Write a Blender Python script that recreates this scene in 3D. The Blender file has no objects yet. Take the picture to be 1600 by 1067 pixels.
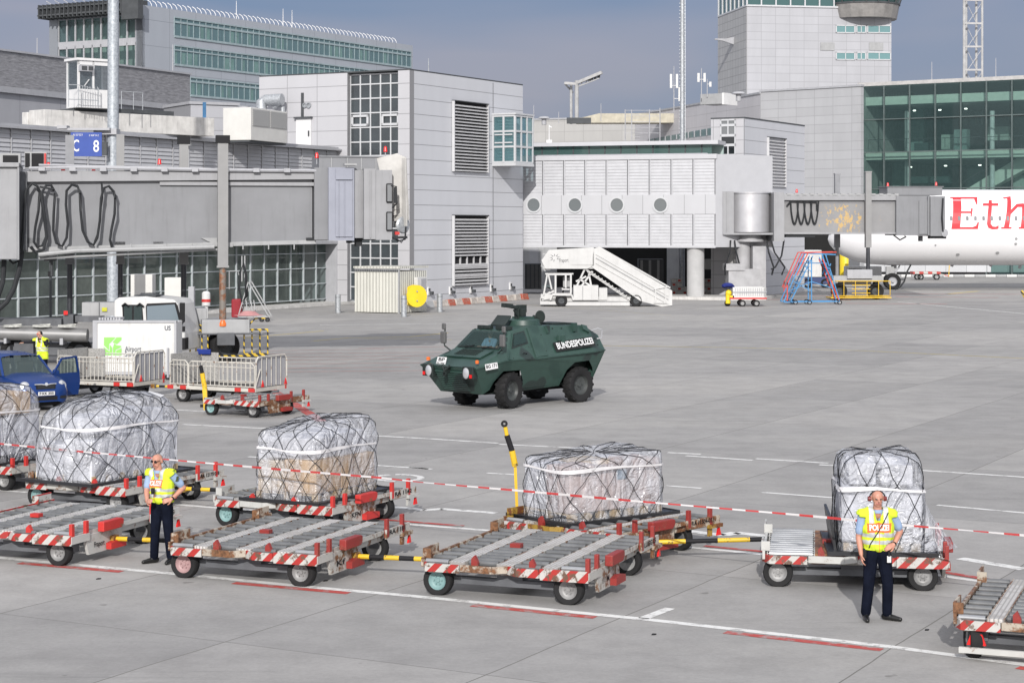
import bpy, bmesh, math, random
from mathutils import Vector, Matrix
from mathutils.bvhtree import BVHTree
from math import sin, cos, pi, radians, sqrt, atan2
R = random.Random(7)
S = bpy.context.scene
COL = S.collection
# ---------------- camera
FPX, HOR, CAMH = 3000.0, 356.0, 5.4
cd = bpy.data.cameras.new('camera'); cam = bpy.data.objects.new('camera', cd); COL.objects.link(cam)
cd.sensor_width = 36; cd.lens = 36 * FPX / 1600; cd.clip_end = 6000; cd.clip_start = .5
cam.location = (0, 0, CAMH); cam.rotation_euler = (pi / 2, 0, 0); cd.shift_y = -(533.5 - HOR) / 1600
S.camera = cam
# ---------------- sky and sun
SUNV = Vector((.14, 2.0, -1.0)).normalized()          # the way the light travels
EL = math.asin(-SUNV.z); AZ = atan2(-SUNV.x, -SUNV.y)  # sun azimuth measured from +Y towards +X
W_ = bpy.data.worlds.new('World'); S.world = W_; W_.use_nodes = True
nt = W_.node_tree; nt.nodes.clear()
def wn(t, **k):
    n = nt.nodes.new(t)
    for a, b in k.items(): setattr(n, a, b)
    return n
sky = wn('ShaderNodeTexSky', sky_type='NISHITA', sun_disc=False, sun_elevation=EL, sun_rotation=AZ, air_density=1.0, dust_density=1.6, ozone_density=1.6)
tc = wn('ShaderNodeTexCoord'); mp = wn('ShaderNodeMapping'); mp.inputs['Scale'].default_value = (2.2, 2.2, 9)
no = wn('ShaderNodeTexNoise'); no.inputs['Scale'].default_value = 1.7; no.inputs['Detail'].default_value = 3; no.inputs['Distortion'].default_value = .35
rp = wn('ShaderNodeValToRGB'); rp.color_ramp.elements[0].position = .36; rp.color_ramp.elements[1].position = .66
rp.color_ramp.elements[0].color = (.60, .90, 1.62, 1); rp.color_ramp.elements[1].color = (1.32, 1.28, 1.72, 1)
sp = wn('ShaderNodeSeparateXYZ'); nt.links.new(tc.outputs['Generated'], sp.inputs[0])
# dark cloud opposite the sun; brighter thin cloud overhead and on the sun's side
zc_ = wn('ShaderNodeMath', operation='MULTIPLY_ADD'); zc_.inputs[1].default_value = -.6; zc_.inputs[2].default_value = .6 * .5; nt.links.new(sp.outputs[1], zc_.inputs[0])
zd_ = wn('ShaderNodeMath', operation='MULTIPLY_ADD'); zd_.inputs[1].default_value = 1.0; nt.links.new(sp.outputs[2], zd_.inputs[0]); nt.links.new(zc_.outputs[0], zd_.inputs[2])
g1 = wn('ShaderNodeMapRange', interpolation_type='SMOOTHSTEP'); g1.inputs[1].default_value = .05; g1.inputs[2].default_value = 1.0; nt.links.new(zd_.outputs[0], g1.inputs[0])
gm1 = wn('ShaderNodeMixRGB'); gm1.inputs[2].default_value = (4.7, 4.7, 4.95, 1); nt.links.new(g1.outputs[0], gm1.inputs[0])
mx = wn('ShaderNodeMixRGB'); mx.inputs[0].default_value = .9
bg = wn('ShaderNodeBackground'); bg.inputs[1].default_value = .15; wo = wn('ShaderNodeOutputWorld')
nt.links.new(tc.outputs['Generated'], mp.inputs[0]); nt.links.new(mp.outputs[0], no.inputs['Vector']); nt.links.new(no.outputs[0], rp.inputs[0])
nt.links.new(sky.outputs[0], mx.inputs[1]); nt.links.new(rp.outputs[0], gm1.inputs[1]); nt.links.new(gm1.outputs[0], mx.inputs[2]); nt.links.new(mx.outputs[0], bg.inputs[0]); nt.links.new(bg.outputs[0], wo.inputs[0])
sl = bpy.data.lights.new('sun', 'SUN'); so = bpy.data.objects.new('sun', sl); COL.objects.link(so)
sl.energy = 2.9; sl.angle = radians(.6); sl.color = (1, .965, .925)
so.rotation_euler = SUNV.to_track_quat('-Z', 'Y').to_euler(); so.location = (-20, -60, 50)
S.view_settings.view_transform = 'Standard'; S.view_settings.look = 'None'; S.view_settings.exposure = .45; S.view_settings.gamma = 1
S.cycles.max_bounces = 6; S.cycles.transparent_max_bounces = 12; S.cycles.diffuse_bounces = 3; S.cycles.glossy_bounces = 3; S.cycles.caustics_reflective = False; S.cycles.caustics_refractive = False

# ---------------- finding where things stand: a sight line from the photographer's spot
def ray(px, py):
    return Vector(((px - 800) / FPX, 1.0, (HOR - py) / FPX))
def G(px, py, z=0.0):
    d = ray(px, py); t = (z - CAMH) / d.z
    return Vector((d.x * t, d.y * t, z))
def W(px, py, Y):
    d = ray(px, py); t = Y / d.y
    return Vector((d.x * t, Y, CAMH + d.z * t))
def ZH(py, Y): return W(800, py, Y).z

# ---------------- materials
def nodes(name):
    m = bpy.data.materials.new(name); m.use_nodes = True; t = m.node_tree; t.nodes.clear()
    o = t.nodes.new('ShaderNodeOutputMaterial'); b = t.nodes.new('ShaderNodeBsdfPrincipled'); t.links.new(b.outputs[0], o.inputs[0])
    return m, t, b, o
def N(t, ty, **k):
    n = t.nodes.new(ty)
    for a, v in k.items():
        if a.startswith('i_'): n.inputs[int(a[2:])].default_value = v
        else: setattr(n, a, v)
    return n
def c4(c): return (c[0], c[1], c[2], 1)
def coord(t, sc=None, rot=None):
    c = N(t, 'ShaderNodeTexCoord'); o = c.outputs['Object']
    if sc or rot:
        m = N(t, 'ShaderNodeMapping')
        if sc: m.inputs['Scale'].default_value = sc
        if rot: m.inputs['Rotation'].default_value = rot
        t.links.new(o, m.inputs[0]); o = m.outputs[0]
    return o
def noise(t, vec, scale, detail=4, rough=.6):
    n = N(t, 'ShaderNodeTexNoise'); n.inputs['Scale'].default_value = scale; n.inputs['Detail'].default_value = detail; n.inputs['Roughness'].default_value = rough
    t.links.new(vec, n.inputs['Vector']); return n.outputs[0]
def ramp(t, fac, stops):
    r = N(t, 'ShaderNodeValToRGB'); e = r.color_ramp.elements
    while len(e) < len(stops): e.new(.5)
    for i, (p, c) in enumerate(stops): e[i].position = p; e[i].color = c4(c)
    t.links.new(fac, r.inputs[0]); return r.outputs[0]
def mixc(t, fac, a, b, mode='MIX'):
    m = N(t, 'ShaderNodeMixRGB', blend_type=mode)
    for i, v in ((0, fac), (1, a), (2, b)):
        if isinstance(v, (int, float)): m.inputs[i].default_value = v
        elif isinstance(v, tuple): m.inputs[i].default_value = c4(v)
        else: t.links.new(v, m.inputs[i])
    return m.outputs[0]
def math_(t, op, a, b=None):
    m = N(t, 'ShaderNodeMath', operation=op)
    for i, v in ((0, a), (1, b)):
        if v is None: continue
        if isinstance(v, (int, float)): m.inputs[i].default_value = v
        else: t.links.new(v, m.inputs[i])
    return m.outputs[0]
def bump(t, b, h, st=.3, d=.02):
    n = N(t, 'ShaderNodeBump'); n.inputs['Strength'].default_value = st; n.inputs['Distance'].default_value = d
    t.links.new(h, n.inputs['Height']); t.links.new(n.outputs[0], b.inputs['Normal'])
MATS = {}
def mat(name, col=(.5, .5, .5), rough=.55, metal=0, var=.12, sc=1.5, bmp=0, bsc=40, streak=0, spec=None):
    """plain painted / rubber / metal surface with uneven tone"""
    if name in MATS: return MATS[name]
    m, t, b, o = nodes(name)
    v = coord(t); n1 = noise(t, v, sc, 5)
    lo = tuple(x * (1 - var * 1.6) for x in col); hi = tuple(min(1, x * (1 + var)) for x in col)
    c = ramp(t, n1, [(.3, lo), (.7, hi)])
    if streak:
        n2 = noise(t, coord(t, (3, 3, .25)), 2.2, 5)
        c = mixc(t, ramp(t, n2, [(.52, (0, 0, 0)), (.78, (streak,) * 3)]), c, tuple(x * .45 for x in col))
    t.links.new(c, b.inputs['Base Color'])
    b.inputs['Metallic'].default_value = metal
    r = N(t, 'ShaderNodeMapRange'); r.inputs[3].default_value = max(.05, rough - .1); r.inputs[4].default_value = min(1, rough + .12); t.links.new(n1, r.inputs[0]); t.links.new(r.outputs[0], b.inputs['Roughness'])
    if spec is None and rough >= .6: spec = .2
    if spec is not None: b.inputs['Specular IOR Level'].default_value = spec
    if bmp: bump(t, b, noise(t, v, bsc, 3), bmp, .01)
    MATS[name] = m; return m
def worn(name, col, under=(.16, .075, .035), amt=.42, sc=5, rough=.5):
    """paint chipped through to rust"""
    if name in MATS: return MATS[name]
    m, t, b, o = nodes(name); v = coord(t)
    n1 = noise(t, v, sc, 8, .7); n2 = noise(t, v, sc * 6, 3)
    base = ramp(t, noise(t, v, 2, 4), [(.3, tuple(x * .78 for x in col)), (.7, col)])
    rust = ramp(t, n2, [(.3, tuple(x * .5 for x in under)), (.7, tuple(x * 1.5 for x in under))])
    k = ramp(t, n1, [(amt - .04, (1, 1, 1)), (amt + .03, (0, 0, 0))])
    t.links.new(mixc(t, k, base, rust), b.inputs['Base Color']); b.inputs['Roughness'].default_value = rough
    bump(t, b, n2, .2, .004); MATS[name] = m; return m
def stripes(name, c1, c2, ax=(1, 0, 1), per=.32, amt=.36, soft=.02):
    if name in MATS: return MATS[name]
    m, t, b, o = nodes(name); v = coord(t)
    sx = N(t, 'ShaderNodeSeparateXYZ'); t.links.new(v, sx.inputs[0])
    s = math_(t, 'MULTIPLY', sx.outputs[0], ax[0])
    for i in (1, 2): s = math_(t, 'ADD', s, math_(t, 'MULTIPLY', sx.outputs[i], ax[i]))
    k = math_(t, 'GREATER_THAN', math_(t, 'FRACT', math_(t, 'ADD', math_(t, 'DIVIDE', s, per), 100)), .5)
    n1 = noise(t, v, 6, 8, .7)
    c = mixc(t, k, c1, c2); c = mixc(t, ramp(t, n1, [(amt - .05, (1, 1, 1)), (amt + .02, (0, 0, 0))]), c, (.13, .075, .05))
    c = mixc(t, .25, c, ramp(t, noise(t, v, 3, 4), [(.3, (.5, .5, .5)), (.7, (1, 1, 1))]), 'MULTIPLY')
    t.links.new(c, b.inputs['Base Color']); b.inputs['Roughness'].default_value = .5; MATS[name] = m; return m
def panels(name, col, pw, ph, jw=.05, jc=.45, ox=0, oz=0, rough=.55, metal=0, axis=0, var=.05, brick=False, tone=.05):
    """cladding panels with dark joints, laid out along the wall's own x (or y) and z"""
    if name in MATS: return MATS[name]
    m, t, b, o = nodes(name); v = coord(t)
    sx = N(t, 'ShaderNodeSeparateXYZ'); t.links.new(v, sx.inputs[0])
    u = math_(t, 'ADD', math_(t, 'DIVIDE', sx.outputs[axis], pw), 500 + ox); w = math_(t, 'ADD', math_(t, 'DIVIDE', sx.outputs[2], ph), 500 + oz)
    if brick: u = math_(t, 'ADD', u, math_(t, 'MULTIPLY', math_(t, 'FLOOR', w), .5))
    ju = math_(t, 'LESS_THAN', math_(t, 'FRACT', u), jw / pw); jv = math_(t, 'LESS_THAN', math_(t, 'FRACT', w), jw / ph)
    j = math_(t, 'MAXIMUM', ju, jv)
    cx = N(t, 'ShaderNodeCombineXYZ'); t.links.new(math_(t, 'FLOOR', u), cx.inputs[0]); t.links.new(math_(t, 'FLOOR', w), cx.inputs[1])
    wn_ = N(t, 'ShaderNodeTexWhiteNoise'); t.links.new(cx.outputs[0], wn_.inputs['Vector'])
    c = ramp(t, wn_.outputs['Value'], [(0, tuple(x * (1 - tone) for x in col)), (1, tuple(x * (1 + tone * .5) for x in col))])
    c = mixc(t, 1, c, ramp(t, noise(t, coord(t, (.5, .5, .12)), 1.2, 5), [(.3, (1 - var * 2,) * 3), (.7, (1, 1, 1))]), 'MULTIPLY')
    c = mixc(t, j, c, tuple(x * jc for x in col))
    t.links.new(c, b.inputs['Base Color']); b.inputs['Roughness'].default_value = rough; b.inputs['Metallic'].default_value = metal
    MATS[name] = m; return m
def glass(name, tint=(.35, .45, .45), tr=.35, rough=.03, dark=(.03, .045, .05)):
    """window pane: reflects the sky, lets some of the room through"""
    if name in MATS: return MATS[name]
    m, t, b, o = nodes(name)
    b.inputs['Base Color'].default_value = c4(dark); b.inputs['Roughness'].default_value = rough; b.inputs['Specular IOR Level'].default_value = .9
    tr_ = N(t, 'ShaderNodeBsdfTransparent'); tr_.inputs[0].default_value = c4(tint)
    ms = N(t, 'ShaderNodeMixShader'); ms.inputs[0].default_value = tr
    t.links.new(b.outputs[0], ms.inputs[1]); t.links.new(tr_.outputs[0], ms.inputs[2]); t.links.new(ms.outputs[0], o.inputs[0])
    v = coord(t, (.4, .4, .2)); bump(t, b, noise(t, v, 1.0, 2), .06, .05)
    MATS[name] = m; return m

# ---------------- mesh building
class MB:
    def __init__(s): s.v = []; s.f = []; s.m = []
    def add(s, vs, fs, m=0):
        n = len(s.v); s.v += [Vector(a) for a in vs]
        for f in fs: s.f.append([n + i for i in f]); s.m.append(m)
        return s
    def box(s, c, d, m=0, yaw=0, rot=None, taper=None):
        hx, hy, hz = d[0] / 2, d[1] / 2, d[2] / 2
        tx, ty = taper or (1, 1)
        vs = [(-hx, -hy, -hz), (hx, -hy, -hz), (hx, hy, -hz), (-hx, hy, -hz), (-hx * tx, -hy * ty, hz), (hx * tx, -hy * ty, hz), (hx * tx, hy * ty, hz), (-hx * tx, hy * ty, hz)]
        M = rot if rot is not None else Matrix.Rotation(yaw, 3, 'Z')
        c = Vector(c)
        return s.add([M @ Vector(a) + c for a in vs], [(0, 3, 2, 1), (4, 5, 6, 7), (0, 1, 5, 4), (1, 2, 6, 5), (2, 3, 7, 6), (3, 0, 4, 7)], m)
    def b2(s, x0, x1, y0, y1, z0, z1, m=0):
        return s.box(((x0 + x1) / 2, (y0 + y1) / 2, (z0 + z1) / 2), (abs(x1 - x0), abs(y1 - y0), abs(z1 - z0)), m)
    def quad(s, a, b, c, d, m=0): return s.add([a, b, c, d], [(0, 1, 2, 3)], m)
    def frame(s, d):
        d = Vector(d).normalized(); u = d.cross(Vector((0, 0, 1)))
        if u.length < .01: u = Vector((1, 0, 0))
        u.normalize(); return d, u, d.cross(u)
    def cyl(s, a, b, r, r2=None, n=12, m=0, cap=True):
        a = Vector(a); b = Vector(b); r2 = r if r2 is None else r2
        d, u, w = s.frame(b - a); vs = []
        for i in range(n):
            t = 2 * pi * i / n; o = u * cos(t) + w * sin(t); vs += [a + o * r, b + o * r2]
        fs = [(2 * i, 2 * i + 1, (2 * i + 3) % (2 * n), (2 * i + 2) % (2 * n)) for i in range(n)]
        if cap: fs += [tuple(2 * i for i in range(n)), tuple(2 * i + 1 for i in range(n))[::-1]]
        return s.add(vs, fs, m)
    def bar(s, a, b, w, h, m=0):
        a = Vector(a); b = Vector(b); d, u, v = s.frame(b - a)
        vs = [p + u * x * w / 2 + v * y * h / 2 for p in (a, b) for x, y in ((-1, -1), (1, -1), (1, 1), (-1, 1))]
        return s.add(vs, [(0, 3, 2, 1), (4, 5, 6, 7), (0, 1, 5, 4), (1, 2, 6, 5), (2, 3, 7, 6), (3, 0, 4, 7)], m)
    def tube(s, pts, r, n=6, m=0):
        pts = [Vector(p) for p in pts]; vs = []; k = len(pts)
        for i, p in enumerate(pts):
            d = (pts[min(i + 1, k - 1)] - pts[max(i - 1, 0)]); d, u, w = s.frame(d)
            if i and u.dot(pu) < 0 and abs(u.dot(pu)) > .3: u, w = -u, -w
            pu = u; rr = r[i] if isinstance(r, (list, tuple)) else r
            vs += [p + (u * cos(2 * pi * j / n) + w * sin(2 * pi * j / n)) * rr for j in range(n)]
        fs = [(i * n + j, i * n + (j + 1) % n, (i + 1) * n + (j + 1) % n, (i + 1) * n + j) for i in range(k - 1) for j in range(n)]
        fs += [tuple(range(n))[::-1], tuple((k - 1) * n + j for j in range(n))]
        return s.add(vs, fs, m)
    def prism(s, poly, o, u, v, d, m=0, mc=None):
        """polygon (in u,v) at o pushed along d"""
        o, u, v, d = Vector(o), Vector(u), Vector(v), Vector(d); n = len(poly)
        a = [o + u * p[0] + v * p[1] for p in poly]; vs = a + [q + d for q in a]
        s.add(vs, [tuple(range(n))[::-1], tuple(range(n, 2 * n))], m if mc is None else mc)
        n0 = len(s.v) - 2 * n
        for i in range(n):
            s.f.append([n0 + i, n0 + (i + 1) % n, n0 + n + (i + 1) % n, n0 + n + i]); s.m.append(m)
        return s
    def lathe(s, prof, o, ax, n=24, m=0, ms=None):
        """prof: list of (radius, distance along ax)"""
        o = Vector(o); d, u, w = s.frame(ax); n0 = len(s.v)
        for r, h in prof:
            for j in range(n): s.v.append(o + d * h + (u * cos(2 * pi * j / n) + w * sin(2 * pi * j / n)) * r)
        for i in range(len(prof) - 1):
            for j in range(n):
                s.f.append([n0 + i * n + j, n0 + i * n + (j + 1) % n, n0 + (i + 1) * n + (j + 1) % n, n0 + (i + 1) * n + j]); s.m.append(ms[i] if ms else m)
        return s
    def ball(s, c, r, m=0, n=10, k=7):
        c = Vector(c); r = (r, r, r) if isinstance(r, (int, float)) else r; vs = []
        for i in range(k + 1):
            for j in range(n):
                a, b = pi * i / k, 2 * pi * j / n
                vs.append(c + Vector((sin(a) * cos(b) * r[0], sin(a) * sin(b) * r[1], cos(a) * r[2])))
        return s.add(vs, [(i * n + j, (i + 1) * n + j, (i + 1) * n + (j + 1) % n, i * n + (j + 1) % n) for i in range(k) for j in range(n)], m)
    def wall(s, a, b, z0, z1, m=0, th=0):
        a = Vector((a[0], a[1], 0)); b = Vector((b[0], b[1], 0)); zz = Vector((0, 0, 1))
        return s.quad(a + zz * z0, b + zz * z0, b + zz * z1, a + zz * z1, m)
    def build(s, name, mats, parent=None, smooth=False, bevel=0, autos=None, loc=None):
        if not isinstance(mats, (list, tuple)): mats = [mats]
        me = bpy.data.meshes.new(name); me.from_pydata([tuple(v) for v in s.v], [], s.f)
        for q in mats: me.materials.append(q)
        me.polygons.foreach_set('material_index', s.m)
        bm = bmesh.new(); bm.from_mesh(me); bmesh.ops.remove_doubles(bm, verts=bm.verts, dist=1e-5); bmesh.ops.recalc_face_normals(bm, faces=bm.faces); bm.to_mesh(me); bm.free()
        if smooth: me.polygons.foreach_set('use_smooth', [True] * len(me.polygons))
        me.update(); o = bpy.data.objects.new(name, me); COL.objects.link(o)
        if parent: o.parent = parent
        if loc: o.location = loc
        if smooth:
            try:
                bm = bmesh.new(); bm.from_mesh(me)
                for e in bm.edges:
                    if len(e.link_faces) == 2 and e.calc_face_angle(0) > radians(autos or 40): e.smooth = False
                bm.to_mesh(me); bm.free()
            except Exception: pass
        if bevel:
            md = o.modifiers.new('bevel', 'BEVEL'); md.width = bevel; md.segments = 2; md.limit_method = 'ANGLE'; md.angle_limit = radians(35)
        return o
def tag(o, label=None, cat=None, group=None, kind=None):
    if label: o['label'] = label
    if cat: o['category'] = cat
    if group: o['group'] = group
    if kind: o['kind'] = kind
    return o
def thing(name, label, cat, loc=(0, 0, 0), yaw=0, group=None):
    o = bpy.data.objects.new(name, None); COL.objects.link(o); o.empty_display_size = .3
    o.location = loc; o.rotation_euler = (0, 0, yaw); return tag(o, label, cat, group)
def copy_tree(o, parent=None):
    c = o.copy(); COL.objects.link(c)
    if parent: c.parent = parent
    for ch in [x for x in bpy.data.objects if x.parent == o]: copy_tree(ch, c)
    return c
_ch = {}
def dup(root, loc, yaw, label=None, group=None):
    kids = {}
    for x in bpy.data.objects:
        if x.parent: kids.setdefault(x.parent, []).append(x)
    def rec(o, p):
        c = o.copy(); COL.objects.link(c)
        if p: c.parent = p
        for k in kids.get(o, []): rec(k, c)
        return c
    r = rec(root, None); r.location = loc; r.rotation_euler = (0, 0, yaw)
    if label: r['label'] = label
    if group: r['group'] = group
    return r
def text_mb(txt, size, M, m=0, width=None, bold=0, ext=.0, mb=None):
    """writing as thin raised letters; M maps (x,y,0) text space to the place"""
    cu = bpy.data.curves.new('t', 'FONT'); cu.body = txt; cu.size = size; cu.align_x = 'CENTER'; cu.align_y = 'CENTER'; cu.offset = bold; cu.extrude = ext; cu.resolution_u = 3
    o = bpy.data.objects.new('t', cu); COL.objects.link(o); bpy.context.view_layer.update()
    me = bpy.data.meshes.new_from_object(o.evaluated_get(bpy.context.evaluated_depsgraph_get()))
    xs = [v.co.x for v in me.vertices] or [0, 1]; sx = 1
    if width: sx = width / max(1e-6, max(xs) - min(xs))
    mb = mb or MB(); mb.add([M @ Vector((v.co.x * sx, v.co.y, v.co.z)) for v in me.vertices], [tuple(p.vertices) for p in me.polygons], m)
    bpy.data.objects.remove(o); bpy.data.meshes.remove(me); bpy.data.curves.remove(cu)
    return mb
def plane_M(o, u, v):
    o, u, v = Vector(o), Vector(u).normalized(), Vector(v).normalized(); w = u.cross(v)
    return Matrix(((u.x, v.x, w.x, o.x), (u.y, v.y, w.y, o.y), (u.z, v.z, w.z, o.z), (0, 0, 0, 1)))
def wheel_parts(parent, c, ax, r, w, tyre, rim, hubr=.55, lug=0, n=28, rimname='rim', rimlug=None):
    """tyre with a rim inside, as a wheel part with its own pieces"""
    ax = Vector(ax).normalized(); h = w / 2
    b = MB(); p = [(r * hubr, -h * .75), (r * .72, -h), (r * .93, -h), (r, -h * .7), (r, h * .7), (r * .93, h), (r * .72, h), (r * hubr, h * .75), (r * hubr, -h * .75)]
    b.lathe(p, c, ax, n)
    if lug:
        d, u, v = b.frame(ax)
        for i in range(lug):
            for sgn in (-1, 1):
                a = 2 * pi * (i + (.5 if sgn > 0 else 0)) / lug; o = u * cos(a) + v * sin(a); tg = v * cos(a) - u * sin(a)
                rot = Matrix((o, (tg + ax * .35 * sgn).normalized(), o.cross((tg + ax * .35 * sgn).normalized()))).transposed()
                b.box(Vector(c) + o * (r - .005) + ax * sgn * h * .5, (.035, .085, h * .98), 0, rot=rot)
    t = b.build('wheel', tyre, parent, smooth=True)
    b = MB(); b.lathe([(0.001, h * .45), (r * .12, h * .45), (r * .14, h * .25), (r * .38, h * .12), (r * .5, h * .3), (r * (hubr + .01), h * .8)], c, ax, n)
    b.lathe([(0.001, -h * .3), (r * (hubr + .01), -h * .8)], c, ax, n)
    d, u, v = b.frame(ax)
    for i in range(6):
        a = 2 * pi * i / 6; q = Vector(c) + (u * cos(a) + v * sin(a)) * r * .27 + ax * h * .16; b.cyl(q, q + ax * .03, r * .035, n=6, m=0)
    rr = b.build(rimname, rim, t, smooth=True)
    return t
# ---------------- shared materials
WHITEP = mat('white_paint', (.60, .60, .59), .45, var=.06, streak=.35)
WHITEC = mat('clean_white', (.66, .66, .66), .35, var=.04)
GREYP = mat('grey_paint', (.33, .335, .34), .5, var=.07, streak=.3)
LGREY = mat('light_grey_metal', (.36, .365, .385), .45, var=.06, streak=.25)
DGREY = mat('dark_grey', (.07, .075, .08), .6)
BLACK = mat('black', (.015, .015, .017), .6)
RUB = mat('rubber', (.022, .022, .023), .8, bmp=.2, bsc=60)
GALV = mat('galvanised_steel', (.42, .44, .46), .45, .5, var=.2, sc=8)
STEEL = mat('steel', (.5, .51, .52), .35, .7, var=.15)
REDP = worn('red_paint', (.55, .035, .03), amt=.38)
REDL = mat('red_lens', (.7, .02, .02), .2)
YEL = worn('yellow_paint', (.75, .48, .02), (.05, .04, .03), amt=.40)
ALUC = mat('slatted_cladding', (.45, .455, .475), .5, .1, var=.05, streak=.12)
CONC = mat('concrete', (.56, .55, .53), .85, var=.12, sc=2, streak=.5, bmp=.2)
GLD = glass('dark_window', tr=.45, tint=(.5, .6, .6), dark=(.085, .095, .105))
GLG = glass('green_window', tint=(.60, .74, .71), tr=.7, dark=(.09, .15, .155))
GLT = glass('office_window', tint=(.75, .88, .86), tr=.65, dark=(.08, .13, .14))
INT = mat('dim_interior', (.16, .19, .19), .8, var=.3, sc=.5)

def hit(px, py, o, u):
    d = ray(px, py); u = Vector((u[0], u[1], 0)).normalized(); n = Vector((-u.y, u.x, 0)); o = Vector((o[0], o[1], 0)); c = Vector((0, 0, CAMH))
    t = (o - c).dot(n) / d.dot(n); p = c + d * t
    return (p - o).dot(u), p.z
# ---------------- ground
gm, t, b, o = nodes('apron_concrete')
v = coord(t)
rot = N(t, 'ShaderNodeMapping'); rot.inputs['Rotation'].default_value = (0, 0, radians(28.4)); t.links.new(v, rot.inputs[0])
sx = N(t, 'ShaderNodeSeparateXYZ'); t.links.new(rot.outputs[0], sx.inputs[0])
wob = math_(t, 'MULTIPLY', math_(t, 'SUBTRACT', noise(t, v, .35, 3), .5), .10)
pu = math_(t, 'ADD', math_(t, 'DIVIDE', math_(t, 'ADD', math_(t, 'ADD', sx.outputs[0], 7.45), wob), 3.89), 400)
pv = math_(t, 'ADD', math_(t, 'DIVIDE', math_(t, 'ADD', sx.outputs[1], wob), 7.5), 400.3)
ju = math_(t, 'LESS_THAN', math_(t, 'FRACT', pu), .0055); jv = math_(t, 'LESS_THAN', math_(t, 'FRACT', pv), .003)
cx = N(t, 'ShaderNodeCombineXYZ'); t.links.new(math_(t, 'FLOOR', pu), cx.inputs[0]); t.links.new(math_(t, 'FLOOR', pv), cx.inputs[1])
wh = N(t, 'ShaderNodeTexWhiteNoise'); t.links.new(cx.outputs[0], wh.inputs['Vector'])
c = ramp(t, wh.outputs['Value'], [(0, (.300, .294, .287)), (.5, (.335, .328, .318)), (1, (.368, .358, .346))])
big = noise(t, coord(t, (.05, .12, 1)), 1.0, 6, .65)
c = mixc(t, 1, c, ramp(t, big, [(.3, (.80, .80, .81)), (.5, (.97, .97, .97)), (.72, (1.08, 1.07, 1.05))]), 'MULTIPLY')
med = noise(t, v, .9, 7, .7)
c = mixc(t, 1, c, ramp(t, med, [(.32, (.84, .84, .84)), (.6, (1.03, 1.03, 1.03))]), 'MULTIPLY')
fine = noise(t, v, 14, 6, .8)
c = mixc(t, 1, c, ramp(t, fine, [(.3, (.88, .88, .88)), (.7, (1.08, 1.08, 1.08))]), 'MULTIPLY')
spot = noise(t, v, 2.3, 2, .5)
c = mixc(t, ramp(t, spot, [(.735, (0, 0, 0)), (.77, (.55, .55, .55))]), c, (.12, .115, .11))
skid = noise(t, coord(t, (.07, 1.6, 1), (0, 0, radians(-20))), 1.0, 5, .7)
c = mixc(t, ramp(t, skid, [(.60, (0, 0, 0)), (.74, (.42, .42, .42))]), c, (.15, .15, .15))
c = mixc(t, mixc(t, .0, ju, ju), c, (.155, .15, .14)); c = mixc(t, math_(t, 'MULTIPLY', jv, .7), c, (.14, .137, .13))
t.links.new(c, b.inputs['Base Color']); b.inputs['Roughness'].default_value = .85; b.inputs['Specular IOR Level'].default_value = .25
bump(t, b, fine, .15, .01)
g = MB(); g.quad((-1500, -60, 0), (1500, -60, 0), (1500, 3000, 0), (-1500, 3000, 0))
tag(g.build('ground', gm), kind='structure')
def paintm(name, col):
    m, t, b, o = nodes(name); v = coord(t)
    n1 = noise(t, v, 3.5, 9, .75)
    t.links.new(mixc(t, ramp(t, n1, [(.36, (1, 1, 1)), (.5, (.08, .08, .08))]), col, (.30, .29, .28)), b.inputs['Base Color']); b.inputs['Roughness'].default_value = .7
    return m
LW = paintm('white_line_paint', (.72, .72, .70)); LR = paintm('red_line_paint', (.42, .04, .03)); LY = paintm('yellow_line_paint', (.55, .42, .06)); LP = paintm('faded_red_paint', (.40, .20, .18))
def line(pts, w, m, z=.004, name='road_marking', mb=None):
    P = [G(*p) for p in pts]; b = mb or MB()
    for a, c in zip(P, P[1:]):
        d = (c - a).normalized(); n = Vector((-d.y, d.x, 0)) * w / 2; q = Vector((0, 0, z))
        b.quad(a - n + q, c - n + q, c + n + q, a + n + q)
    if mb is None: tag(b.build(name, m), kind='structure')
line([(-60, 866), (0, 871.5), (270, 896), (496, 918), (640, 930.5), (1015, 968), (1390, 1010), (1600, 1038), (1700, 1052)], .17, LW)
b = MB()
for a, c in (((30, 879.5), (190, 893)), ((365, 910.5), (545, 926.5)), ((738, 945.5), (930, 964.5)), ((1133, 987.5), (1378, 1015)), ((1590, 1042.5), (1700, 1058))): line([a, c], .17, LR, mb=b)
tag(b.build('red_road_marking', LR), kind='structure')
b = MB()
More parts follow.
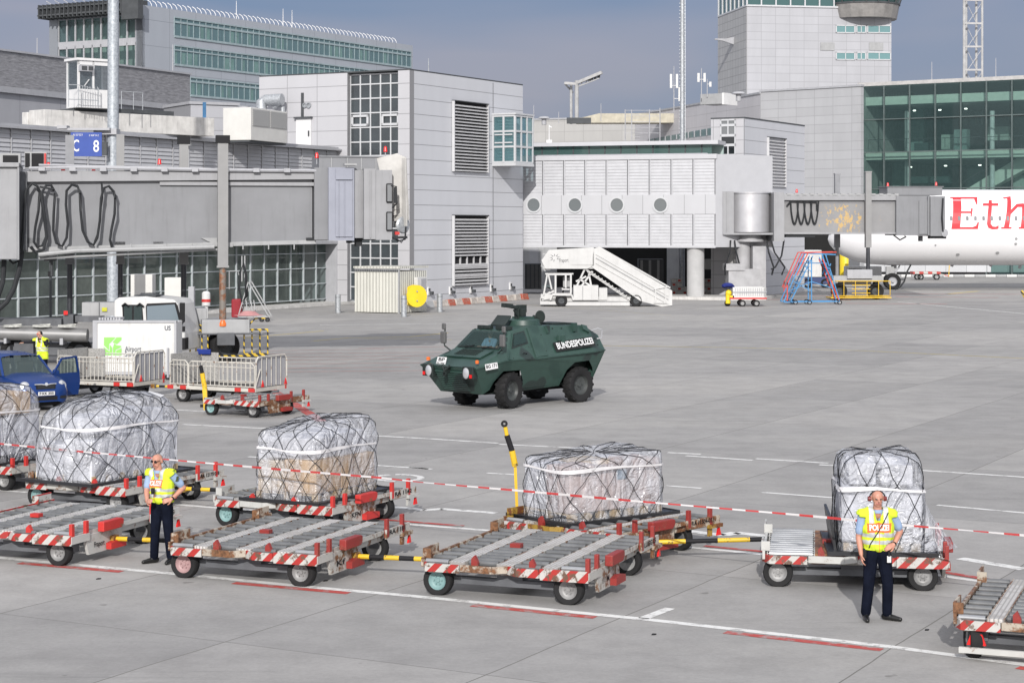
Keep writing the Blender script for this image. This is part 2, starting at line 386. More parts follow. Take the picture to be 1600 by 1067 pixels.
for pts, w in (([(-60, 762), (0, 766), (42, 769)], .16), ([(270, 788), (336, 793), (480, 803)], .16), ([(588, 815), (793, 831)], .16), ([(1060, 853), (1120, 859), (1215, 868)], .16), ([(1440, 895), (1600, 918)], .16),
    ([(560, 789), (640, 794), (662, 797), (690, 795), (775, 801.5)], .22), ([(1076, 829.6), (1130, 836), (1150, 832), (1199, 837.5)], .25), ([(1500, 872), (1553, 881), (1600, 889)], .25),
    ([(388, 713.5), (406, 714.5)], .14), ([(588, 727), (670, 732.4)], .14), ([(761, 739), (805, 741.5)], .14), ([(1040, 758.7), (1096, 762.7)], .14), ([(1190, 769), (1310, 778)], .14), ([(1464, 789), (1610, 802)], .14), ([(20, 690), (79, 693)], .14), ([(640, 730), (675, 733)], .12),
    ([(-30, 640), (33, 647), (93, 652)], .14), ([(276, 640.4), (321, 643)], .14), ([(285, 663), (428, 670)], .16), ([(500, 675), (585, 680.7), (670, 685.4), (780, 692.5)], .16), ([(780, 694), (904, 700), (960, 703)], .16), ([(1043, 707), (1095, 709.6)], .16), ([(1072, 712), (1176, 719)], .16), ([(1181, 716.5), (1294, 723.5)], .16), ([(1280, 726), (1427, 734), (1520, 740), (1640, 748)], .16),
    ([(1402, 471.6), (1500, 481), (1620, 492)], .2), ([(1005, 966), (1047, 950)], .16), ([(560, 468), (1600, 470)], .03), ([(500, 508), (760, 505)], .2), ([(0, 611), (-30, 609)], .1)): line(pts, w, LW, mb=b)
n = 26
for i in range(n):
    a0, a1 = 2 * pi * i / n, 2 * pi * (i + 1) / n
    if i in (5, 6, 18): continue
    line([(622 + 36 * cos(a0), 746.5 + 5.2 * sin(a0)), (622 + 36 * cos(a1), 746.5 + 5.2 * sin(a1))], .16, LW, mb=b)
tag(b.build('white_road_marking', LW), kind='structure')
b = MB()
for pts, w in (([(588, 811), (724, 822)], .14), ([(1100, 853), (1205, 863)], .14), ([(1474, 894), (1585, 912)], .16), ([(-30, 761), (18, 764)], .14), ([(423, 608), (503, 658.5)], .32)): line(pts, w, LR, z=.008, mb=b)
tag(b.build('red_road_marking', LR), kind='structure')
b = MB()
for y, x0, x1 in ((547, 420, 600), (552, 400, 690), (557, 430, 700), (562, 410, 640), (568, 420, 700), (575, 400, 640), (580, 440, 690), (543, 560, 700)): line([(x0, y + 1), (x1, y - 1.5)], .16, LP, mb=b)
for y, x0, x1 in ((459, 1385, 1600), (464, 1400, 1560), (462, 1250, 1420), (468, 1180, 1330), (474, 1320, 1480)): line([(x0, y), (x1, y + 1)], .7, LP, mb=b)
tag(b.build('faded_red_marking', LP), kind='structure')
b = MB()
for pts, w in (([(384, 527.6), (450, 522), (506, 517)], .16), ([(487, 533), (545, 528), (640, 526.5), (700, 520)], .16), ([(560, 529), (706, 531)], .1), ([(930, 540), (1150, 543), (1350, 548), (1620, 561)], .14), ([(1480, 459.5), (1529, 455)], .4), ([(740, 470), (1050, 493)], .04)): line(pts, w, LY, mb=b)
tag(b.build('yellow_road_marking', LY), kind='structure')

# ---------------- building with the louvres (nearest block)
K = W(640, 110, 133.9); YA = radians(-28.6); eA = Vector((cos(YA), sin(YA), 0)); dA = Vector((-sin(YA), cos(YA), 0))
ZT = K.z
def hx(px, py=300): return hit(px, py, K, eA)      # along the left face (negative to the left)
def hy(px, py=300): return hit(px, py, K, dA)      # along the right face
A = thing('terminal_block', 'pale grey panelled terminal block with louvre grilles, a grid window and a glazed bay', 'building', (K.x, K.y, 0), YA)
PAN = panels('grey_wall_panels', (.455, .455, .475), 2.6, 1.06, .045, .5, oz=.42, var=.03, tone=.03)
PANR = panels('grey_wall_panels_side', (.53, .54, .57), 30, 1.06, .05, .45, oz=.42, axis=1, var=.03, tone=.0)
xl = hx(405, 200)[0]; gx0, gx1 = hx(543)[0], hx(622)[0]; yr = hy(817)[0]
b = MB(); b.b2(xl, gx0, 0, 12, 0, ZT, 0); b.b2(gx1, 0, 0, .6, 0, ZT, 0); b.b2(gx0, gx1, .5, .7, 0, ZT, 2); b.b2(gx0, 0, 11.9, 12, 0, ZT - .1, 0)
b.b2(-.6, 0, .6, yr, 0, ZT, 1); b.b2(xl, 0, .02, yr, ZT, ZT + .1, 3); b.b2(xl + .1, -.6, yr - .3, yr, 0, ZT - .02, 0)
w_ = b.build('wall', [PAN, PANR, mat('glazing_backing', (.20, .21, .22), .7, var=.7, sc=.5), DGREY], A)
# roof coping
# grid window
def grid_window(parent, x0, x1, z0, z1, xs, zs, y, fm, gm_, fw=.12, name='window', pane='pane', dy=.1, thick=None):
    b = MB()
    for x in xs: b.b2(x - fw / 2, x + fw / 2, y - dy, y, z0, z1)
    for z in zs: b.b2(x0, x1, y - dy + .003, y - .003, z - fw / 2, z + fw / 2)
    f = b.build(name, fm, parent); q = MB(); q.quad((x0, y - .03, z0), (x1, y - .03, z0), (x1, y - .03, z1), (x0, y - .03, z1)); q.build(pane, gm_, f)
    return f
cols = [gx0 + (gx1 - gx0) * i / 5 for i in range(6)]
zr = [ZH(y, K.y) for y in (113, 128.5, 151, 174, 197, 220, 242, 265, 288, 311, 334, 357, 381, 404, 427, 450, 474)]
WF = mat('window_frame_white', (.50, .51, .525), .4, var=.03)
gw = grid_window(A, gx0, gx1, .3, ZT - .15, cols, zr, .45, WF, GLD, .09)
b = MB()
for i in (0, 3):
    x0, x1 = cols[i] + .12, cols[i + 2] - .12
    if i == 0: x1 = cols[2] - .12
    z0, z1 = zr[4] + .1, zr[3] - .12
    for a in ((x0, x1, z0, z0 + .16), (x0, x1, z1 - .16, z1), (x0, x0 + .16, z0, z1), (x1 - .16, x1, z0, z1)): b.b2(a[0], a[1], .28, .35, a[2], a[3])
b.build('opening_frame', WF, gw)
LOUV = mat('louvre_blade', (.62, .62, .63), .45, .3, var=.04); SH = mat('louvre_dark', (.02, .02, .022), .9)
def louvre(parent, px0, px1, py0, py1, hf, axis='y', step=.235, name='louvre_grille', slot=None):
    s0, zt = hf(px0, py0); s1, _ = hf(px1, py0); zb = hf(px0, py1)[1]
    b = MB()
    if axis == 'y': b.b2(.01, .03, s0, s1, zb, zt, 1)
    z = zb + step * .5
    while z < zt - step * .3:
        skip = slot and slot[0] < (z - zb) / (zt - zb) < slot[1]
        if not skip: b.add([(.05, s0, z + step * .28), (.22, s0, z - step * .25), (.22, s1, z - step * .25), (.05, s1, z + step * .28), (.05, s0, z + step * .2), (.22, s0, z - step * .33), (.22, s1, z - step * .33), (.05, s1, z + step * .2)], [(0, 1, 2, 3), (7, 6, 5, 4), (1, 5, 6, 2), (0, 4, 5, 1), (3, 2, 6, 7)], 0)
        z += step
    b.b2(.03, .24, s0 - .08, s0, zb, zt, 0); b.b2(.03, .24, s1, s1 + .08, zb, zt, 0); b.b2(.03, .26, s0 - .08, s1 + .08, zt, zt + .06, 2)
    return b.build(name, [LOUV, SH, DGREY], parent)
louvre(A, 706.5, 759, 158, 268, hy); l2 = louvre(A, 706.5, 759, 337, 447, hy, slot=(.30, .42))
s0, z0 = hy(706.5, 413); s1 = hy(759)[0]; z1 = hy(706.5, 402)[1]
b = MB()
for i in range(6): s = s0 + (s1 - s0) * i / 5; b.b2(.04, .15, s - .05, s + .05, z0, z1, 0)
b.b2(.04, .2, s0, s1, z0 - .28, z0, 0); b.b2(.04, .2, s0, s1, z0 - .95, z0 - .75, 0); b.build('slot_window', [LOUV], A)
# glazed bay
s0, zb = hy(770, 258); s1, zt = hy(800, 180); s0b = hy(772, 200)[0]
zt = hy(771, 182)[1]; zb = hy(771, 254)[1]
bx = 1.9; y0 = s0 - .0
y1 = y0 + 2.75
b = MB()
for z in (zb, (zb * 2 + zt) / 3, (zb + 2 * zt) / 3, zt):
    b.b2(0, bx, y0 - .06, y0 + .06, z - .07, z + .07); b.b2(bx - .06, bx + .06, y0, y1, z - .075, z + .075); b.b2(0, bx, y1 - .06, y1 + .06, z - .07, z + .07)
for q in (0.05, .95, bx): b.b2(q - .07, q + .07, y0 - .08, y0 + .05, zb, zt)
for i in range(4): q = y0 + (y1 - y0) * i / 3; b.b2(bx - .08, bx + .08, q - .06, q + .06, zb, zt)
b.b2(0, bx + .1, y0 - .1, y1 + .1, zb - .28, zb - .08); b.b2(0, bx + .12, y0 - .12, y1 + .12, zt + .08, zt + .2)
for z in ((zb * 2 + zt) / 3 + .3, (zb + 2 * zt) / 3 - .25): b.b2(.2, bx * .9, y0 - .09, y0 - .03, z - .05, z + .05)
bay = b.build('bay_window', WF, A)
b = MB(); b.quad((0, y0, zb), (bx, y0, zb), (bx, y0, zt), (0, y0, zt)); b.quad((bx, y0, zb), (bx, y1, zb), (bx, y1, zt), (bx, y0, zt)); b.build('pane', glass('bay_glass', tint=(.55, .75, .78), tr=.45, dark=(.10, .20, .22)), bay)
b = MB(); z = zb + .2
while z < zt: b.b2(.35, bx * .93, y0 + .15, y0 + .3, z, z + .1); z += .24
b.build('blind', LOUV, bay)
# little wall lamps low on the side wall, door, ducts
for px, py in ((669, 455), (703, 454), (735, 452), (767, 450), (797, 447)):
    s, z = hy(px, py); b = MB(); b.b2(.0, .09, s - .14, s + .14, z - .28, z + .28, 0); b.b2(.09, .3, s + .02, s + .3, z - .22, z - .02, 1); b.b2(.1, .14, s - .1, s + .08, z + .03, z + .2, 1); b.build('wall_socket', [WHITEC, DGREY], A)
x0, z1 = hx(464, 186); x1, z0 = hx(487, 228)
b = MB(); b.b2(x0, x1, -.12, -.01, z0, z1, 0); b.b2(x0 - .1, x1 + .1, -.3, -.01, z1, z1 + .12, 1); d_ = b.build('door', [WHITEC, DGREY], A)
b = MB(); b.b2(x1 - .2, x1 - .12, -.2, -.12, (z0 + z1) / 2 - .3, (z0 + z1) / 2 + .1); b.build('handle', DGREY, d_)
b = MB()
for px, py, r in ((477, 165, .18), (483, 165, .2)): x, z = hx(px, py); b.lathe([(r, -.02), (r, -.12), (r * .7, -.12), (r * .7, -.03), (0, -.03)], (x, 0, z), (0, 1, 0), 14, 0)
x, z = hx(473, 165); b.b2(x - .1, x + .1, -.08, -.01, z - .9, z + .9, 1); b.build('wall_vent', [GALV, DGREY], A)
b = MB(); x, z = hx(452, 200); zb_ = ZH(222, 130)
b.tube([(x, -.8, zb_ - .6), (x, -.8, hx(452, 168)[1])], .16, 8)
b.tube([(hx(428)[0], -1.6, hx(428, 175)[1]), (hx(428)[0], -1.5, hx(428, 163)[1]), (hx(431)[0], -1.3, hx(431, 159)[1]), (hx(455)[0], -1.1, hx(455, 157)[1])], .42, 12)
b.tube([(hx(440)[0], -.9, hx(440, 168)[1]), (hx(450)[0], -1.0, hx(450, 160)[1])], .3, 10)
b.build('exhaust_duct', GALV, A, smooth=True)
b = MB(); s, z = hy(679, 112); b.cyl((-.5, s, ZT), (-.5, s, ZT + 1.1), .05, .02); b.build('lightning_rod', GALV, A)

# ---------------- link building with the round windows
P0 = Vector((W(816, 386, 149.0).x, 149.0, 0)); P1 = W(1118, 386, 144.0); P1.z = 0
u = (P1 - P0).normalized(); LB = thing('link_building', 'white slatted link building on round columns with four porthole windows', 'building', P0, atan2(u.y, u.x)); LL = (P1 - P0).length
def hl(px, py=300): return hit(px, py, P0, u)
zb, z1, z2, zt = hl(960, 386)[1], hl(960, 335)[1], hl(960, 305)[1], hl(960, 250)[1]; zc = hl(960, 243)[1]
PW = panels('white_sheet', (.47, .475, .495), 1.62, 30, .05, .6, var=.03, tone=.02, ox=.05)
b = MB(); b.b2(0, LL, .22, 13, zb, zc, 0); b.b2(0, LL, .0, .22, z1, z2, 0); b.b2(0, LL + .1, -.05, .3, zt, zc + .02, 1); b.b2(0, LL, -.02, .22, zb - .05, zb + .12, 1)
b.b2(-.3, 0, .0, 2, zb, zc, 1)
b.quad((LL, 0, zb), (LL + 3.4, 4.6, zb), (LL + 3.4, 4.6, zc), (LL, 0, zc), 1)
b.quad((LL, .0, zb - .02), (LL + 3.4, 4.6, zb - .02), (LL + 3.4, 7, zb - .02), (LL, 7, zb - .02), 1)
wl = b.build('wall', [PW, mat('link_white', (.46, .465, .485), .5, var=.03)], LB)
def slats(x0, x1, z0, z1, step, nx):
    b = MB(); n = round((z1 - z0) / step); h = (z1 - z0) / n
    for j in range(nx):
        a, c = x0 + (x1 - x0) * j / nx + .09, x0 + (x1 - x0) * (j + 1) / nx - .09
        for i in range(n):
            z = z0 + i * h; b.add([(a, .02, z), (c, .02, z), (c, .055, z + h * .98), (a, .055, z + h * .98), (a, .22, z), (c, .22, z)], [(0, 1, 2, 3), (4, 5, 1, 0)], 0)
        b.b2(a - .1, a, -.0, .22, z0, z1); b.b2(c, c + .02, 0, .22, z0, z1)
    return b
slats(0, LL, zb + .12, z1, .24, 9).build('slatted_cladding', ALUC, LB); slats(0, LL, z2, zt, .24, 9).build('slatted_cladding', ALUC, LB)
for px in (834, 898.5, 964, 1032):
    x, z = hl(px, 320.5); b = MB(); b.lathe([(.50, 0), (.62, 0), (.62, -.07), (.50, -.07), (.47, .1), (.50, 0)], (x, 0, z), (0, 1, 0), 28)
    f = b.build('porthole_window', WF, LB, smooth=True); q = MB(); q.lathe([(0, -.02), (.5, -.02)], (x, 0, z), (0, 1, 0), 28); q.build('pane', glass('porthole_glass', tr=.0, dark=(.13, .145, .15)), f)
PAT = mat('column_plaster', (.42, .42, .42), .7, var=.06)
for px, dy, w in ((1083, .8, 27), (1133, 4.2, 30)):
    x, z = hl(px, 430); r = w / 2 * 145 / FPX; b = MB(); b.cyl((x, dy, 0), (x, dy, zb), r, n=28); b.build('column', PAT, LB, smooth=True)
x, z = hl(1037, 460)
b = MB()
b.prism([(-5, -1.6), (3.5, -2.4), (5.2, -.8), (5, 3), (-5, 3)], (x + 2.5, 1.4, 0), (1, 0, 0), (0, 1, 0), (0, 0, .22)); tag(b.build('kerb_island', CONC, None, loc=P0), kind='structure').rotation_euler = (0, 0, atan2(u.y, u.x))
# glazed clerestory, set back on the roof
CL = thing('roof_gallery', 'low glazed green gallery with white roof edge on top of the slatted link building', 'building', P0, atan2(u.y, u.x))
yq = 3.0; o_ = P0 + Vector((-u.y, u.x, 0)) * yq
def hq(px, py): return hit(px, py, o_, u)
q0, q1 = hq(823, 235)[0], hq(1112, 235)[0]; za, zb2, zc2 = hq(960, 246)[1], hq(960, 228)[1], hq(960, 222)[1]
b = MB(); b.b2(q0 - .3, q1 + .5, yq + 1.8, yq + 2, za - .3, zc2 - .1, 0); b.b2(q0 - .4, q1 + .6, yq - .5, yq + 2.2, zb2, zc2, 1); b.b2(q0 - .3, q1 + .4, yq - .06, yq + .05, za - .4, za, 1)
b.build('wall', [mat('gallery_green', (.34, .42, .40), .6, var=.15, sc=.4), mat('link_white')], CL)
xs = [q0 + (q1 - q0) * i / 11.6 for i in range(12)]
b = MB()
for x in xs: b.b2(x - .05, x + .05, yq - .05, yq, za, zb2)
f = b.build('window', DGREY, CL); q = MB(); q.quad((q0 - .2, yq, za), (q1, yq, za), (q1, yq, zb2), (q0 - .2, yq, zb2)); q.build('pane', glass('gallery_glass', tint=(.6, .85, .8), tr=.55, dark=(.10, .18, .17)), f)
b = MB(); b.tube([(q0, yq - 1.4, za + .15), (q1, yq - 1.4, za + .15)], .04); 
for i in range(10): x = q0 + (q1 - q0) * i / 9; b.cyl((x, yq - 1.4, za - .5), (x, yq - 1.4, za + .15), .03, n=6)
b.build('railing', LGREY, CL)
# ---------------- second louvred block
Kb = W(1162, 185, 151.0); Bk = thing('stair_block', 'pale grey stair block with small stacked windows and one louvre, right of the link building', 'building', (Kb.x, Kb.y, 0), YA)
def bx_(px, py=250): return hit(px, py, Kb, eA)
def by_(px, py=250): return hit(px, py, Kb, dA)
xl = bx_(1111)[0]; yr = by_(1256)[0]
b = MB(); b.b2(xl, 0, 0, yr, 0, Kb.z, 0); b.b2(0, .06, 0, yr, 0, Kb.z, 1); b.b2(xl - .03, .1, -.03, yr, Kb.z, Kb.z + .1, 2)
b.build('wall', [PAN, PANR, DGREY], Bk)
louvre(Bk, 1198, 1224.5, 215, 292, by_, step=.26)
x0, x1 = bx_(1126)[0], bx_(1150)[0]; zs = [bx_(1138, y)[1] for y in (187, 196, 212, 227, 243)]
for i in range(4):
    f = MB(); z1, z0 = zs[i], zs[i + 1]
    for a in ((x0, x1, z0, z0 + .1), (x0, x1, z1 - .1, z1), (x0, x0 + .1, z0, z1), (x1 - .1, x1, z0, z1)): f.b2(a[0], a[1], -.1, 0, a[2], a[3])
    if i != 2: f.b2((x0 + x1) / 2 - .05, (x0 + x1) / 2 + .05, -.09, 0, z0, z1)
    f = f.build('window', WF, Bk); q = MB(); q.quad((x0, -.03, z0), (x1, -.03, z0), (x1, -.03, z1), (x0, -.03, z1)); q.build('pane', glass('stair_glass' if i < 2 else 'stair_glass_dark', tr=.0, dark=(.16, .17, .175) if i < 2 else (.015, .018, .02)), f)
# ---------------- long low white buildings behind
C1 = W(992, 184, 265); C0 = W(823, 190, 272); C2 = W(1188, 147, 222); C3 = W(1345, 138, 213)
TILE = lambda n, c, pw, ph, **k: panels(n, c, pw, ph, .055, .68, **k)
def longwall(name, label, a, b_, ztop, m, depth=8, zlow=0, cat='building', skirt=True):
    a = Vector((a.x, a.y, 0)); b_ = Vector((b_.x, b_.y, 0)); u = b_ - a; L = u.length
    T = thing(name, label, cat, a, atan2(u.y, u.x)); q = MB(); q.b2(0, L, 0, depth, zlow, ztop); q.build('wall', m, T)
    q = MB(); q.b2(-.1, L + .1, -.12, depth, ztop, ztop + .22); q.build('roof_edge', LGREY, T); return T, L
T1, _ = longwall('hall_building', 'long low hall building clad in cream white panels behind the roof gallery', C0, C1, C1.z, TILE('cream_tiles', (.40, .395, .385), 2.9, 1.45))
T2, L2 = longwall('curved_wing', 'long grey panelled wing rising to the right towards the control tower block', C1, C2, C2.z, TILE('wing_tiles', (.50, .49, .51), 3.4, 1.5))  # grey tile tone of the long wing
def h2(px, py): return hit(px, py, C1, C2 - C1)
b = MB(); s0, s1 = h2(1015, 215)[0], h2(1115, 215)[0]; z0, z1 = h2(1060, 218)[1], h2(1060, 207)[1]; b.quad((s0, -.05, z0), (s1, -.05, z0), (s1, -.05, z1), (s0, -.05, z0 + .5)); b.build('ribbon_window', GLT, T2)
b = MB()
for i in range(12): s = s0 + (s1 - s0) * i / 11; b.b2(s - .08, s + .08, -.15, -.05, z0, z0 + .5 + (z1 - z0 - .5) * i / 11)
b.build('window_frame', LGREY, T2)
T3, _ = longwall('panelled_annex', 'large white tiled annex wall between the control tower and the glass terminal', C2, C3, C2.z + .2, TILE('annex_tiles', (.40, .405, .42), 2.45, 1.0), depth=.6)
# ---------------- control tower
TC = W(1167, 60, 240); tu = Vector((.985, .17, 0)).normalized(); tn = Vector((-tu.y, tu.x, 0))
TW = thing('control_tower', 'white tiled control tower with a round grey cab and glazed top floor', 'tower', (TC.x, TC.y, 0), atan2(tu.y, tu.x))
def ht(px, py): return hit(px, py, TC, tu)
w = ht(1393, 60)[0]; zt = ht(1250, 10)[1]
TT = TILE('tower_tiles', (.40, .405, .43), 1.86, 1.03); TS = panels('tower_tiles_side', (.42, .42, .42), 1.2, 1.03, .07, .55, axis=1)
b = MB(); b.b2(0, w, .05, 13, 0, zt, 0); b.b2(-.05, 0, .05, 13, 0, zt, 1)
b.build('wall', [TT, TS], TW)
b = MB(); b.b2(.1, w - .1, .2, 12.8, zt, zt + 4, 0); f = b.build('top_floor', glass('tower_glass', tr=0, dark=(.03, .09, .09)), TW)
b = MB()
for i in range(11): x = w * i / 10; b.b2(x - .08, x + .08, 0, .2, zt, zt + 4)
for i in range(8): y = 13 * i / 7; b.b2(-.05, .1, y - .08, y + .08, zt, zt + 4)
b.b2(-.1, w + .1, -.08, 13, zt - .15, zt + .05); b.b2(-.2, w + .2, -.1, 13, zt + 4, zt + 4.6); b.build('window_frame', WF, f)
for py0, py1 in ((40, 52), (82, 94)):
    for xa, xb in ((1306, 1336), (1338, 1353), (1355, 1392)):
        x0, z0 = ht(xa, py1); x1, z1 = ht(xb, py0); f = MB()
        for a in ((x0, x1, z0, z0 + .12), (x0, x1, z1 - .12, z1), (x0, x0 + .12, z0, z1), (x1 - .12, x1, z0, z1), ((x0 + x1) / 2 - .05, (x0 + x1) / 2 + .05, z0, z1)): f.b2(a[0], a[1], -.06, .05, a[2], a[3])
        f = f.build('window', WF, TW); q = MB(); q.quad((x0, .0, z0), (x1, .0, z0), (x1, .0, z1), (x0, .0, z1)); q.build('pane', glass('tower_pane', tr=0, dark=(.12, .24, .25)), f)
for xa, xb in ((1282, 1304), (1358, 1380)): x0, z0 = ht(xa, 79); x1, z1 = ht(xb, 67); b = MB(); b.b2(x0, x1, -.03, .05, z0, z1); b.build('vent_panel', GREYP, TW)
cx_, cz = ht(1356, 26); r0 = 57 * 236 / FPX; r1 = 64 * 236 / FPX
b = MB(); cy_ = r0 * .55; zb_ = ht(1356, 29)[1]; zm = ht(1356, 7)[1]
b.lathe([(0, zb_ + .1), (r0, zb_), (r1 - .2, zm)], (cx_, cy_, 0), (0, 0, 1), 20); b.build('cab_base', mat('cab_grey', (.27, .26, .25), .5, .3), TW, smooth=True, autos=10)
b = MB(); b.lathe([(r1 - .25, zm + .05), (r1 + .9, zm + 3.5)], (cx_, cy_, 0), (0, 0, 1), 20); f = b.build('cab_glazing', glass('cab_glass', tr=0, dark=(.02, .06, .06)), TW)
b = MB()
for i in range(20): a = 2 * pi * i / 20 + .1; b.bar((cx_ + (r1 - .2) * cos(a), cy_ + (r1 - .2) * sin(a), zm), (cx_ + (r1 + .95) * cos(a), cy_ + (r1 + .95) * sin(a), zm + 3.5), .12, .12)
b.lathe([(r1 - .3, zm - .05), (r1 - .1, zm - .05), (r1 - .1, zm + .15), (r1 - .3, zm + .15)], (cx_, cy_, 0), (0, 0, 1), 20); b.build('cab_frame', DGREY, f)
b = MB(); x, z = 0, ht(1167, 60)[1]; b.prism([(0, 0), (-1.6, .5), (-2.6, .6), (-2.5, .75), (-1.2, .75), (0, 1)], (0, 5.5, z - .3), (1, 0, 0), (0, 0, 1), (0, .4, 0)); b.build('spotlight_arm', LGREY, TW)
# ---------------- glass terminal
GL0 = W(1340, 130, 228); zt = GL0.z; q_ = W(1600, 118, 216.5); ug = Vector((q_.x - GL0.x, 216.5 - 228, 0)).normalized(); LG = 46
GT = thing('glass_terminal', 'green glazed terminal hall with grey frame, bright floor bands and an escalator inside', 'building', (GL0.x, GL0.y, 0), atan2(ug.y, ug.x))
def hg(px, py): return hit(px, py, GL0, ug)
x0 = hg(1348, 200)[0]; zw = hg(1400, 133)[1]
b = MB(); b.b2(0, x0, 0, 25, 0, zt, 0); b.b2(x0, LG, 0, 25, zw, zt, 0); b.b2(-.02, 0, .1, 20, 0, zt - .1, 0); b.b2(x0, LG, 24.5, 25, 0, zw, 1); b.b2(LG, LG + .5, 0, 25, 0, zt, 0)
b.build('frame', [mat('frame_grey', (.46, .45, .44), .5), mat('hall_back', (.26, .32, .32), .8, var=.4, sc=.3)], GT)
for k, (pa, pb, ya, yb, z_off) in enumerate(((152, 165, .5, .9, 0), (238, 250, .5, .9, 0))):
    z1, z0 = hg(1348, pa)[1], hg(1348, pb)[1]
    b = MB(); b.b2(x0, LG, .9, 1.1, z0, z1, 0); b.b2(x0, LG, 1.1, 24, z0 - .1, z0 + .15, 1); b.build('floor_slab', [mat('floor_band', (.75, .80, .72), .6, var=.05), mat('slab_grey', (.22, .25, .25), .7)], GT)
b = MB()
for i in range(24):
    x = hg(1382 + i * 40, 200)[0]
    if x > LG: break
    b.b2(x - .07, x + .07, -.22, .02, 0, zw)
b2_ = b
for py in (188, 239, 296): z = hg(1348, py)[1]; b.b2(x0, LG, -.16, .0, z - .06, z + .06)
b.b2(x0, x0 + .15, -.2, 0, 0, zw); f = b.build('window_frame', mat('mullion_dark', (.10, .13, .13), .5), GT)
q = MB(); q.quad((x0, 0, 0), (LG, 0, 0), (LG, 0, zw), (x0, 0, zw)); q.build('pane', GLG, f)
b = MB()
for px in (1404, 1538, 1670): x = hg(px, 200)[0]; b.cyl((x, 2.5, 0), (x, 2.5, hg(px, 172)[1]), .28, n=16)
b.build('column', mat('column_white', (.7, .72, .72), .5), GT, smooth=True)
b = MB(); a = hg(1490, 300); c = hg(1592, 238)
b.prism([(a[0], a[1] - 1.2), (a[0], a[1] + .2), (c[0], c[1] + .2), (c[0] + .8, c[1] - 1.2)], (0, 3.2, 0), (1, 0, 0), (0, 0, 1), (0, 1.8, 0)); b.build('escalator', mat('floor_band'), GT)
b = MB(); b.tube([(a[0], 3.1, a[1] + 1.2), (c[0], 3.1, c[1] + 1.2), (c[0] + 4, 3.1, c[1] + 1.3)], .06); z = hg(1400, 217)[1]; b.tube([(x0, 1.6, z), (LG, 1.6, z)], .04)
for i in range(20): x = x0 + i * 1.6; b.cyl((x, 1.6, z - 1.1), (x, 1.6, z), .03, n=5)
b.build('handrail', DGREY, GT)
lm, t, bb, o = nodes('ceiling_spot'); bb.inputs['Emission Color'].default_value = (1, .98, .9, 1); bb.inputs['Emission Strength'].default_value = 4
for px, py in ((1413, 172), (1453, 171), (1494, 169), (1407, 261), (1462, 259), (1516, 258)):
    x, z = hg(px, py); q = MB(); q.cyl((x, 3, z), (x, 3, z + .12), .17, n=10); q.build('ceiling_lamp', lm, GT)
b = MB()
for px, py, w_, h_, d_ in ((1455, 222, 2.4, 2.2, 6), (1475, 220, 1.6, 3, 5), (1525, 205, 2.6, 1.6, 7), (1420, 228, 2, 1, 4), (1388, 205, 2.2, 6, 8), (1495, 282, 3, 3, 7), (1430, 280, 5, .8, 4), (1372, 275, 1.6, 4, 6), (1575, 290, 2.5, 2.6, 5)):
    x, z = hg(px, py); b.b2(x - w_ / 2, x + w_ / 2, d_, d_ + 1, z - h_ / 2, z + h_ / 2, R.randint(0, 2))
b.build('partition', [mat('part_a', (.22, .30, .29), .7), mat('part_b', (.42, .48, .44), .7), mat('part_c', (.06, .09, .09), .7)], GT)
# ---------------- office block far left
OC = W(222, 8, 230); od = Vector((.50, .866, 0)); oe = Vector((.866, -.50, 0)); YO = atan2(oe.y, oe.x)
OB = thing('office_building', 'long blue grey office building with ribbon windows, farthest on the left', 'building', (OC.x, OC.y, 0), YO)
def ox(px, py): return hit(px, py, OC, oe)
def oy(px, py): return hit(px, py, OC, od)
zt = OC.z; L = oy(645, 80)[0]; xl = ox(77, 40)[0]
b = MB(); gx0, gx1 = ox(91, 40)[0], ox(212, 40)[0]
b.b2(-.8, 0, 0, L, 0, zt, 0); b.b2(gx1, 0, 0, .5, 0, zt - 1.2, 0); b.b2(xl, gx0, 0, 10, 0, zt - 1.2, 0); b.b2(gx0, gx1, 2.5, 2.7, 0, zt - 1.0, 1); b.b2(xl, -.8, 0, 14, zt - 1.2, zt - .9, 0); b.b2(xl, -1, 14, 14.2, 0, zt - 1.2, 0)
OW = panels('office_panels', (.33, .355, .395), 5, 3.1, .06, .6, axis=1, oz=.2, tone=.02, var=.03)
b.build('wall', [OW, mat('office_inside', (.34, .38, .34), .8, var=.4, sc=.25)], OB)
n = 9
for pa, pb in ((21, 63), (70, 130)):
    z1, z0 = ox(150, pa)[1], ox(150, pb)[1]; b = MB()
    for i in range(n + 1): x = gx0 + (gx1 - gx0) * i / n; b.b2(x - .1, x + .1, 0, .15, z0, z1)
    b.b2(gx0, gx1, .0, .3, z0 - .9, z0, 0); f = b.build('window', LGREY, OB); q = MB(); q.quad((gx0, .2, z0), (gx1, .2, z0), (gx1, .2, z1), (gx0, .2, z1)); q.build('pane', GLT, f)
b = MB(); zz = ox(150, 17)[1]; k = 22
for i in range(k): x = xl + (0.4 - xl) * i / k; b.b2(x, x + .12, -2.0, 1.2, zz - .8, zz + .9)
b.b2(xl - .2, .9, -1.9, -1.7, zz - .5, zz - .3); b.b2(xl - .2, .9, -1.9, -1.7, zz + .4, zz + .6); b.b2(-1.4, 1.2, -2.1, -1.2, zz - 1.6, zz + 1.2); b.build('sun_shade', DGREY, OB)
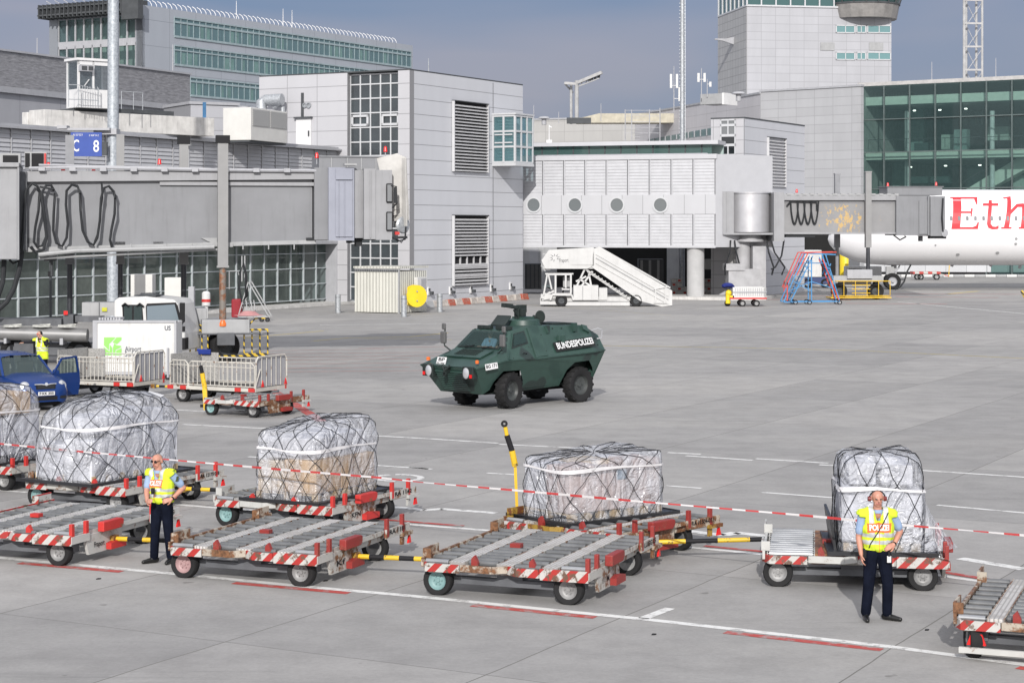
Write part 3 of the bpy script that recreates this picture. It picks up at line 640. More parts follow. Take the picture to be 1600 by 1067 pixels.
# ribbon windows: three floors, each one window band with its own pane
BL = mat('office_blind', (.55, .62, .55), .7, var=.2, sc=.4); BD = mat('office_dark', (.10, .15, .17), .7)
for fl, (pa, pb, pc, pd, xs) in enumerate(((29, 36, 38, 56, 272), (73, 79, 82, 100, 272), (120, 126, 128, 146, 297))):
    s0 = oy(xs, 40)[0]; z1, z2, z3, z4 = [oy(275, p)[1] for p in (pa, pb, pc, pd)]
    b = MB(); n = 44 if fl < 2 else 42; b.b2(-.02, .12, s0, L - .6, z2 - .05, z3 + .35, 0); b.b2(-.02, .14, s0, L - .6, z4 - .25, z4, 0); b.b2(-.02, .14, s0, L - .6, z1, z1 + .15, 0)
    for i in range(n + 1): s = s0 + (L - .6 - s0) * i / n; b.b2(-.02, .1, s - .05, s + .05, z4, z1, 0)
    f = b.build('window', mat('office_frame', (.28, .35, .37), .5), OB)
    q = MB(); q.quad((.045, s0, z4), (.045, L - .6, z4), (.045, L - .6, z1), (.045, s0, z1)); q.build('pane', glass('office_pane', tint=(.8, .95, .95), tr=.5, dark=(.10, .17, .18)), f)
    q = MB()
    for i in range(n):
        if R.random() < .4: s = s0 + (L - .6 - s0) * i / n; w2 = (L - .6 - s0) / n * R.uniform(.4, .9); q.b2(.012, .03, s + .1, s + w2, z4 + .02, z3, 0)
    q.build('blind', BL, f)
b = MB()
for i in range(62):
    s = -1 + (L - 2) * i / 61 + 0; x = -.9; b.tube([(x, s, zt + .05), (x, s, zt + .3), (x - .25, s, zt + .7), (x - .7, s, zt + .95)], .05, 4)
for i in range(10): x = xl + (-.9 - xl) * i / 10; b.tube([(x, 1, zt - .9), (x, 1, zt + .3), (x - .1, .6, zt + .9), (x - .3, -.2, zt + 1.3)], .05, 4)
for s in (20, 30, 32): b.cyl((-1.5, s, zt), (-1.5, s, zt + 2.6), .07, .03, n=5)
tag(b.build('roof_guard', WHITEC, OB), kind=None)
# ---------------- slatted concourse and its roof blocks
Q0 = W(0, 199, 105); Q1 = W(530, 236, 137); zt = (Q0.z + Q1.z) / 2; cu = Vector((Q1.x - Q0.x, Q1.y - Q0.y, 0)); Lc0 = cu.length; cu.normalize(); back = 14
Cc = thing('concourse_building', 'low concourse clad in horizontal metal slats above a dark glazed ground floor', 'building', (Q0.x - cu.x * back, Q0.y - cu.y * back, 0), atan2(cu.y, cu.x)); Lc = Lc0 + back
oc = Vector((Q0.x - cu.x * back, Q0.y - cu.y * back, 0))
def hc(px, py): return hit(px, py, oc, cu)
zs = 4.35
b = MB(); b.b2(0, Lc, .25, 14, zs, zt, 0); b.b2(0, Lc, -.1, .35, zt, zt + .25, 1); b.b2(0, Lc, -.05, .3, zs - .1, zs + .1, 1); b.b2(0, Lc, 3.2, 3.4, 0, zs, 2); b.b2(Lc - .3, Lc, 0, 6, 0, zs, 1); b.b2(0, Lc + .2, -.4, 14, zt - .02, zt + .1, 1)
b.build('wall', [ALUC, LGREY, mat('lobby_dark', (.48, .47, .42), .7, var=.6, sc=.35)], Cc)
b = MB(); n = 26; h = (zt - zs - .15) / n; nb = 30
for j in range(nb):
    a, c = Lc * j / nb + .06, Lc * (j + 1) / nb - .06
    for i in range(n): z = zs + .1 + i * h; b.add([(a, -.02, z), (c, -.02, z), (c, .05, z + h * .98), (a, .05, z + h * .98), (a, .22, z), (c, .22, z)], [(0, 1, 2, 3), (4, 5, 1, 0)], 0)
    b.b2(a - .06, a, -.03, .22, zs + .1, zt)
b.build('slatted_cladding', ALUC, Cc)
# ground floor glazing, one window per bay
GF = mat('lobby_frame', (.42, .455, .47), .45)
nb = 15
for j in range(nb):
    a, c = Lc * j / nb, Lc * (j + 1) / nb - .02
    b = MB(); n = 2
    for i in range(n + 1): x = a + (c - a) * i / n; b.b2(x - .035 + (.035 if i == 0 else 0), x + .035 - (.035 if i == n else 0), .85, 1, .3, zs)
    for z in (.35, 1.45, 2.55, 3.6): b.b2(a, c, .87, .98, z - .03, z + .03)
    f = b.build('window', GF, Cc); q = MB(); q.quad((a, .95, .3), (c, .95, .3), (c, .95, zs), (a, .95, zs)); q.build('pane', glass('lobby_glass', tint=(.7, .8, .78), tr=.6, dark=(.13, .15, .145)), f)
b = MB(); b.b2(0, Lc + .5, -1.2, 1.2, 0, .16); o_ = b.build('pavement', CONC, None, loc=oc); o_.rotation_euler = (0, 0, atan2(cu.y, cu.x)); tag(o_, kind='structure')
# dark masonry block behind
D0 = W(0, 80, 151); D1 = W(297, 117, 175); zt2 = (D0.z + D1.z) / 2; du = Vector((D1.x - D0.x, D1.y - D0.y, 0)); L = du.length; du.normalize()
Db = thing('grey_hall', 'windowless dark grey hall with rippled cladding behind the control cabin', 'building', (D0.x - du.x * 8, D0.y - du.y * 8, 0), atan2(du.y, du.x))
DM, t, bb, o = nodes('rippled_cladding'); v = coord(t, (.8, 1, 4)); n1 = noise(t, v, 1.6, 4, .6)
t.links.new(ramp(t, n1, [(.35, (.16, .16, .17)), (.65, (.27, .27, .285))]), bb.inputs['Base Color']); bb.inputs['Roughness'].default_value = .6; bump(t, bb, n1, .6, .1)
zl = hit(0, 140, D0, du)[1]
b = MB(); b.b2(0, L + 8, 0, 12, zl, zt2, 0); b.b2(0, L + 8.1, -.15, .2, zt2, zt2 + .15, 1); b.b2(0, L + 8.1, -.02, .1, 10.9, zl, 2); b.build('wall', [DM, LGREY, mat('hall_grey', (.30, .305, .32), .6)], Db)
E0 = W(0, 140, 146); E1 = W(342, 168, 175); du = Vector((E1.x - E0.x, E1.y - E0.y, 0)); L = du.length; du.normalize()
Eb = thing('grey_annex', 'plain grey annex with a pale roof edge below the rippled hall', 'building', (E0.x - du.x * 8, E0.y - du.y * 8, 0), atan2(du.y, du.x))
b = MB(); zt3 = (E0.z + E1.z) / 2; b.b2(0, L + 8, 0, 3, 8, zt3 - .45, 0); b.b2(0, L + 8.2, -.3, 3, zt3 - .45, zt3, 1); b.build('wall', [panels('annex_grey', (.36, .365, .39), 5.2, 30, .06, .6), LGREY], Eb)
F0 = W(297, 163, 150); F1 = W(372, 168, 152)
T_, _ = longwall('roof_house', 'small grey panelled roof house left of the white cooling unit', F0, F1, F0.z, panels('roof_house_panels', (.42, .425, .45), 30, 1.0, .06, .6), depth=6, zlow=8)
# ---------------- concrete beam with the control cabin on the concourse roof
B0 = W(69, 170, 112); B1 = W(335, 186, 121); bu = Vector((B1.x - B0.x, B1.y - B0.y, 0)); BLn = bu.length; bu.normalize()
zb0, zt0 = W(69, 200, 112).z, B0.z; zt1, zb1 = B1.z, W(335, 215, 121).z; zt_, zb_ = (zt0 + zt1) / 2, (zb0 + zb1) / 2
T = thing('concrete_beam', 'weathered pale concrete beam lying across the concourse roof under the control cabin', 'beam', (B0.x, B0.y, zb_), atan2(bu.y, bu.x))
b = MB(); b.b2(0, BLn, 0, 1.6, 0, zt_ - zb_); b.b2(-.1, BLn * .42, 1.6, 2.2, .2, zt_ - zb_ - .1); b.build('beam', CONC, T, bevel=.03)
b = MB(); b.b2(2.2, 9.5, .3, 2.4, zt_ - zb_ + .01, zt_ - zb_ + .16); b.b2(2.2, 9.5, .3, .4, zt_ - zb_ + .16, zt_ - zb_ + .3); b.build('platform', DGREY, T)
b = MB(); b.cyl((BLn - .4, .5, zt_ - zb_), (BLn - .4, .5, zt_ - zb_ + 1.0), .11); b.build('blue_pipe', mat('blue_plastic', (.12, .35, .65), .4), T)
b = MB()
for i in range(4): b.cyl((1.5 + i * (BLn - 3) / 3, .8, -.62), (1.5 + i * (BLn - 3) / 3, .8, 0), .25, n=8)
b.build('beam_support', GREYP, T)
zc = zt_ + .17; Cb = W(122, 168, 113.2)
T = thing('control_cabin', 'small white glazed control cabin with railing on top of the concrete beam', 'cabin', (Cb.x, Cb.y, zc), atan2(bu.y, bu.x) - .12)
cw, cdp, chh = 2.35, 1.5, 2.95
b = MB(); b.b2(0, cw, 0, cdp, .03, 1.12); b.b2(-.1, cw + .15, -.1, cdp + .1, chh - .14, chh)
for x, y in ((.06, .06), (cw - .06, .06), (cw - .06, cdp - .06), (.06, cdp - .06), (1.0, .06)): b.b2(x - .06, x + .06, y - .06, y + .06, 1.12, chh - .14)
b.b2(0, cw, .0, .1, chh - .4, chh - .14); b.build('cabin_body', WHITEC, T)
b = MB(); b.quad((.1, .05, 1.12), (cw - .1, .05, 1.12), (cw - .1, .05, chh - .4), (.1, .05, chh - .4)); b.quad((.05, .1, 1.12), (.05, cdp - .1, 1.12), (.05, cdp - .1, chh - .2), (.05, .1, chh - .2)); b.quad((.1, cdp - .05, 1.12), (cw - .1, cdp - .05, 1.12), (cw - .1, cdp - .05, chh - .2), (.1, cdp - .05, chh - .2)); b.build('window', glass('cabin_glass', tint=(.8, .85, .88), tr=.6, dark=(.1, .12, .13)), T)
b = MB(); b.b2(.02, .85, -.35, -.0, 2.15, 2.5, 0); b.b2(.06, .4, -.37, -.34, 2.2, 2.45, 1); b.b2(.5, .8, -.37, -.34, 2.2, 2.45, 1); b.build('air_conditioner', [LGREY, DGREY], T)
b = MB(); b.bar((.4, -.0, 1.3), (.7, -.02, 1.7), .12, .02); b.build('note_sheet', WHITEC, T)
b = MB(); p = [(-.75, -.3), (-.2, -.45), (1.1, -.45), (2.6, -.45), (3.4, -.45), (4.1, -.3)]
for z in (.45, 1.05):
    b.tube([(x, y, z + (.25 if z > 1 and x < 1.1 else 0)) for x, y in p[:3]], .025, 5)
b.tube([(2.6, -.45, 1.05), (4.1, -.3, 1.05)], .025, 5)
for x, y in p: b.cyl((x, y, 0), (x, y, 1.2 if x < 1.2 else 1.05), .025, n=5)
for i in range(8): b.cyl((-.1 + i * .16, -.45, .1), (-.1 + i * .16, -.45, 1.25), .015, n=4)
b.build('railing', GALV, T)
b = MB(); b.cyl((cw - .1, .5, chh), (cw - .1, .5, chh + .75), .03); b.build('antenna', LGREY, T)
# ---------------- cooling unit on the roof
a0 = W(392, 222, 123); a1 = W(449, 222, 128); au = Vector((a1.x - a0.x, a1.y - a0.y, 0)); L = au.length; au.normalize(); h = W(392, 168, 123).z - a0.z
T = thing('cooling_unit', 'large cream rooftop cooling unit with mesh sides behind the left boarding bridge', 'cooling unit', (a0.x, a0.y, a0.z), atan2(au.y, au.x))
b = MB(); b.b2(0, L, 0, 2, .12, h); 
b.build('casing', mat('cream_paint', (.58, .575, .55), .5, var=.04), T, bevel=.03)
mm, t, bb, o = nodes('fin_mesh'); v = coord(t, (1, 1, 1)); ch = N(t, 'ShaderNodeTexChecker'); ch.inputs['Scale'].default_value = 14; t.links.new(v, ch.inputs[0]); ch.inputs[1].default_value = (.22, .22, .22, 1); ch.inputs[2].default_value = (.42, .42, .41, 1); t.links.new(ch.outputs[0], bb.inputs[0])
for x0, x1 in ((L * .04, L * .49), (L * .52, L * .97)):
    b = MB(); b.b2(x0, x1, -.05, -.005, h * .48, h * .95); b.build('fin_panel', mm, T)
b = MB(); b.b2(0, L, .1, 1.9, 0, .1); b.build('base_rail', DGREY, T)
for i in range(4): b = MB(); b.lathe([(0, .0), (.32, 0), (.36, .12), (.3, .14), (0, .1)], (L * (.15 + .23 * i), .9, h), (0, 0, 1), 14); b.build('fan', LGREY, T)
# ---------------- masts
def mast(name, label, px, ybase, ytop, r, z0=0, topo=None, **k):
    p = W(px, ybase, 16200 / max(1, (ybase - HOR)) if z0 == 0 else k['Y']); p.z = z0; h = W(px, ytop, p.y).z - z0
    return p, h
MG, t, bb, o = nodes('spangled_steel'); v = coord(t); vo = N(t, 'ShaderNodeTexVoronoi'); vo.inputs['Scale'].default_value = 14; t.links.new(v, vo.inputs[0]); t.links.new(ramp(t, noise(t, v, 9, 3), [(.35, (.30, .33, .36)), (.65, (.48, .51, .54))]), bb.inputs[0]); bb.inputs['Metallic'].default_value = .3; bb.inputs['Roughness'].default_value = .45
p = G(176, 517); h = 24
T = thing('lighting_mast', 'thick galvanised lighting mast standing beside the blue C 8 gate sign', 'mast', p)
s_ = p.y / FPX; b = MB(); b.cyl((0, 0, 0), (.03, 0, h * .6), 9.3 * s_, 8.8 * s_, 12); b.cyl((.03, 0, h * .6), (.06, 0, h), 9.0 * s_, 8 * s_, 12); b.cyl((.0, 0, 0), (0, 0, .1), .6, n=16); b.build('mast_tube', MG, T, smooth=True)
zs = W(176, 205, p.y).z; b = MB(); b.b2(-2.6, 0, -.8, -.35, zs, zs + .12); b.b2(-.9, .3, -.5, .5, zs - .2, zs + .1); b.b2(-2.7, -2.2, -.9, -.2, zs + .08, zs + .25); b.build('bracket', LGREY, T)
sw = 48 * s_; sh = 37 * s_; xs = (141 - 176) * s_; SY = -.9
T2_ = thing('gate_sign', 'blue gate sign reading C 8 hung from the thick mast', 'sign', (p.x + xs, p.y + SY, zs - sh - .12))
b = MB(); b.b2(-sw / 2, sw / 2, -.04, .04, 0, sh); b.build('panel', mat('sign_blue', (.02, .06, .30), .4, var=.08), T2_)
M = lambda x, z: plane_M((x, -.05, z), (1, 0, 0), (0, 0, 1))
b = text_mb('C', .86, M(-sw * .33, sh * .42), width=.32, bold=.012); text_mb('8', .86, M(sw * .32, sh * .40), width=.30, bold=.012, mb=b); text_mb('N 50°02.9', .16, M(-sw * .27, sh * .89), width=.48, mb=b); text_mb('E 008°34.2', .13, M(sw * .25, sh * .87), width=.5, mb=b); b.build('lettering', WHITEC, T2_)
b = MB(); b.b2(sw / 2 - .08, sw / 2 + .25, -.02, .25, .05, sh * .6); b.build('hanger', DGREY, T2_); b = MB(); b.b2(-sw / 2 - .06, -sw / 2, -.02, .06, 0, sh); b.build('edge_strip', DGREY, T2_)
# tall thin mast with climbing rungs
p = W(1066, 243, 161); h = 40
T = thing('rung_mast', 'tall slender galvanised mast with climbing rungs rising above the link building', 'mast', (p.x, p.y, 0))
b = MB(); b.cyl((0, 0, 0), (0, 0, 32), .22, .17, 10); b.build('mast_tube', GALV, T, smooth=True)
b = MB()
for i in range(90): z = 5 + i * .3; b.bar((-.26, -.05, z), (.28, -.05, z), .04, .04)
b.bar((.25, -.08, 5), (.22, -.08, 32), .05, .05); b.build('rung', GALV, T)
# lattice mast
p0 = W(1519, 119, 236); z0 = p0.z - 6; T = thing('lattice_mast', 'white steel lattice mast behind the roof of the glass terminal', 'mast', (p0.x, p0.y, z0)); b = MB(); hw = 1.12
LM = mat('lattice_white', (.38, .38, .38), .5)
for x, y in ((-hw, -hw * .5), (-hw * .5, hw * .7), (hw * .6, hw * .6), (hw, -hw * .4)): b.cyl((x, y, 0), (x, y, 19), .17 if x < 0 else .15, n=8)
b.build('leg', LM, T); b = MB()
for i in range(8):
    z = 1.0 + i * 2.85; b.bar((-hw, -hw * .5, z), (hw, -hw * .4, z), .18, .22); b.bar((hw, -.4, z), (hw * .6, .6, z), .12, .12); b.bar((-hw, -hw * .5, z), (-hw * .5, hw * .7, z + .1), .12, .12)
    b.bar((-hw * .6, -.5, z), (hw, -.45, z + 2.6), .06, .06); b.bar((-hw * .4, .5, z + 2.4), (hw * .6, .55, z + .1), .06, .06)
b.build('cross_brace', LM, T)
# floodlight gantry on far roof
p0 = W(896, 187, 230); T = thing('floodlight_gantry', 'white floodlight gantry with two posts and a long arm on the hall roof', 'gantry', (p0.x, p0.y, p0.z - .5)); s_ = 230 / FPX
b = MB(); H = 62 * s_; b.cyl((-3.2 * s_, 1, 0), (-3.2 * s_, 1, H), .17, n=8); b.cyl((5 * s_, 0, 0), (5 * s_, 0, H + .4), .24, n=8); b.build('post', LM, T)
b = MB(); b.bar((5 * s_, 0, H + .1), (44 * s_, -1, H + 1.3), .5, .35); b.bar((-14 * s_, 0, H + .1), (5 * s_, 0, H), .4, .3); b.bar((-14 * s_, .2, H + .1), (0, 2, H - .9), .15, .15); b.bar((8 * s_, 0, H - .3), (40 * s_, -1, H + .6), .12, .12)
for i in range(5): b.bar(((12 + i * 7) * s_, 0, H - .2 + i * .2), ((14 + i * 7) * s_, 0, H + .35 + i * .2), .1, .1)
b.build('arm', LM, T)
b = MB()
b.b2(-.8, 2.1, -.3, .3, 0, .7, 0); b.build('base_box', DGREY, T)
for i in range(4): b = MB(); b.box(((24 + i * 5) * s_, -.3, H + .45 + i * .13), (.32, .4, .3), 0); b.build('floodlight', DGREY, T)
def antenna(px, y0, y1, Y, w=.06, label=None, pods=0, name='antenna_pole', group=None):
    p = W(px, y0, Y); h = W(px, y1, Y).z - p.z
    T = thing(name, label, 'antenna', p, 0, group); b = MB(); b.cyl((0, 0, -.3), (0, 0, h), w, w * .7, 6); b.build('pole', LGREY, T)
    for i in range(pods):
        sx_ = (-1) ** i * (.35 + .3 * (i // 2)); b = MB(); zz = h * (.5 if i < 2 else .2); b.b2(sx_ - .13, sx_ + .13, -.12, .12, zz, zz + h * .32); b.bar((0, 0, zz + .3), (sx_, 0, zz + .3), .06, .06); b.build('aerial_panel', WHITEP, T)
antenna(1053, 172, 104, 225, label='cluster antenna just left of the tall rung mast', pods=3)
antenna(1096, 150, 107, 222, label='slim antenna with twin panels on the grey plant box', pods=2)
antenna(1105, 148, 124, 222, label='short stub antenna at the right end of the grey plant box', pods=1)
for px, y0, y1, Y, lb in ((834, 190, 165, 243, 'leftmost thin rod on the cream hall roof'), (873, 189, 175, 243, 'short thin rod left of the floodlight gantry'), (939, 186, 162, 243, 'thin rod right of the floodlight gantry'), (1456, 126, 97, 233, 'thin rod on the glass terminal roof left of the lattice mast'), (1556, 122, 91, 230, 'thin rod on the glass terminal roof right of the lattice mast'), (58, 86, 60, 156, 'thin rod on the dark hall roof left of the control cabin'), (270, 112, 70, 173, 'taller thin rod on the right part of the dark hall roof')): antenna(px, y0, y1, Y, .05, lb)
p = W(1128, 146, 221); T = thing('plant_box', 'dark grey plant box on the curved wing roof left of the control tower', 'plant room', p, atan2(-3, 4)); b = MB(); b.b2(-2.9, 0, 0, 3, -1.2, .0, 0); b.b2(0, .3, 0, 3, -1.3, .05, 1); b.build('box', [GREYP, WHITEC], T)
p = W(1000, 190, 238); T = thing('roof_ladder', 'caged roof ladder at the corner of the cream hall and the grey wing', 'ladder', (p.x - 1, p.y - 1, 0)); b = MB()
for x in (-.9, -.1, 2.1, 3.4): b.cyl((x, 0, 9), (x, 0, p.z + 1.4 if x < 3 else p.z + 1.6), .07, n=5)
for i in range(24): z = 9 + i * .45; b.bar((-.1, -.05, z), (.9, -.05, z), .05, .05)
for i in range(5): b.bar((-.9, 0, p.z - 1.5 + i * .7), (3.4, 0, p.z - 1.5 + i * .7), .05, .05)
b.build('ladder_cage', LGREY, T)
p = W(858, 225, 152); T = thing('roof_camera_post', 'small post with white box on the gallery roof', 'camera post', (p.x, p.y, p.z)); b = MB(); b.cyl((0, 0, -.3), (0, 0, 1.5), .04); b.bar((0, 0, 1.4), (.2, 0, 1.3), .08, .08); b.b2(-.22, .22, -.2, .2, -.1, .3); b.build('post_and_box', WHITEC, T)
p = W(950, 186, 250); T = thing('roof_cabin', 'low beige roof cabin on the cream hall behind the gantry', 'plant room', p, 0); b = MB(); b.prism([(-4, -.5), (9, -.5), (9, .7), (-1.2, .7), (-4, 0)], (0, 0, 0), (1, 0, 0), (0, 0, 1), (0, 4, 0)); b.build('wall', mat('beige_panel', (.45, .42, .34), .6), T)
for px, py, Y, lb in ((850, 188, 244, 'flat white roof dome at the left end of the cream hall'), (1154, 150, 214, 'round metal roof vent near the control tower foot')):
    p = W(px, py, Y); T = thing('roof_dome', lb, 'roof vent', p); b = MB(); b.lathe([(0, .5), (.6, .42), (.8, .2), (.3, .1), (.3, -.6)], (0, 0, 0), (0, 0, 1), 14); b.build('cap', LGREY, T, smooth=True)

# ---------------- boarding bridges
BRG = mat('bridge_paint', (.205, .21, .222), .5, var=.06, streak=.25, sc=.8); BRL = mat('bridge_light', (.29, .293, .305), .5, var=.05, streak=.25); BRD = mat('bridge_dark', (.12, .125, .135), .6, var=.2)
CAB = mat('cable', (.03, .032, .035), .6)
def beacon(parent, p, h=.5, s=1):
    s *= .75
    b = MB(); b.cyl(p, (p[0], p[1], p[2] + h), .03 * s, n=6, m=1); z = p[2] + h; b.lathe([(.11 * s, 0), (.11 * s, .06 * s), (.09 * s, .1 * s), (.09 * s, .22 * s), (.05 * s, .30 * s), (0, .31 * s)], (p[0], p[1], z), (0, 0, 1), 10, 0); b.build('beacon', [REDL, LGREY], parent, smooth=True)
def loop(b, x, y, zt, zb, w, r=.045, lean=0, n=14):
    pts = [];
    for i in range(n + 1):
        t = i / n
        pts.append((x + w * t + lean * sin(pi * t), y - .03 * sin(2 * pi * t), zt - (zt - zb) * sin(pi * t) ** .55))
    b.tube(pts, r, 6)
# left bridge, frame: x along tunnel to the right, y away
pc = G(348, 566); JY = radians(12)
ju = Vector((cos(JY), sin(JY), 0))
def hj(px, py): return hit(px, py, pc, ju)
T = thing('boarding_bridge', 'grey boarding bridge on lifting columns at gate C 8, filling the left of the apron', 'boarding bridge', (pc.x, pc.y, 0), JY); JB = T
X = lambda px, py=320: hj(px, py)[0]
Z = lambda px, py: hj(px, py)[1]
zr, zm, zb = Z(348, 268), Z(348, 285), Z(348, 379)
xL, xM, xC, xE = X(40), X(345), X(490), X(625)
b = MB()
b.add([(xL, .5, Z(40, 388)), (xL, .5, Z(40, 283)), (X(490), .5, Z(490, 275)), (X(490), .5, Z(490, 375)), (xL, 3.2, Z(40, 388)), (xL, 3.2, Z(40, 283)), (X(490), 3.2, Z(490, 275)), (X(490), 3.2, Z(490, 375))], [(0, 3, 2, 1), (1, 2, 6, 5), (0, 4, 7, 3), (0, 1, 5, 4), (3, 7, 6, 2)], 0)
b.build('tunnel', BRG, T)
b = MB(); b.add([(xL, .28, Z(40, 284)), (xL, .28, Z(40, 267)), (X(500), .28, Z(500, 266)), (X(500), .28, Z(500, 280)), (xL, 3.4, Z(40, 284)), (xL, 3.4, Z(40, 267)), (X(500), 3.4, Z(500, 266)), (X(500), 3.4, Z(500, 280))], [(0, 3, 2, 1), (1, 2, 6, 5), (0, 4, 7, 3), (0, 1, 5, 4), (3, 7, 6, 2)], 0)
b.b2(X(250), X(495), .38, .5, zm - .12, zm + .02, 0)
b.build('roof_beam', BRL, T)
b = MB(); b.add([(xL, .36, Z(40, 394)), (xL, .36, Z(40, 387)), (X(495), .36, Z(495, 375)), (X(495), .36, Z(495, 381)), (xL, .6, Z(40, 394)), (xL, .6, Z(40, 387)), (X(495), .6, Z(495, 375)), (X(495), .6, Z(495, 381))], [(0, 3, 2, 1), (1, 2, 6, 5), (0, 4, 7, 3), (0, 1, 5, 4), (3, 7, 6, 2)], 0)
b.tube([(X(60), .1, Z(60, 398)), (X(120), .1, Z(120, 392)), (X(335), .1, Z(335, 386))], .09, 8); b.tube([(X(60), .3, Z(60, 404)), (X(345), .3, Z(345, 390))], .05, 6)
for px in (100, 150, 205, 260, 300, 380, 420, 460): b.cyl((X(px), .1, Z(px, 390)), (X(px), .1, Z(px, 381)), .03, n=5)
b.build('bottom_rail', GREYP, T)
b = MB()   # cable tray and pipes along the roof
b.tube([(X(45), .2, zr + .08), (X(120), .2, zr + .12), (X(335), .2, zr + .06), (X(495), .2, zr + .05)], .07, 6); b.tube([(X(60), .4, zr + .22), (X(330), .4, zr + .1)], .05, 6)
for px in range(60, 490, 48): b.b2(X(px), X(px) + .25, .05, .5, zr - .02, zr + .14)
b.build('roof_pipe', LGREY, T)
b = MB()
b.b2(X(37), X(72), .9, 1.6, zr + .1, zr + .75, 0); b.b2(X(37) + .02, X(45), .86, .9, zr + .15, zr + .7, 1); b.b2(X(48), X(67), .86, .9, zr + .15, zr + .7, 1); b.b2(X(68), X(71), .84, .9, zr + .15, zr + .7, 2)
b.b2(X(0) - 1, X(30), 1.2, 2.0, zr + .2, zr + .7, 0); b.b2(X(2), X(26), 1.15, 1.2, zr + .3, zr + .62, 1)
b.build('switch_cabinet', [GREYP, BLACK, REDP], T)
# near white cabin box at the left edge
b = MB(); q = .0; b.b2(X(-90), X(28), -.5, 3, Z(10, 405), Z(10, 262), 0); b.b2(X(28), X(31), -.6, 3, Z(10, 406), Z(10, 258), 1); b.b2(X(-90), X(31), -.65, 3.1, Z(10, 262), Z(10, 255), 1); b.b2(X(31), X(42), .2, 3, Z(36, 392), Z(36, 268), 2)
b.build('rear_cabin', [BRL, BRL, BRD], T, bevel=.02)
# head of the bridge
b = MB(); x5, x6, x7 = X(492), X(513), X(553)
b.b2(x5, x6, .15, 3.4, Z(500, 375), Z(500, 262), 0)
b.b2(x6, x7, -.1, 3.4, Z(530, 376), Z(530, 262), 1); b.b2(X(524), X(550), -.16, -.1, Z(530, 370), Z(530, 283), 1); b.b2(X(524), X(550), -.18, -.1, Z(530, 281), Z(530, 264), 1)
b.b2(X(528), X(529), -.2, -.15, Z(530, 370), Z(530, 283), 1); b.b2(X(537), X(538), -.2, -.15, Z(530, 370), Z(530, 283), 1)
b.build('head_casing', [BRG, mat('bridge_bluish', (.27, .283, .335), .45, var=.05)], T)
b = MB(); rr = (X(570) - X(552)) * 1.0
b.lathe([(0, 0), (1.25, 0), (1.25, Z(560, 266) - Z(560, 372)), (0, Z(560, 266) - Z(560, 372))], (X(552), 1.3, Z(560, 372)), (0, 0, 1), 28); b.build('rotating_drum', BRL, T, smooth=True)
b = MB(); b.b2(X(568), X(586), -.15, 3.2, Z(575, 374), Z(575, 264), 0); b.b2(X(577), X(578.5), -.2, -.1, Z(575, 372), Z(575, 266), 0); b.b2(X(586), X(612), -.1, 3.2, Z(600, 375), Z(600, 266), 0)
cabp = b.build('operator_cab', BRL, T)
for pa, pb in ((287, 317), (331, 361)):
    b = MB(); b.b2(X(602.5), X(612.5), -.2, -.12, Z(607, pb), Z(607, pa), 0); w = b.build('cab_window', BLACK, T, bevel=.04); b = MB(); b.b2(X(604), X(611), -.23, -.2, Z(607, pb - 2), Z(607, pa + 2), 0); b.build('pane', glass('cab_pane', tr=0, dark=(.18, .19, .2)), w)
b = MB(); b.b2(X(501), X(607), .6, 3.3, Z(550, 268), Z(550, 245), 0); b.b2(X(501), X(612), .55, 3.35, Z(550, 245), Z(550, 243), 0)
for px in (520, 545, 567, 590): b.b2(X(px), X(px) + .03, .57, .6, Z(550, 266), Z(550, 246), 1)
b.b2(X(537), X(556), -.3, .3, Z(550, 259), Z(550, 256), 1)
b.build('head_roof', [BRG, GREYP], T)
b = MB()   # folding canopy
zt_, zb_ = Z(615, 243), Z(615, 268)
for i in range(7):
    x0 = X(608) + i * .085; x1 = X(613) + i * .115; lo = Z(620, 300 + i * 9); b.bar((x0 + .0, .5, zt_ - .02 * i), (X(621) + .035 * i, .4, lo), .05, .9)
b.prism([(X(607), zt_), (X(633), zt_ - .1), (X(627), Z(627, 300)), (X(623), Z(623, 352)), (X(612), Z(612, 372)), (X(607), Z(607, 372))], (0, 1.4, 0), (1, 0, 0), (0, 0, 1), (0, 1.6, 0)); b.build('folding_canopy', mat('canopy_fabric', (.50, .49, .47), .8), T)
b = MB(); b.lathe([(.001, 0), (.30, .02), (.36, .1), (.3, .16), (.001, .18)], (X(629), .3, Z(629, 352)), (.6, -1, 0), 14, 0); b.build('bumper_disc', GALV, T, smooth=True)
b = MB(); b.b2(X(618), X(625), .1, .3, Z(620, 367), Z(620, 362), 1)
b.tube([(X(614), 0, Z(614, 371)), (X(622), 0, Z(622, 377)), (X(633), 0, Z(633, 374)), (X(634), 0, Z(634, 355))], .04, 6, 0); b.bar((X(585), .1, Z(585, 372)), (X(637), .1, Z(637, 371)), .12, .1, 0); b.tube([(X(618), -.1, Z(618, 372)), (X(626), -.2, Z(626, 379)), (X(632), -.1, Z(632, 370))], .03, 5, 0)
b.bar((X(480), .4, Z(480, 374)), (X(600), .4, Z(600, 373)), .12, .12, 0); b.b2(X(558), X(568), .4, .9, Z(563, 385), Z(563, 374), 0); b.b2(X(545), X(552), .4, .9, Z(548, 380), Z(548, 374), 0)
b.tube([(X(607), -.15, Z(607, 290)), (X(617), -.35, Z(617, 292)), (X(618), -.35, Z(618, 318)), (X(612), -.2, Z(612, 325))], .035, 6, 0); b.b2(X(613), X(618), -.4, -.35, Z(615, 318), Z(615, 293), 0)
b.build('bumper_hose', [CAB, REDP], T)
for px, py in ((498, 256), (606, 246)): beacon(T, (X(px), .7, Z(px, py)), .25)
beacon(T, (X(250), .8, Z(250, 266)), .25); beacon(T, (X(146), .8, Z(146, 268)), .0); beacon(T, (X(98), .8, Z(98, 266)), .0); beacon(T, (X(75), .8, Z(75, 262)), .0)
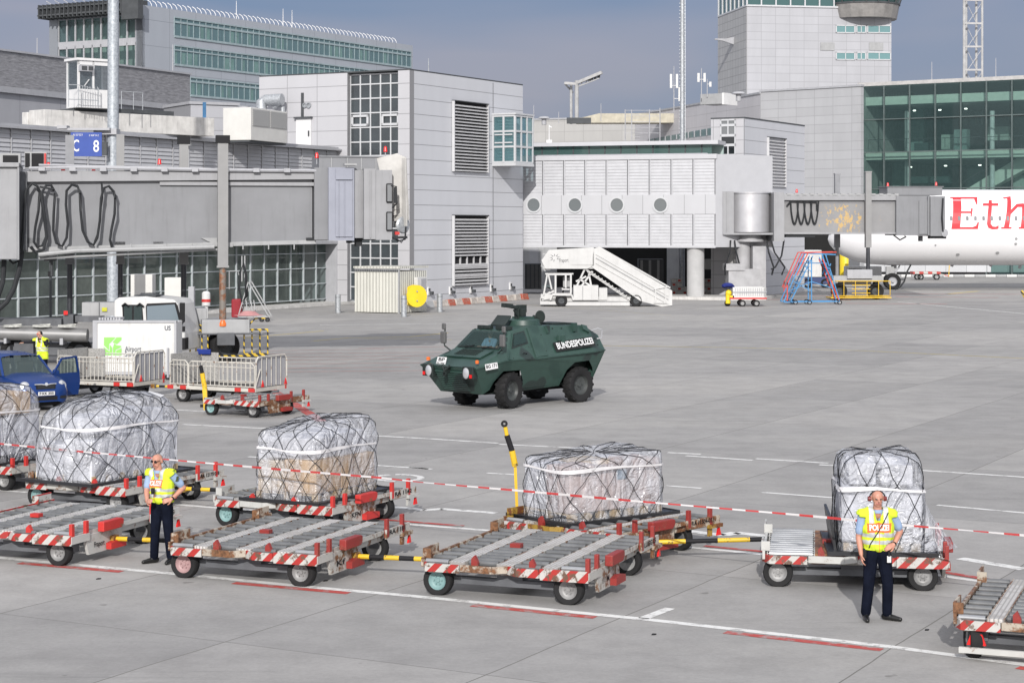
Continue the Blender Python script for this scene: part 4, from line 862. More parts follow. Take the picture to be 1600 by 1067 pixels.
# lifting columns: upper square tube slides on a lower leg
COLM = mat('column_grey', (.25, .25, .25), .5, var=.05); LEGD = mat('leg_dark', (.05, .052, .06), .35, .3); RUST = worn('rusty_leg', (.20, .18, .16), (.20, .09, .045), amt=.5, sc=1.5)
COLB = mat('column_blue_grey', (.24, .245, .26), .5)  # bluish grey for one far column of each bridge
def pylon(px, w, top, jnt, bot, y, um, lm_, cap=None, r=None, outer=True):
    x = X(px); s = (pc.y + y) / FPX; ww = w * s / 2
    zt = ZH(top, pc.y + y); zj = ZH(jnt, pc.y + y); zb_ = ZH(bot, pc.y + y)
    x = hit(px, 320, (pc.x - sin(JY) * y, pc.y + cos(JY) * y, 0), ju)[0]
    b = MB(); b.b2(x - ww, x + ww, y - ww, y + ww, zj, zt); b.b2(x - ww * 1.15, x + ww * 1.15, y - ww * 1.1, y + ww * 1.1, zj - .03, zj + .05); f = b.build('lifting_column', um, T)
    b = MB(); b.cyl((x, y, zb_), (x, y, zj + .1), ww * (r or .62), n=14); b.build('leg_tube', lm_, f, smooth=True)
    if cap: b = MB(); b.b2(x - ww * cap, x + ww * cap, y - ww * 1.2, y + ww * 1.2, zt, zt + 12 * s); b.build('cap_box', BLACK, f)
    return x
pylon(348, 16, 224, 417, 540, .18, COLM, RUST, 1.35, .68); pylon(287, 14, 226, 412, 535, 3.9, COLM, LEGD, 1.4)
b = MB()
pylon(188, 12, 212, 411, 520, 3.5, COLM, LEGD); pylon(109, 13, 214, 411, 505, 3.6, COLB, LEGD)
# junction posts in front of lower bridge under-structure
b = MB(); b.b2(X(347), X(357) + .2, .3, 3.6, Z(350, 386), Z(350, 380)); b.b2(X(318), X(347), .35, .5, Z(332, 384), Z(332, 379)); b.prism([(X(315), Z(315, 372)), (X(340), Z(340, 372)), (X(340), Z(340, 384))], (0, .42, 0), (1, 0, 0), (0, 0, 1), (0, .1, 0)); b.build('cross_beam', GREYP, T)
# looping cables
b = MB(); zt_ = Z(100, 291)
for pa, pb, zb_px, lean in ((38, 62, 380, 0), (60, 86, 384, .1), (86, 104, 386, 0), (104, 124, 385, 0)): pass
def cab(pts, r=.06): b.tube([(X(px, py), .12 - (.1 if i % 2 else 0), Z(px, py)) for i, (px, py) in enumerate(pts)], r, 6)
cab([(33, 395), (36, 360), (38, 320), (42, 296), (50, 287), (58, 291), (62, 300)]); cab([(62, 300), (60, 330), (55, 355), (53, 378), (58, 386), (66, 384), (72, 370), (71, 345), (66, 320), (66, 300), (72, 290), (80, 290), (84, 298)])
cab([(86, 302), (84, 330), (83, 360), (88, 380), (97, 385), (104, 372), (106, 350), (103, 320), (104, 298), (112, 289), (121, 291)]); cab([(125, 302), (126, 330), (129, 360), (137, 378), (146, 383), (152, 372), (156, 345), (158, 310), (162, 294), (170, 291), (178, 300), (180, 310)]); cab([(180, 306), (179, 335), (174, 360), (172, 375), (175, 386)]); cab([(64, 300), (69, 340), (73, 370), (68, 390), (55, 394), (48, 386)], .07)
cab([(148, 378), (154, 362), (157, 330), (160, 310), (159, 285)], .04)
for pts in ([(62, 292), (84, 296)], [(121, 291), (125, 302)]): cab(pts, .045)
b.build('festoon_cable', CAB, T, smooth=True)
b = MB(); b.tube([(X(6), .2, Z(6, 406)), (X(4), .2, Z(4, 440)), (X(-6), .2, Z(-6, 470))], .10, 8); b.tube([(X(34), .2, Z(34, 392)), (X(30), .2, Z(30, 420)), (X(22), .2, Z(22, 450)), (X(10), .2, Z(10, 472)), (X(-10), .2, Z(-10, 490))], .10, 8); b.tube([(X(14), .3, Z(14, 406)), (X(20), .3, Z(20, 412)), (X(28), .3, Z(28, 408))], .05, 6); b.build('hanging_cable', CAB, T, smooth=True)
b = MB(); 
for pa, pb, ya, yb in ((42, 66, 372, 381), (180, 196, 378, 386), (240, 256, 378, 384), (303, 313, 380, 390), (74, 88, 396, 407)): b.b2(X(pa), X(pb), .5, 1.2, Z(pa, yb), Z(pa, ya))
b.cyl((X(80), .8, Z(80, 406)), (X(80), .8, Z(80, 432)), .05); b.build('junction_box', DGREY, T)
# drive carriage with the big wheels
def carriage(T, x0, y0, s=1):
    b = MB(); b.box((x0 + .0, y0 + .3, 1.45 * s), (1.9 * s, 1.3 * s, .55 * s), 0); b.box((x0 - 2.2 * s, y0 + 1.2, 1.7 * s), (3.0 * s, 1.4 * s, .9 * s), 0); b.box((x0 + .35, y0 + 1.9, 1.5 * s), (1.4 * s, 2.6 * s, .3 * s), 0); b.box((x0, y0 + .6, .95 * s), (.7 * s, 2.2 * s, .5 * s), 1); b.b2(x0 - 1.35, x0 + 1.35, y0 - .35, y0 + .0, 1.12 * s, 1.2 * s, 1)
    return b.build('carriage', [GREYP, BRD], T, bevel=.03)
xc = X(352, 500); ca = carriage(T, xc, 0)
for y in (.25, 1.7):
    w = wheel_parts(T, (xc - .02, y, .62), (.45, -1, 0), .62, .42, RUB, DGREY); w.name = 'wheel'
b = MB(); YB = stripes('hazard_bar', (.65, .45, .03), (.02, .02, .02), (1, 0, 1), .30, amt=.3)
def cage(x0, x1, y, z0, z1):
    for z in (z0, z1): b.tube([(x0, y, z), (x1, y, z)], .035, 6)
    for i in range(4): x = x0 + (x1 - x0) * i / 3; b.cyl((x, y, z0), (x, y, z1), .03, n=6)
cage(xc + .75, xc + 1.7, .0, .32, 1.3); cage(xc - 1.4, xc - .7, -.1, .2, 1.3); b.tube([(xc + .75, 0, 1.3), (xc + 1.2, 0, 1.75), (xc + 1.7, 0, 1.75)], .03, 6); b.tube([(xc - 1.4, 0, 1.6), (xc - .3, 0, 1.3), (xc - .6, 0, 1.7)], .04, 6); b.tube([(xc - .7, -.1, .25), (xc + 1.6, -.05, .25)], .04)
b.build('guard_rail', YB, T)
b = MB(); b.lathe([(.17, 0), (.17, .12), (.14, .2), (.14, .24), (0, .26)], (X(352) - .12, -.25, ZH(505, pc.y) - .1), (0, 0, 1), 12); b.build('warning_light', mat('orange_lens', (.75, .16, .03), .3), T, smooth=True)
b = MB(); b.lathe([(0, .22), (.25, .2), (.45, .05), (.6, .04), (0, .0)], (xc + .95, .2, 1.83), (0, 0, 1), 14); b.build('pink_cover', mat('faded_pink', (.55, .28, .28), .7), T, smooth=True)
# rear dark chassis beam with the big pipe
p0, p1 = G(-60, 583), G(150, 583)
PB = thing('tow_chassis', 'long dark steel chassis with thick grey pipe behind the blue car', 'chassis', (G(70, 570).x, G(70, 570).y, 0), 0); o0 = PB.location
s_ = o0.y / FPX; xx = lambda px: (px - 800) * s_ - o0.x; zz = lambda py: CAMH - (py - HOR) * s_
b = MB(); b.cyl((xx(-60), 0, zz(519)), (xx(137), 0, zz(524)), 10.5 * s_, n=20); b.build('pipe', mat('pipe_grey', (.22, .22, .22), .45, .3), PB, smooth=True)
b = MB(); b.b2(xx(-60), xx(150), .5, 1.6, zz(556), zz(538), 0); b.b2(xx(-60), xx(92), .4, 1.6, zz(510), zz(499), 0); b.b2(xx(20), xx(50), .2, 1.2, zz(560), zz(535), 0); b.b2(xx(60), xx(65), -.3, .4, zz(536), zz(528), 1); b.b2(xx(96), xx(101), -.3, .4, zz(538), zz(528), 1); b.b2(xx(9), xx(13), -.3, .4, zz(536), zz(528), 1); b.b2(xx(-60), xx(145), .6, 1.2, .3, zz(545), 0)
b.build('beam', [BRD, LGREY], PB)
for px in (20, 65, 105):
    b = MB(); b.lathe([(0, .12), (.32, .1), (.42, .03), (.2, 0), (0, 0)], (xx(px), .1, zz(512)), (0, 0, 1), 14); b.tube([(xx(px - 14), 0, zz(509)), (xx(px + 14), 0, zz(507))], .035, 5); b.build('valve_cover', mat('old_white', (.45, .45, .42), .6, var=.3, sc=8), PB)
b = MB(); b.b2(xx(92), xx(108), .7, 1.5, zz(508), zz(493), 0); b.b2(xx(94), xx(100), .6, .7, zz(493), zz(487), 1); b.b2(xx(120), xx(176), .9, 1.8, zz(495), zz(474), 2); b.b2(xx(147), xx(148), .86, .9, zz(495), zz(474), 0); b.b2(xx(152), xx(160), .84, .9, zz(488), zz(482), 3); b.b2(xx(110), xx(150), .8, 1.6, zz(505), zz(495), 0)
b.build('motor_housing', [BRD, REDL, GREYP, mat('dull_yellow', (.5, .5, .05), .6)], PB)
for px in (15, 120): 
    w = wheel_parts(PB, (xx(px), .6, .5), (0, -1, 0), .5, .4, RUB, DGREY, n=20); w.name = 'wheel'

# right bridge
pr = G(1340, 468); RY = radians(4); ru = Vector((cos(RY), sin(RY), 0))
T = thing('boarding_bridge', 'grey boarding bridge with peeling paint reaching the white airliner', 'boarding bridge', (pr.x, pr.y, 0), RY)
X = lambda px, py=330: hit(px, py, pr, ru)[0]
Z = lambda px, py: hit(px, py, pr, ru)[1]
PEEL, t, bb, o = nodes('peeling_paint'); v = coord(t)
sx = N(t, 'ShaderNodeSeparateXYZ'); t.links.new(v, sx.inputs[0])
n1 = noise(t, coord(t, (1.4, 1, 1.0)), 2.4, 9, .75)
cen = math_(t, 'ABSOLUTE', math_(t, 'ADD', sx.outputs[0], .9)); kx = math_(t, 'SUBTRACT', .62, math_(t, 'MULTIPLY', cen, .055)); kx = math_(t, 'SUBTRACT', kx, math_(t, 'MULTIPLY', math_(t, 'ABSOLUTE', math_(t, 'SUBTRACT', sx.outputs[2], Z(1300, 345))), .07))
k = math_(t, 'GREATER_THAN', math_(t, 'ADD', n1, kx), 1.09)
t.links.new(mixc(t, k, ramp(t, noise(t, v, .8, 4), [(.3, (.22, .22, .225)), (.7, (.26, .26, .265))]), (.48, .33, .14)), bb.inputs[0]); bb.inputs['Roughness'].default_value = .6
b = MB(); b.b2(X(1224), X(1413), .3, 3, Z(1300, 364), Z(1300, 312)); b.build('tunnel', PEEL, T)
b = MB(); b.b2(X(1222), X(1400), .0, 3.2, Z(1300, 313), Z(1300, 305)); b.b2(X(1224), X(1413), .1, .4, Z(1300, 366), Z(1300, 363)); b.b2(X(1225), X(1400), .25, .5, Z(1300, 317), Z(1300, 314)); b.build('roof_beam', BRL, T)
b = MB()
for px in range(1230, 1400, 12): b.b2(X(px), X(px) + .3, .0, .4, Z(1300, 306), Z(1300, 302.5))
b.bar((X(1224), .1, Z(1224, 304)), (X(1400), .1, Z(1400, 304.5)), .08, .08); b.build('roof_pipe', GREYP, T)
b = MB(); b.b2(X(1400), X(1452), -.1, 3.2, Z(1430, 368), Z(1430, 306)); b.b2(X(1452), X(1475), -.3, 3.2, Z(1460, 369), Z(1460, 307)); b.b2(X(1390), X(1476), .6, 3, Z(1430, 305), Z(1430, 292)); b.b2(X(1435), X(1449), -.2, -.1, Z(1440, 366), Z(1440, 314)); b.b2(X(1448), X(1449.5), -.35, -.1, Z(1440, 368), Z(1440, 307)); b.b2(X(1388), X(1478), .5, 3.1, Z(1430, 292), Z(1430, 291)); b.build('head_casing', BRG, T)
b = MB(); b.tube([(X(1471), -.4, Z(1471, 310)), (X(1469), -.5, Z(1469, 340)), (X(1471), -.4, Z(1471, 362))], .07, 6); b.b2(X(1453), X(1478), -.1, .6, Z(1460, 373), Z(1460, 369)); b.tube([(X(1395), -.1, Z(1395, 367)), (X(1405), -.2, Z(1405, 375)), (X(1415), -.1, Z(1415, 370)), (X(1412), 0, Z(1412, 367))], .06, 6); b.b2(X(1438), X(1443), .2, .6, Z(1440, 377), Z(1440, 369)); b.b2(X(1229), X(1275), .3, .9, Z(1250, 371), Z(1250, 367)); b.build('hose', CAB, T)
b = MB(); b.lathe([(.001, 0), (.28, .02), (.3, .1), (.001, .14)], (X(1474), -.2, Z(1474, 364)), (.3, -1, 0), 12); b.build('bumper_disc', LGREY, T, smooth=True)
for px, py in ((1391, 293), (1467, 292), (1248, 303)): beacon(T, (X(px), .7, Z(px, py)), .1, 1.2)
b = MB()
for i in range(4):
    xa = X(1236 + i * 10.5); loop(b, xa, .15, Z(1240, 314), Z(1240, 350), X(1245) - X(1236) + .15, .07)
b.tube([(X(1230), .15, Z(1230, 322)), (X(1236), .1, Z(1236, 314)), (X(1276), .1, Z(1276, 315)), (X(1277), .1, Z(1277, 328))], .07, 6); b.build('festoon_cable', CAB, T, smooth=True)
# rotunda
b = MB(); rx = (X(1210) - X(1147)) / 2 * 1.02; cxr = (X(1210) + X(1145)) / 2; b.lathe([(0, 0), (rx, 0), (rx, Z(1180, 302) - Z(1180, 363)), (rx + .08, Z(1180, 302) - Z(1180, 363)), (rx + .08, Z(1180, 300) - Z(1180, 363)), (0, Z(1180, 299) - Z(1180, 363))], (cxr, 1.8, Z(1180, 363)), (0, 0, 1), 36); b.build('rotunda', mat('rotunda_metal', (.56, .56, .58), .32, .5, var=.04), T, smooth=True)
b = MB(); b.b2(X(1131), X(1148), .4, 3.4, Z(1140, 364), Z(1140, 299)); b.b2(X(1137), X(1138.5), .33, .4, Z(1140, 364), Z(1140, 300)); b.b2(X(1209), X(1225), -.1, 3.3, Z(1215, 377), Z(1215, 301)); b.b2(X(1131), X(1300), .3, 3.4, Z(1140, 367), Z(1140, 364)); b.build('vestibule', BRL, T)
b = MB(); b.cyl((cxr, 1.8, Z(1180, 374)), (cxr, 1.8, Z(1180, 363)), rx * .62, n=24); b.cyl((cxr, 1.8, Z(1180, 378)), (cxr, 1.8, Z(1180, 374)), rx * .75, n=24); b.cyl((cxr - .45, 1.8, 0), (cxr - .45, 1.8, Z(1180, 376)), rx * .36, n=20); b.b2(cxr + .1, cxr + 1.1, .8, 2.2, 0, Z(1180, 385)); b.b2(cxr - 1.8, cxr + .6, .5, 1.9, .9, 2.3); b.b2(cxr - 2, cxr - .6, .4, 1.9, 2.2, 2.7); b.build('pedestal', mat('pedestal_paint', (.36, .36, .37), .5), T, smooth=True, autos=35)
b = MB(); 
for dx, bow in ((-1.6, -.5), (-1.3, .4), (1.15, .5), (1.5, 1.0)): b.tube([(cxr + dx, .8, Z(1180, 376)), (cxr + dx + bow * .2, .5, Z(1180, 395)), (cxr + dx + bow, .6, Z(1180, 418)), (cxr + dx + bow * .8, .8, Z(1180, 430))], .07, 6)
b.tube([(X(1226), .2, Z(1226, 375)), (X(1222), .2, Z(1222, 400)), (X(1212), .2, Z(1212, 418)), (X(1206), .3, Z(1206, 421))], .07, 6); b.build('hanging_cable', CAB, T, smooth=True)
def pyl(px, w, top, jnt, bot, y, um, lm_):
    s = (pr.y + y) / FPX; ww = w * s / 2; x = hit(px, 330, (pr.x, pr.y + y, 0), ru)[0]
    b = MB(); b.b2(x - ww, x + ww, y - ww, y + ww, ZH(jnt, pr.y + y), ZH(top, pr.y + y)); b.b2(x - ww * 1.15, x + ww * 1.15, y - ww * 1.1, y + ww * 1.1, ZH(top, pr.y + y), ZH(top, pr.y + y) + .1); f = b.build('lifting_column', um, T)
    b = MB(); b.cyl((x, y, ZH(bot, pr.y + y)), (x, y, ZH(jnt, pr.y + y)), ww * .7, n=12); b.build('leg_tube', lm_, f, smooth=True)
pyl(1356, 9, 270, 387, 435, -.2, COLM, LEGD); pyl(1313, 8, 273, 387, 435, 3.6, COLB, COLB)
x = X(1340, 440); s = pr.y / FPX
b = MB(); b.b2(x - 1.9, x + 1.9, -.3, 1.5, ZH(440, pr.y), ZH(431, pr.y), 0); b.b2(x - .9, x + 1.0, -.5, .0, ZH(435, pr.y), ZH(421, pr.y), 1); b.b2(x - 1.1, x + 1.1, .2, 1.2, .8, ZH(440, pr.y), 0); b.build('carriage', [GREYP, LGREY], T)
for dx in (-1.35, 1.45): w = wheel_parts(T, (x + dx, .3, .62), (0, -1, 0), .6, .5, RUB, DGREY, n=20); w.name = 'wheel'
b = MB()
for z in (.3, 1.4): b.tube([(x - 2.1, -.7, z), (x + 2.3, -.7, z)], .035, 5)
for i in range(6): b.cyl((x - 2.1 + i * .88, -.7, .3), (x - 2.1 + i * .88, -.7, 1.4), .03, n=5)
for z in (.5, .8, 1.1): b.tube([(x - .6, -.65, z), (x + .8, -.65, z)], .03, 5)
b.b2(x - 2.2, x + 2.4, -.7, 1, .12, .2); b.build('guard_rail', YEL, T)
# ---------------- armoured police vehicle
p1, p2 = G(795, 638), G(903, 628); dv = (p1 - p2).normalized()
AY = atan2(dv.y, dv.x); lf = Vector((-dv.y, dv.x, 0))       # forward, and its left (the side we see)
SC = (p1 - p2).length / 3.25
org = p1 - dv * 1.40 * SC - lf * 1.0 * SC
T = thing('armoured_vehicle', 'dark green four wheeled armoured police vehicle lettered BUNDESPOLIZEI, alone mid apron', 'armoured car', (org.x, org.y, 0), AY); T.scale = (SC, SC, SC)
AG, t, bb, o = nodes('armour_green'); v = coord(t)
n1 = noise(t, v, .8, 2, .4); n2 = noise(t, v, 5, 6, .7)
c = ramp(t, n1, [(.40, (.022, .052, .043)), (.44, (.030, .066, .054)), (.60, (.030, .066, .054)), (.62, (.020, .034, .031))])
c = mixc(t, 1, c, ramp(t, n2, [(.3, (.85, .85, .85)), (.7, (1.08, 1.08, 1.08))]), 'MULTIPLY')
sxx = N(t, 'ShaderNodeSeparateXYZ'); t.links.new(v, sxx.inputs[0])
sc = noise(t, coord(t, (1.5, 1, 6), (0, radians(35), 0)), 3.5, 7, .8); lowm = math_(t, 'LESS_THAN', sxx.outputs[2], 1.15)
c = mixc(t, math_(t, 'MULTIPLY', ramp(t, sc, [(.66, (0, 0, 0)), (.70, (.6, .6, .6))]), lowm), c, (.25, .27, .24))
t.links.new(c, bb.inputs[0]); bb.inputs['Roughness'].default_value = .42
AGD = mat('armour_dark', (.014, .022, .020), .55, var=.2, sc=3)
xs = [2.78, 1.72, 1.22, .35, -2.35, -3.0]
BEL = {2.78: (1.08, 1.10), 1.72: (1.22, 1.24), 1.22: (1.24, 1.30), .35: (1.24, 1.36), -2.35: (1.20, 1.44), -3.0: (1.10, 1.46)}
TOP = {2.78: (1.06, 1.12), 1.72: (1.0, 1.48), 1.22: (.82, 2.06), .35: (.80, 2.20), -2.35: (.70, 2.14), -3.0: (.78, 1.86)}
LOW = {2.78: (1.06, 1.08), 2.35: (.86, .52), -2.45: (.86, .66), -3.0: (1.08, 1.42)}
b = MB()
for s in (1, -1):
    for a, c in zip(xs, xs[1:]):
        q = [(a, s * BEL[a][0], BEL[a][1]), (c, s * BEL[c][0], BEL[c][1]), (c, s * TOP[c][0], TOP[c][1]), (a, s * TOP[a][0], TOP[a][1])]
        b.add(q, [(0, 1, 2, 3)], 0)
    # lower side with the wheel arches cut out
    def lowp(x, k):
        xb = sorted([2.78, 1.72, 1.22, .35, -2.35, -3.0]);
        for a, c in zip(xb, xb[1:]):
            if a <= x <= c: f = (x - a) / (c - a); yb, zb = [BEL[a][i] * (1 - f) + BEL[c][i] * f for i in (0, 1)]; break
        yl, zl = .84, .52 + max(0, -x) * .05
        return (x, s * (yb * (1 - k) + yl * k), zb * (1 - k) + zl * k)
    prof = [(2.78, 0), (1.72, 0), (1.22, 0), (.35, 0), (-2.35, 0), (-3.0, 0), (-2.62, .82), (-2.48, .55), (-2.2, .28), (-1.5, .28), (-1.2, .5), (-1.02, 1), (.70, 1), (.82, .65), (1.08, .34), (1.72, .34), (2.0, .62), (2.08, .85), (2.3, 1)]
    b.add([lowp(x, k) for x, k in prof], [tuple(range(len(prof)))], 0)
    for x0, x1 in ((-2.62, -1.02), (.72, 2.1)): b.b2(x0, x1, s * .5, s * .62, .55, 1.35, 1)
w = lambda x, y: None
b.add([(2.78, 1.06, 1.12), (2.78, -1.06, 1.12), (1.72, -1.0, 1.48), (1.72, 1.0, 1.48)], [(0, 1, 2, 3)], 0)
wsq = [Vector(p) for p in ((1.72, -1.0, 1.48), (1.72, 1.0, 1.48), (1.22, .82, 2.06), (1.22, -.82, 2.06))]
wsi = [(wsq[0] * (1 - u) + wsq[1] * u) * (1 - v) + (wsq[3] * (1 - u) + wsq[2] * u) * v for u, v in ((.085, .1), (.915, .1), (.915, .88), (.085, .88))]
b.add(wsq + wsi, [(0, 1, 5, 4), (1, 2, 6, 5), (2, 3, 7, 6), (3, 0, 4, 7)], 0); b.b2(1.0, 1.55, -.8, .8, 1.2, 1.5, 1); b.b2(.2, .3, -.75, .75, 1.0, 2.0, 1)
b.add([(1.22, .82, 2.06), (1.22, -.82, 2.06), (.35, -.80, 2.20), (.35, .80, 2.20)], [(0, 1, 2, 3)], 0)
b.add([(.35, .80, 2.20), (.35, -.8, 2.2), (-2.35, -.70, 2.14), (-2.35, .70, 2.14)], [(0, 1, 2, 3)], 0)
b.add([(-2.35, .7, 2.14), (-2.35, -.7, 2.14), (-3.0, -.78, 1.86), (-3.0, .78, 1.86)], [(0, 1, 2, 3)], 0)
b.add([(-3.0, .78, 1.86), (-3.0, -.78, 1.86), (-3.0, -1.1, 1.46), (-3.0, 1.1, 1.46)], [(0, 1, 2, 3)], 0)
b.add([(-3.0, 1.1, 1.46), (-3.0, -1.1, 1.46), (-2.62, -.9, .72), (-2.62, .9, .72)], [(0, 1, 2, 3)], 0)
b.add([(2.78, 1.08, 1.11), (2.78, -1.08, 1.11), (2.3, -.84, .52), (2.3, .84, .52)], [(0, 1, 2, 3)], 0)
b.add([(2.3, .84, .52), (2.3, -.84, .52), (-2.62, -.84, .66), (-2.62, .84, .66)], [(0, 1, 2, 3)], 1)
hull = b.build('hull', [AG, AGD], T, bevel=.012)
# windscreen, side windows
def panel_on(a, b_, c, d, u0, u1, v0, v1, off=.012):
    """rectangle inside quad a-b-c-d (a,b bottom left/right; d,c top left/right)"""
    a, b_, c, d = map(Vector, (a, b_, c, d)); n = (b_ - a).cross(d - a).normalized() * off
    f = lambda u, v: (a * (1 - u) + b_ * u) * (1 - v) + (d * (1 - u) + c * u) * v + n
    return [f(u0, v0), f(u1, v0), f(u1, v1), f(u0, v1)]
def raised(q, th, m, name, parent, inset=0, mm=None):
    n = (q[1] - q[0]).cross(q[3] - q[0]).normalized() * th; b = MB(); vs = [p - n * .5 for p in q] + [p + n for p in q]
    b.add(vs, [(3, 2, 1, 0), (4, 5, 6, 7), (0, 1, 5, 4), (1, 2, 6, 5), (2, 3, 7, 6), (3, 0, 4, 7)]); return b.build(name, m, parent)
WSG = glass('screen_glass', tint=(.62, .78, .76), tr=.62, dark=(.03, .07, .065), rough=.06)
fr = ((1.72, -1.0, 1.48), (1.72, 1.0, 1.48), (1.22, .82, 2.06), (1.22, -.82, 2.06))
qo = panel_on(*fr, .05, .95, .05, .93, .03); qi = panel_on(*fr, .09, .91, .11, .87, .03); b = MB(); b.add(qo + qi, [(0, 1, 5, 4), (1, 2, 6, 5), (2, 3, 7, 6), (3, 0, 4, 7)]); wf = b.build('windscreen', AGD, T); q = panel_on(*fr, .085, .915, .1, .88, .05); b = MB(); b.add(q, [(0, 1, 2, 3)])
b.build('pane', WSG, wf)
b = MB()
for u in (.25, .62):
    q0 = panel_on(*fr, u, u + .18, .02, .5, .07); b.bar(q0[0], q0[1] + (q0[2] - q0[1]) * .2, .025, .02)
b.build('wiper', BLACK, T)
sf = ((1.70, 1.215, 1.26), (.62, 1.24, 1.34), (.62, .81, 2.16), (1.20, .82, 2.06))
def side(x0, x1, k0, k1, off=.012, s=1):
    def P(x, k):
        xb = [-3.0, -2.35, .35, 1.22, 1.72, 2.78]
        for a, c in zip(xb, xb[1:]):
            if a <= x <= c:
                f = (x - a) / (c - a); yb, zb = [BEL[a][i] * (1 - f) + BEL[c][i] * f for i in (0, 1)]; yt, zt = [TOP[a][i] * (1 - f) + TOP[c][i] * f for i in (0, 1)]
                n = Vector((0, zt - zb, yb - yt)).normalized(); v = Vector((x, yb + (yt - yb) * k, zb + (zt - zb) * k)) + n * off; v.y *= s; return v
    return [P(x0, k0), P(x1, k0), P(x1, k1), P(x0, k1)]
def sideq(pts, off, m, name, parent, s=1):
    vs = [side(x, x, k, k, off, s)[0] for x, k in pts]; vi = [side(x, x, k, k, -.01, s)[0] for x, k in pts]; n = len(vs); b = MB()
    b.add(vs + vi, [tuple(range(n))] + [(i, (i + 1) % n, n + (i + 1) % n, n + i) for i in range(n)]); return b.build(name, m, parent)
for s in (1, -1):
    dr = sideq([(1.62, .02), (.72, .0), (.56, .5), (.56, .93), (1.18, .93), (1.5, .36)], .02, AG, 'door', T, s)
    f = sideq([(1.40, .46), (.64, .5), (.66, .9), (1.16, .88)], .034, AGD, 'side_window', dr, s); sideq([(1.33, .50), (.70, .54), (.72, .86), (1.16, .84)], .05, WSG if s < 0 else WSG, 'pane', f, s)
    for x in (-.35,): sideq([(.48, .06), (-.12, .06), (-.12, .8), (.48, .8)], .018, AG, 'side_hatch', T, s)
    sideq([(.50, .02), (.44, .02), (.44, .95), (.50, .95)], .045, AG, 'weld_rib', T, s); sideq([(-2.2, .98), (-2.45, .98), (-2.45, .72), (-2.2, .8)], .07, AG, 'hinge_block', T, s)
    b = MB(); q = side(-.95, -.95, .55, .55, .05, s)[0]; b.box(q, (.3, .1, .16)); b.box(q + Vector((-.02, .04 * s, -.12)), (.14, .1, .14)); b.build('vision_block', AG, T, bevel=.02)
    b = MB(); q = side(-.45, -.45, .86, .86, .04, s)[0]; b.box(q, (.12, .1, .2)); q = side(-1.8, -1.8, .9, .9, .04, s)[0]; b.box(q, (.18, .12, .22)); b.build('hatch_stop', AG, T)
for s in (1, -1):
    b = MB(); ks = sorted(BEL)
    for a, c in zip(ks, ks[1:]): b.bar((a, s * (BEL[a][0] + .004), BEL[a][1]), (c, s * (BEL[c][0] + .004), BEL[c][1]), .025, .03)
    b.build('weld_seam', AG, T)
    for x, k in ((.66, .06), (.66, .40), (1.45, .06), (.42, .2), (.42, .7), (-.08, .2), (-.08, .7), (-.75, .9), (-1.2, .9), (-2.2, .25), (-2.7, .3), (-2.7, .6)):
        q = side(x, x, k, k, .0, s)[0]; b = MB(); b.lathe([(.02, 0), (.02, .022), (0, .026)], q, (0, s * .8, .5), 7); b.build('bolt', AGD, T)
    b = MB(); q = side(.95, .95, .18, .18, .02, s)[0]; b.tube([q + Vector((-.07, 0, 0)), q + Vector((-.07, .04 * s, .02)), q + Vector((.07, .04 * s, .02)), q + Vector((.07, 0, 0))], .011, 6); b.build('door_handle', BLACK, T)
    b = MB(); b.box((-3.03, s * .85, 1.50), (.05, .16, .10)); b.build('tail_light', REDL, T)
b = MB()
for i in range(6): b.b2(1.86 + i * .06, 1.88 + i * .06, -.45, .45, 1.475 - i * .0205, 1.50 - i * .0205)
b.build('bonnet_louvre', AGD, T)
Mt = Matrix.Identity(4)
# lettering
a0 = side(-2.30, -2.30, .10, .10, .012)[0]; a1 = side(-.62, -.62, .02, .02, .012)[0]; up = (side(-1.5, -1.5, .4, .4, .012)[0] - side(-1.5, -1.5, 0, 0, .012)[0]).normalized()
mid = side(-1.47, -1.47, .30, .30, .055)[0]; u_ = Vector((-1, 0, .055))
b = MB(); Mt = plane_M(mid, u_, up); b.add([Mt @ Vector(p) for p in ((-.95, -.14, 0), (.95, -.14, 0), (.95, .15, 0), (-.95, .15, 0))], [(0, 1, 2, 3)])
pl = b.build('name_board', mat('board_black', (.02, .022, .022), .6), T)
text_mb('BUNDESPOLIZEI', .26, plane_M(mid + u_.cross(up).normalized() * .035, u_, up), width=1.74, bold=.008).build('lettering', WHITEC, pl)
# plates
def plate(o_, u, v, w_, h, txt, parent, sz, name='number_plate'):
    n = Vector(u).cross(Vector(v)).normalized(); M = plane_M(o_, u, v); b = MB(); b.add([M @ Vector(p) for p in ((-w_ / 2, -h / 2, 0), (w_ / 2, -h / 2, 0), (w_ / 2, h / 2, 0), (-w_ / 2, h / 2, 0), (-w_ / 2, -h / 2, .012), (w_ / 2, -h / 2, .012), (w_ / 2, h / 2, .012), (-w_ / 2, h / 2, .012))], [(3, 2, 1, 0), (4, 5, 6, 7), (0, 1, 5, 4), (1, 2, 6, 5), (2, 3, 7, 6), (3, 0, 4, 7)])
    f = b.build(name, WHITEC, parent); k = MB()
    for i, l in enumerate(txt.split('\n')):
        nl = txt.count('\n') + 1; text_mb(l, sz, plane_M(Vector(o_) + n * .016 + Vector(v).normalized() * ((nl - 1) / 2 - i) * sz * 1.0, u, v), width=w_ * .85 * (1 if len(l) > 3 else .8), bold=.003, mb=k)
    k.build('lettering', BLACK, f); return f
plate((2.66, .36 - .75, 1.20), (0, 1, 0), (-.35, 0, 1), .36, .26, 'BP\n52-225', T, .12); b_ = side(2.38, 2.38, .5, .5, .02)
plate((2.28, 1.175, 1.14), (-1, .10, .06), (0, -.25, 1), .44, .15, 'BG 171', T, .12, 'side_plate')
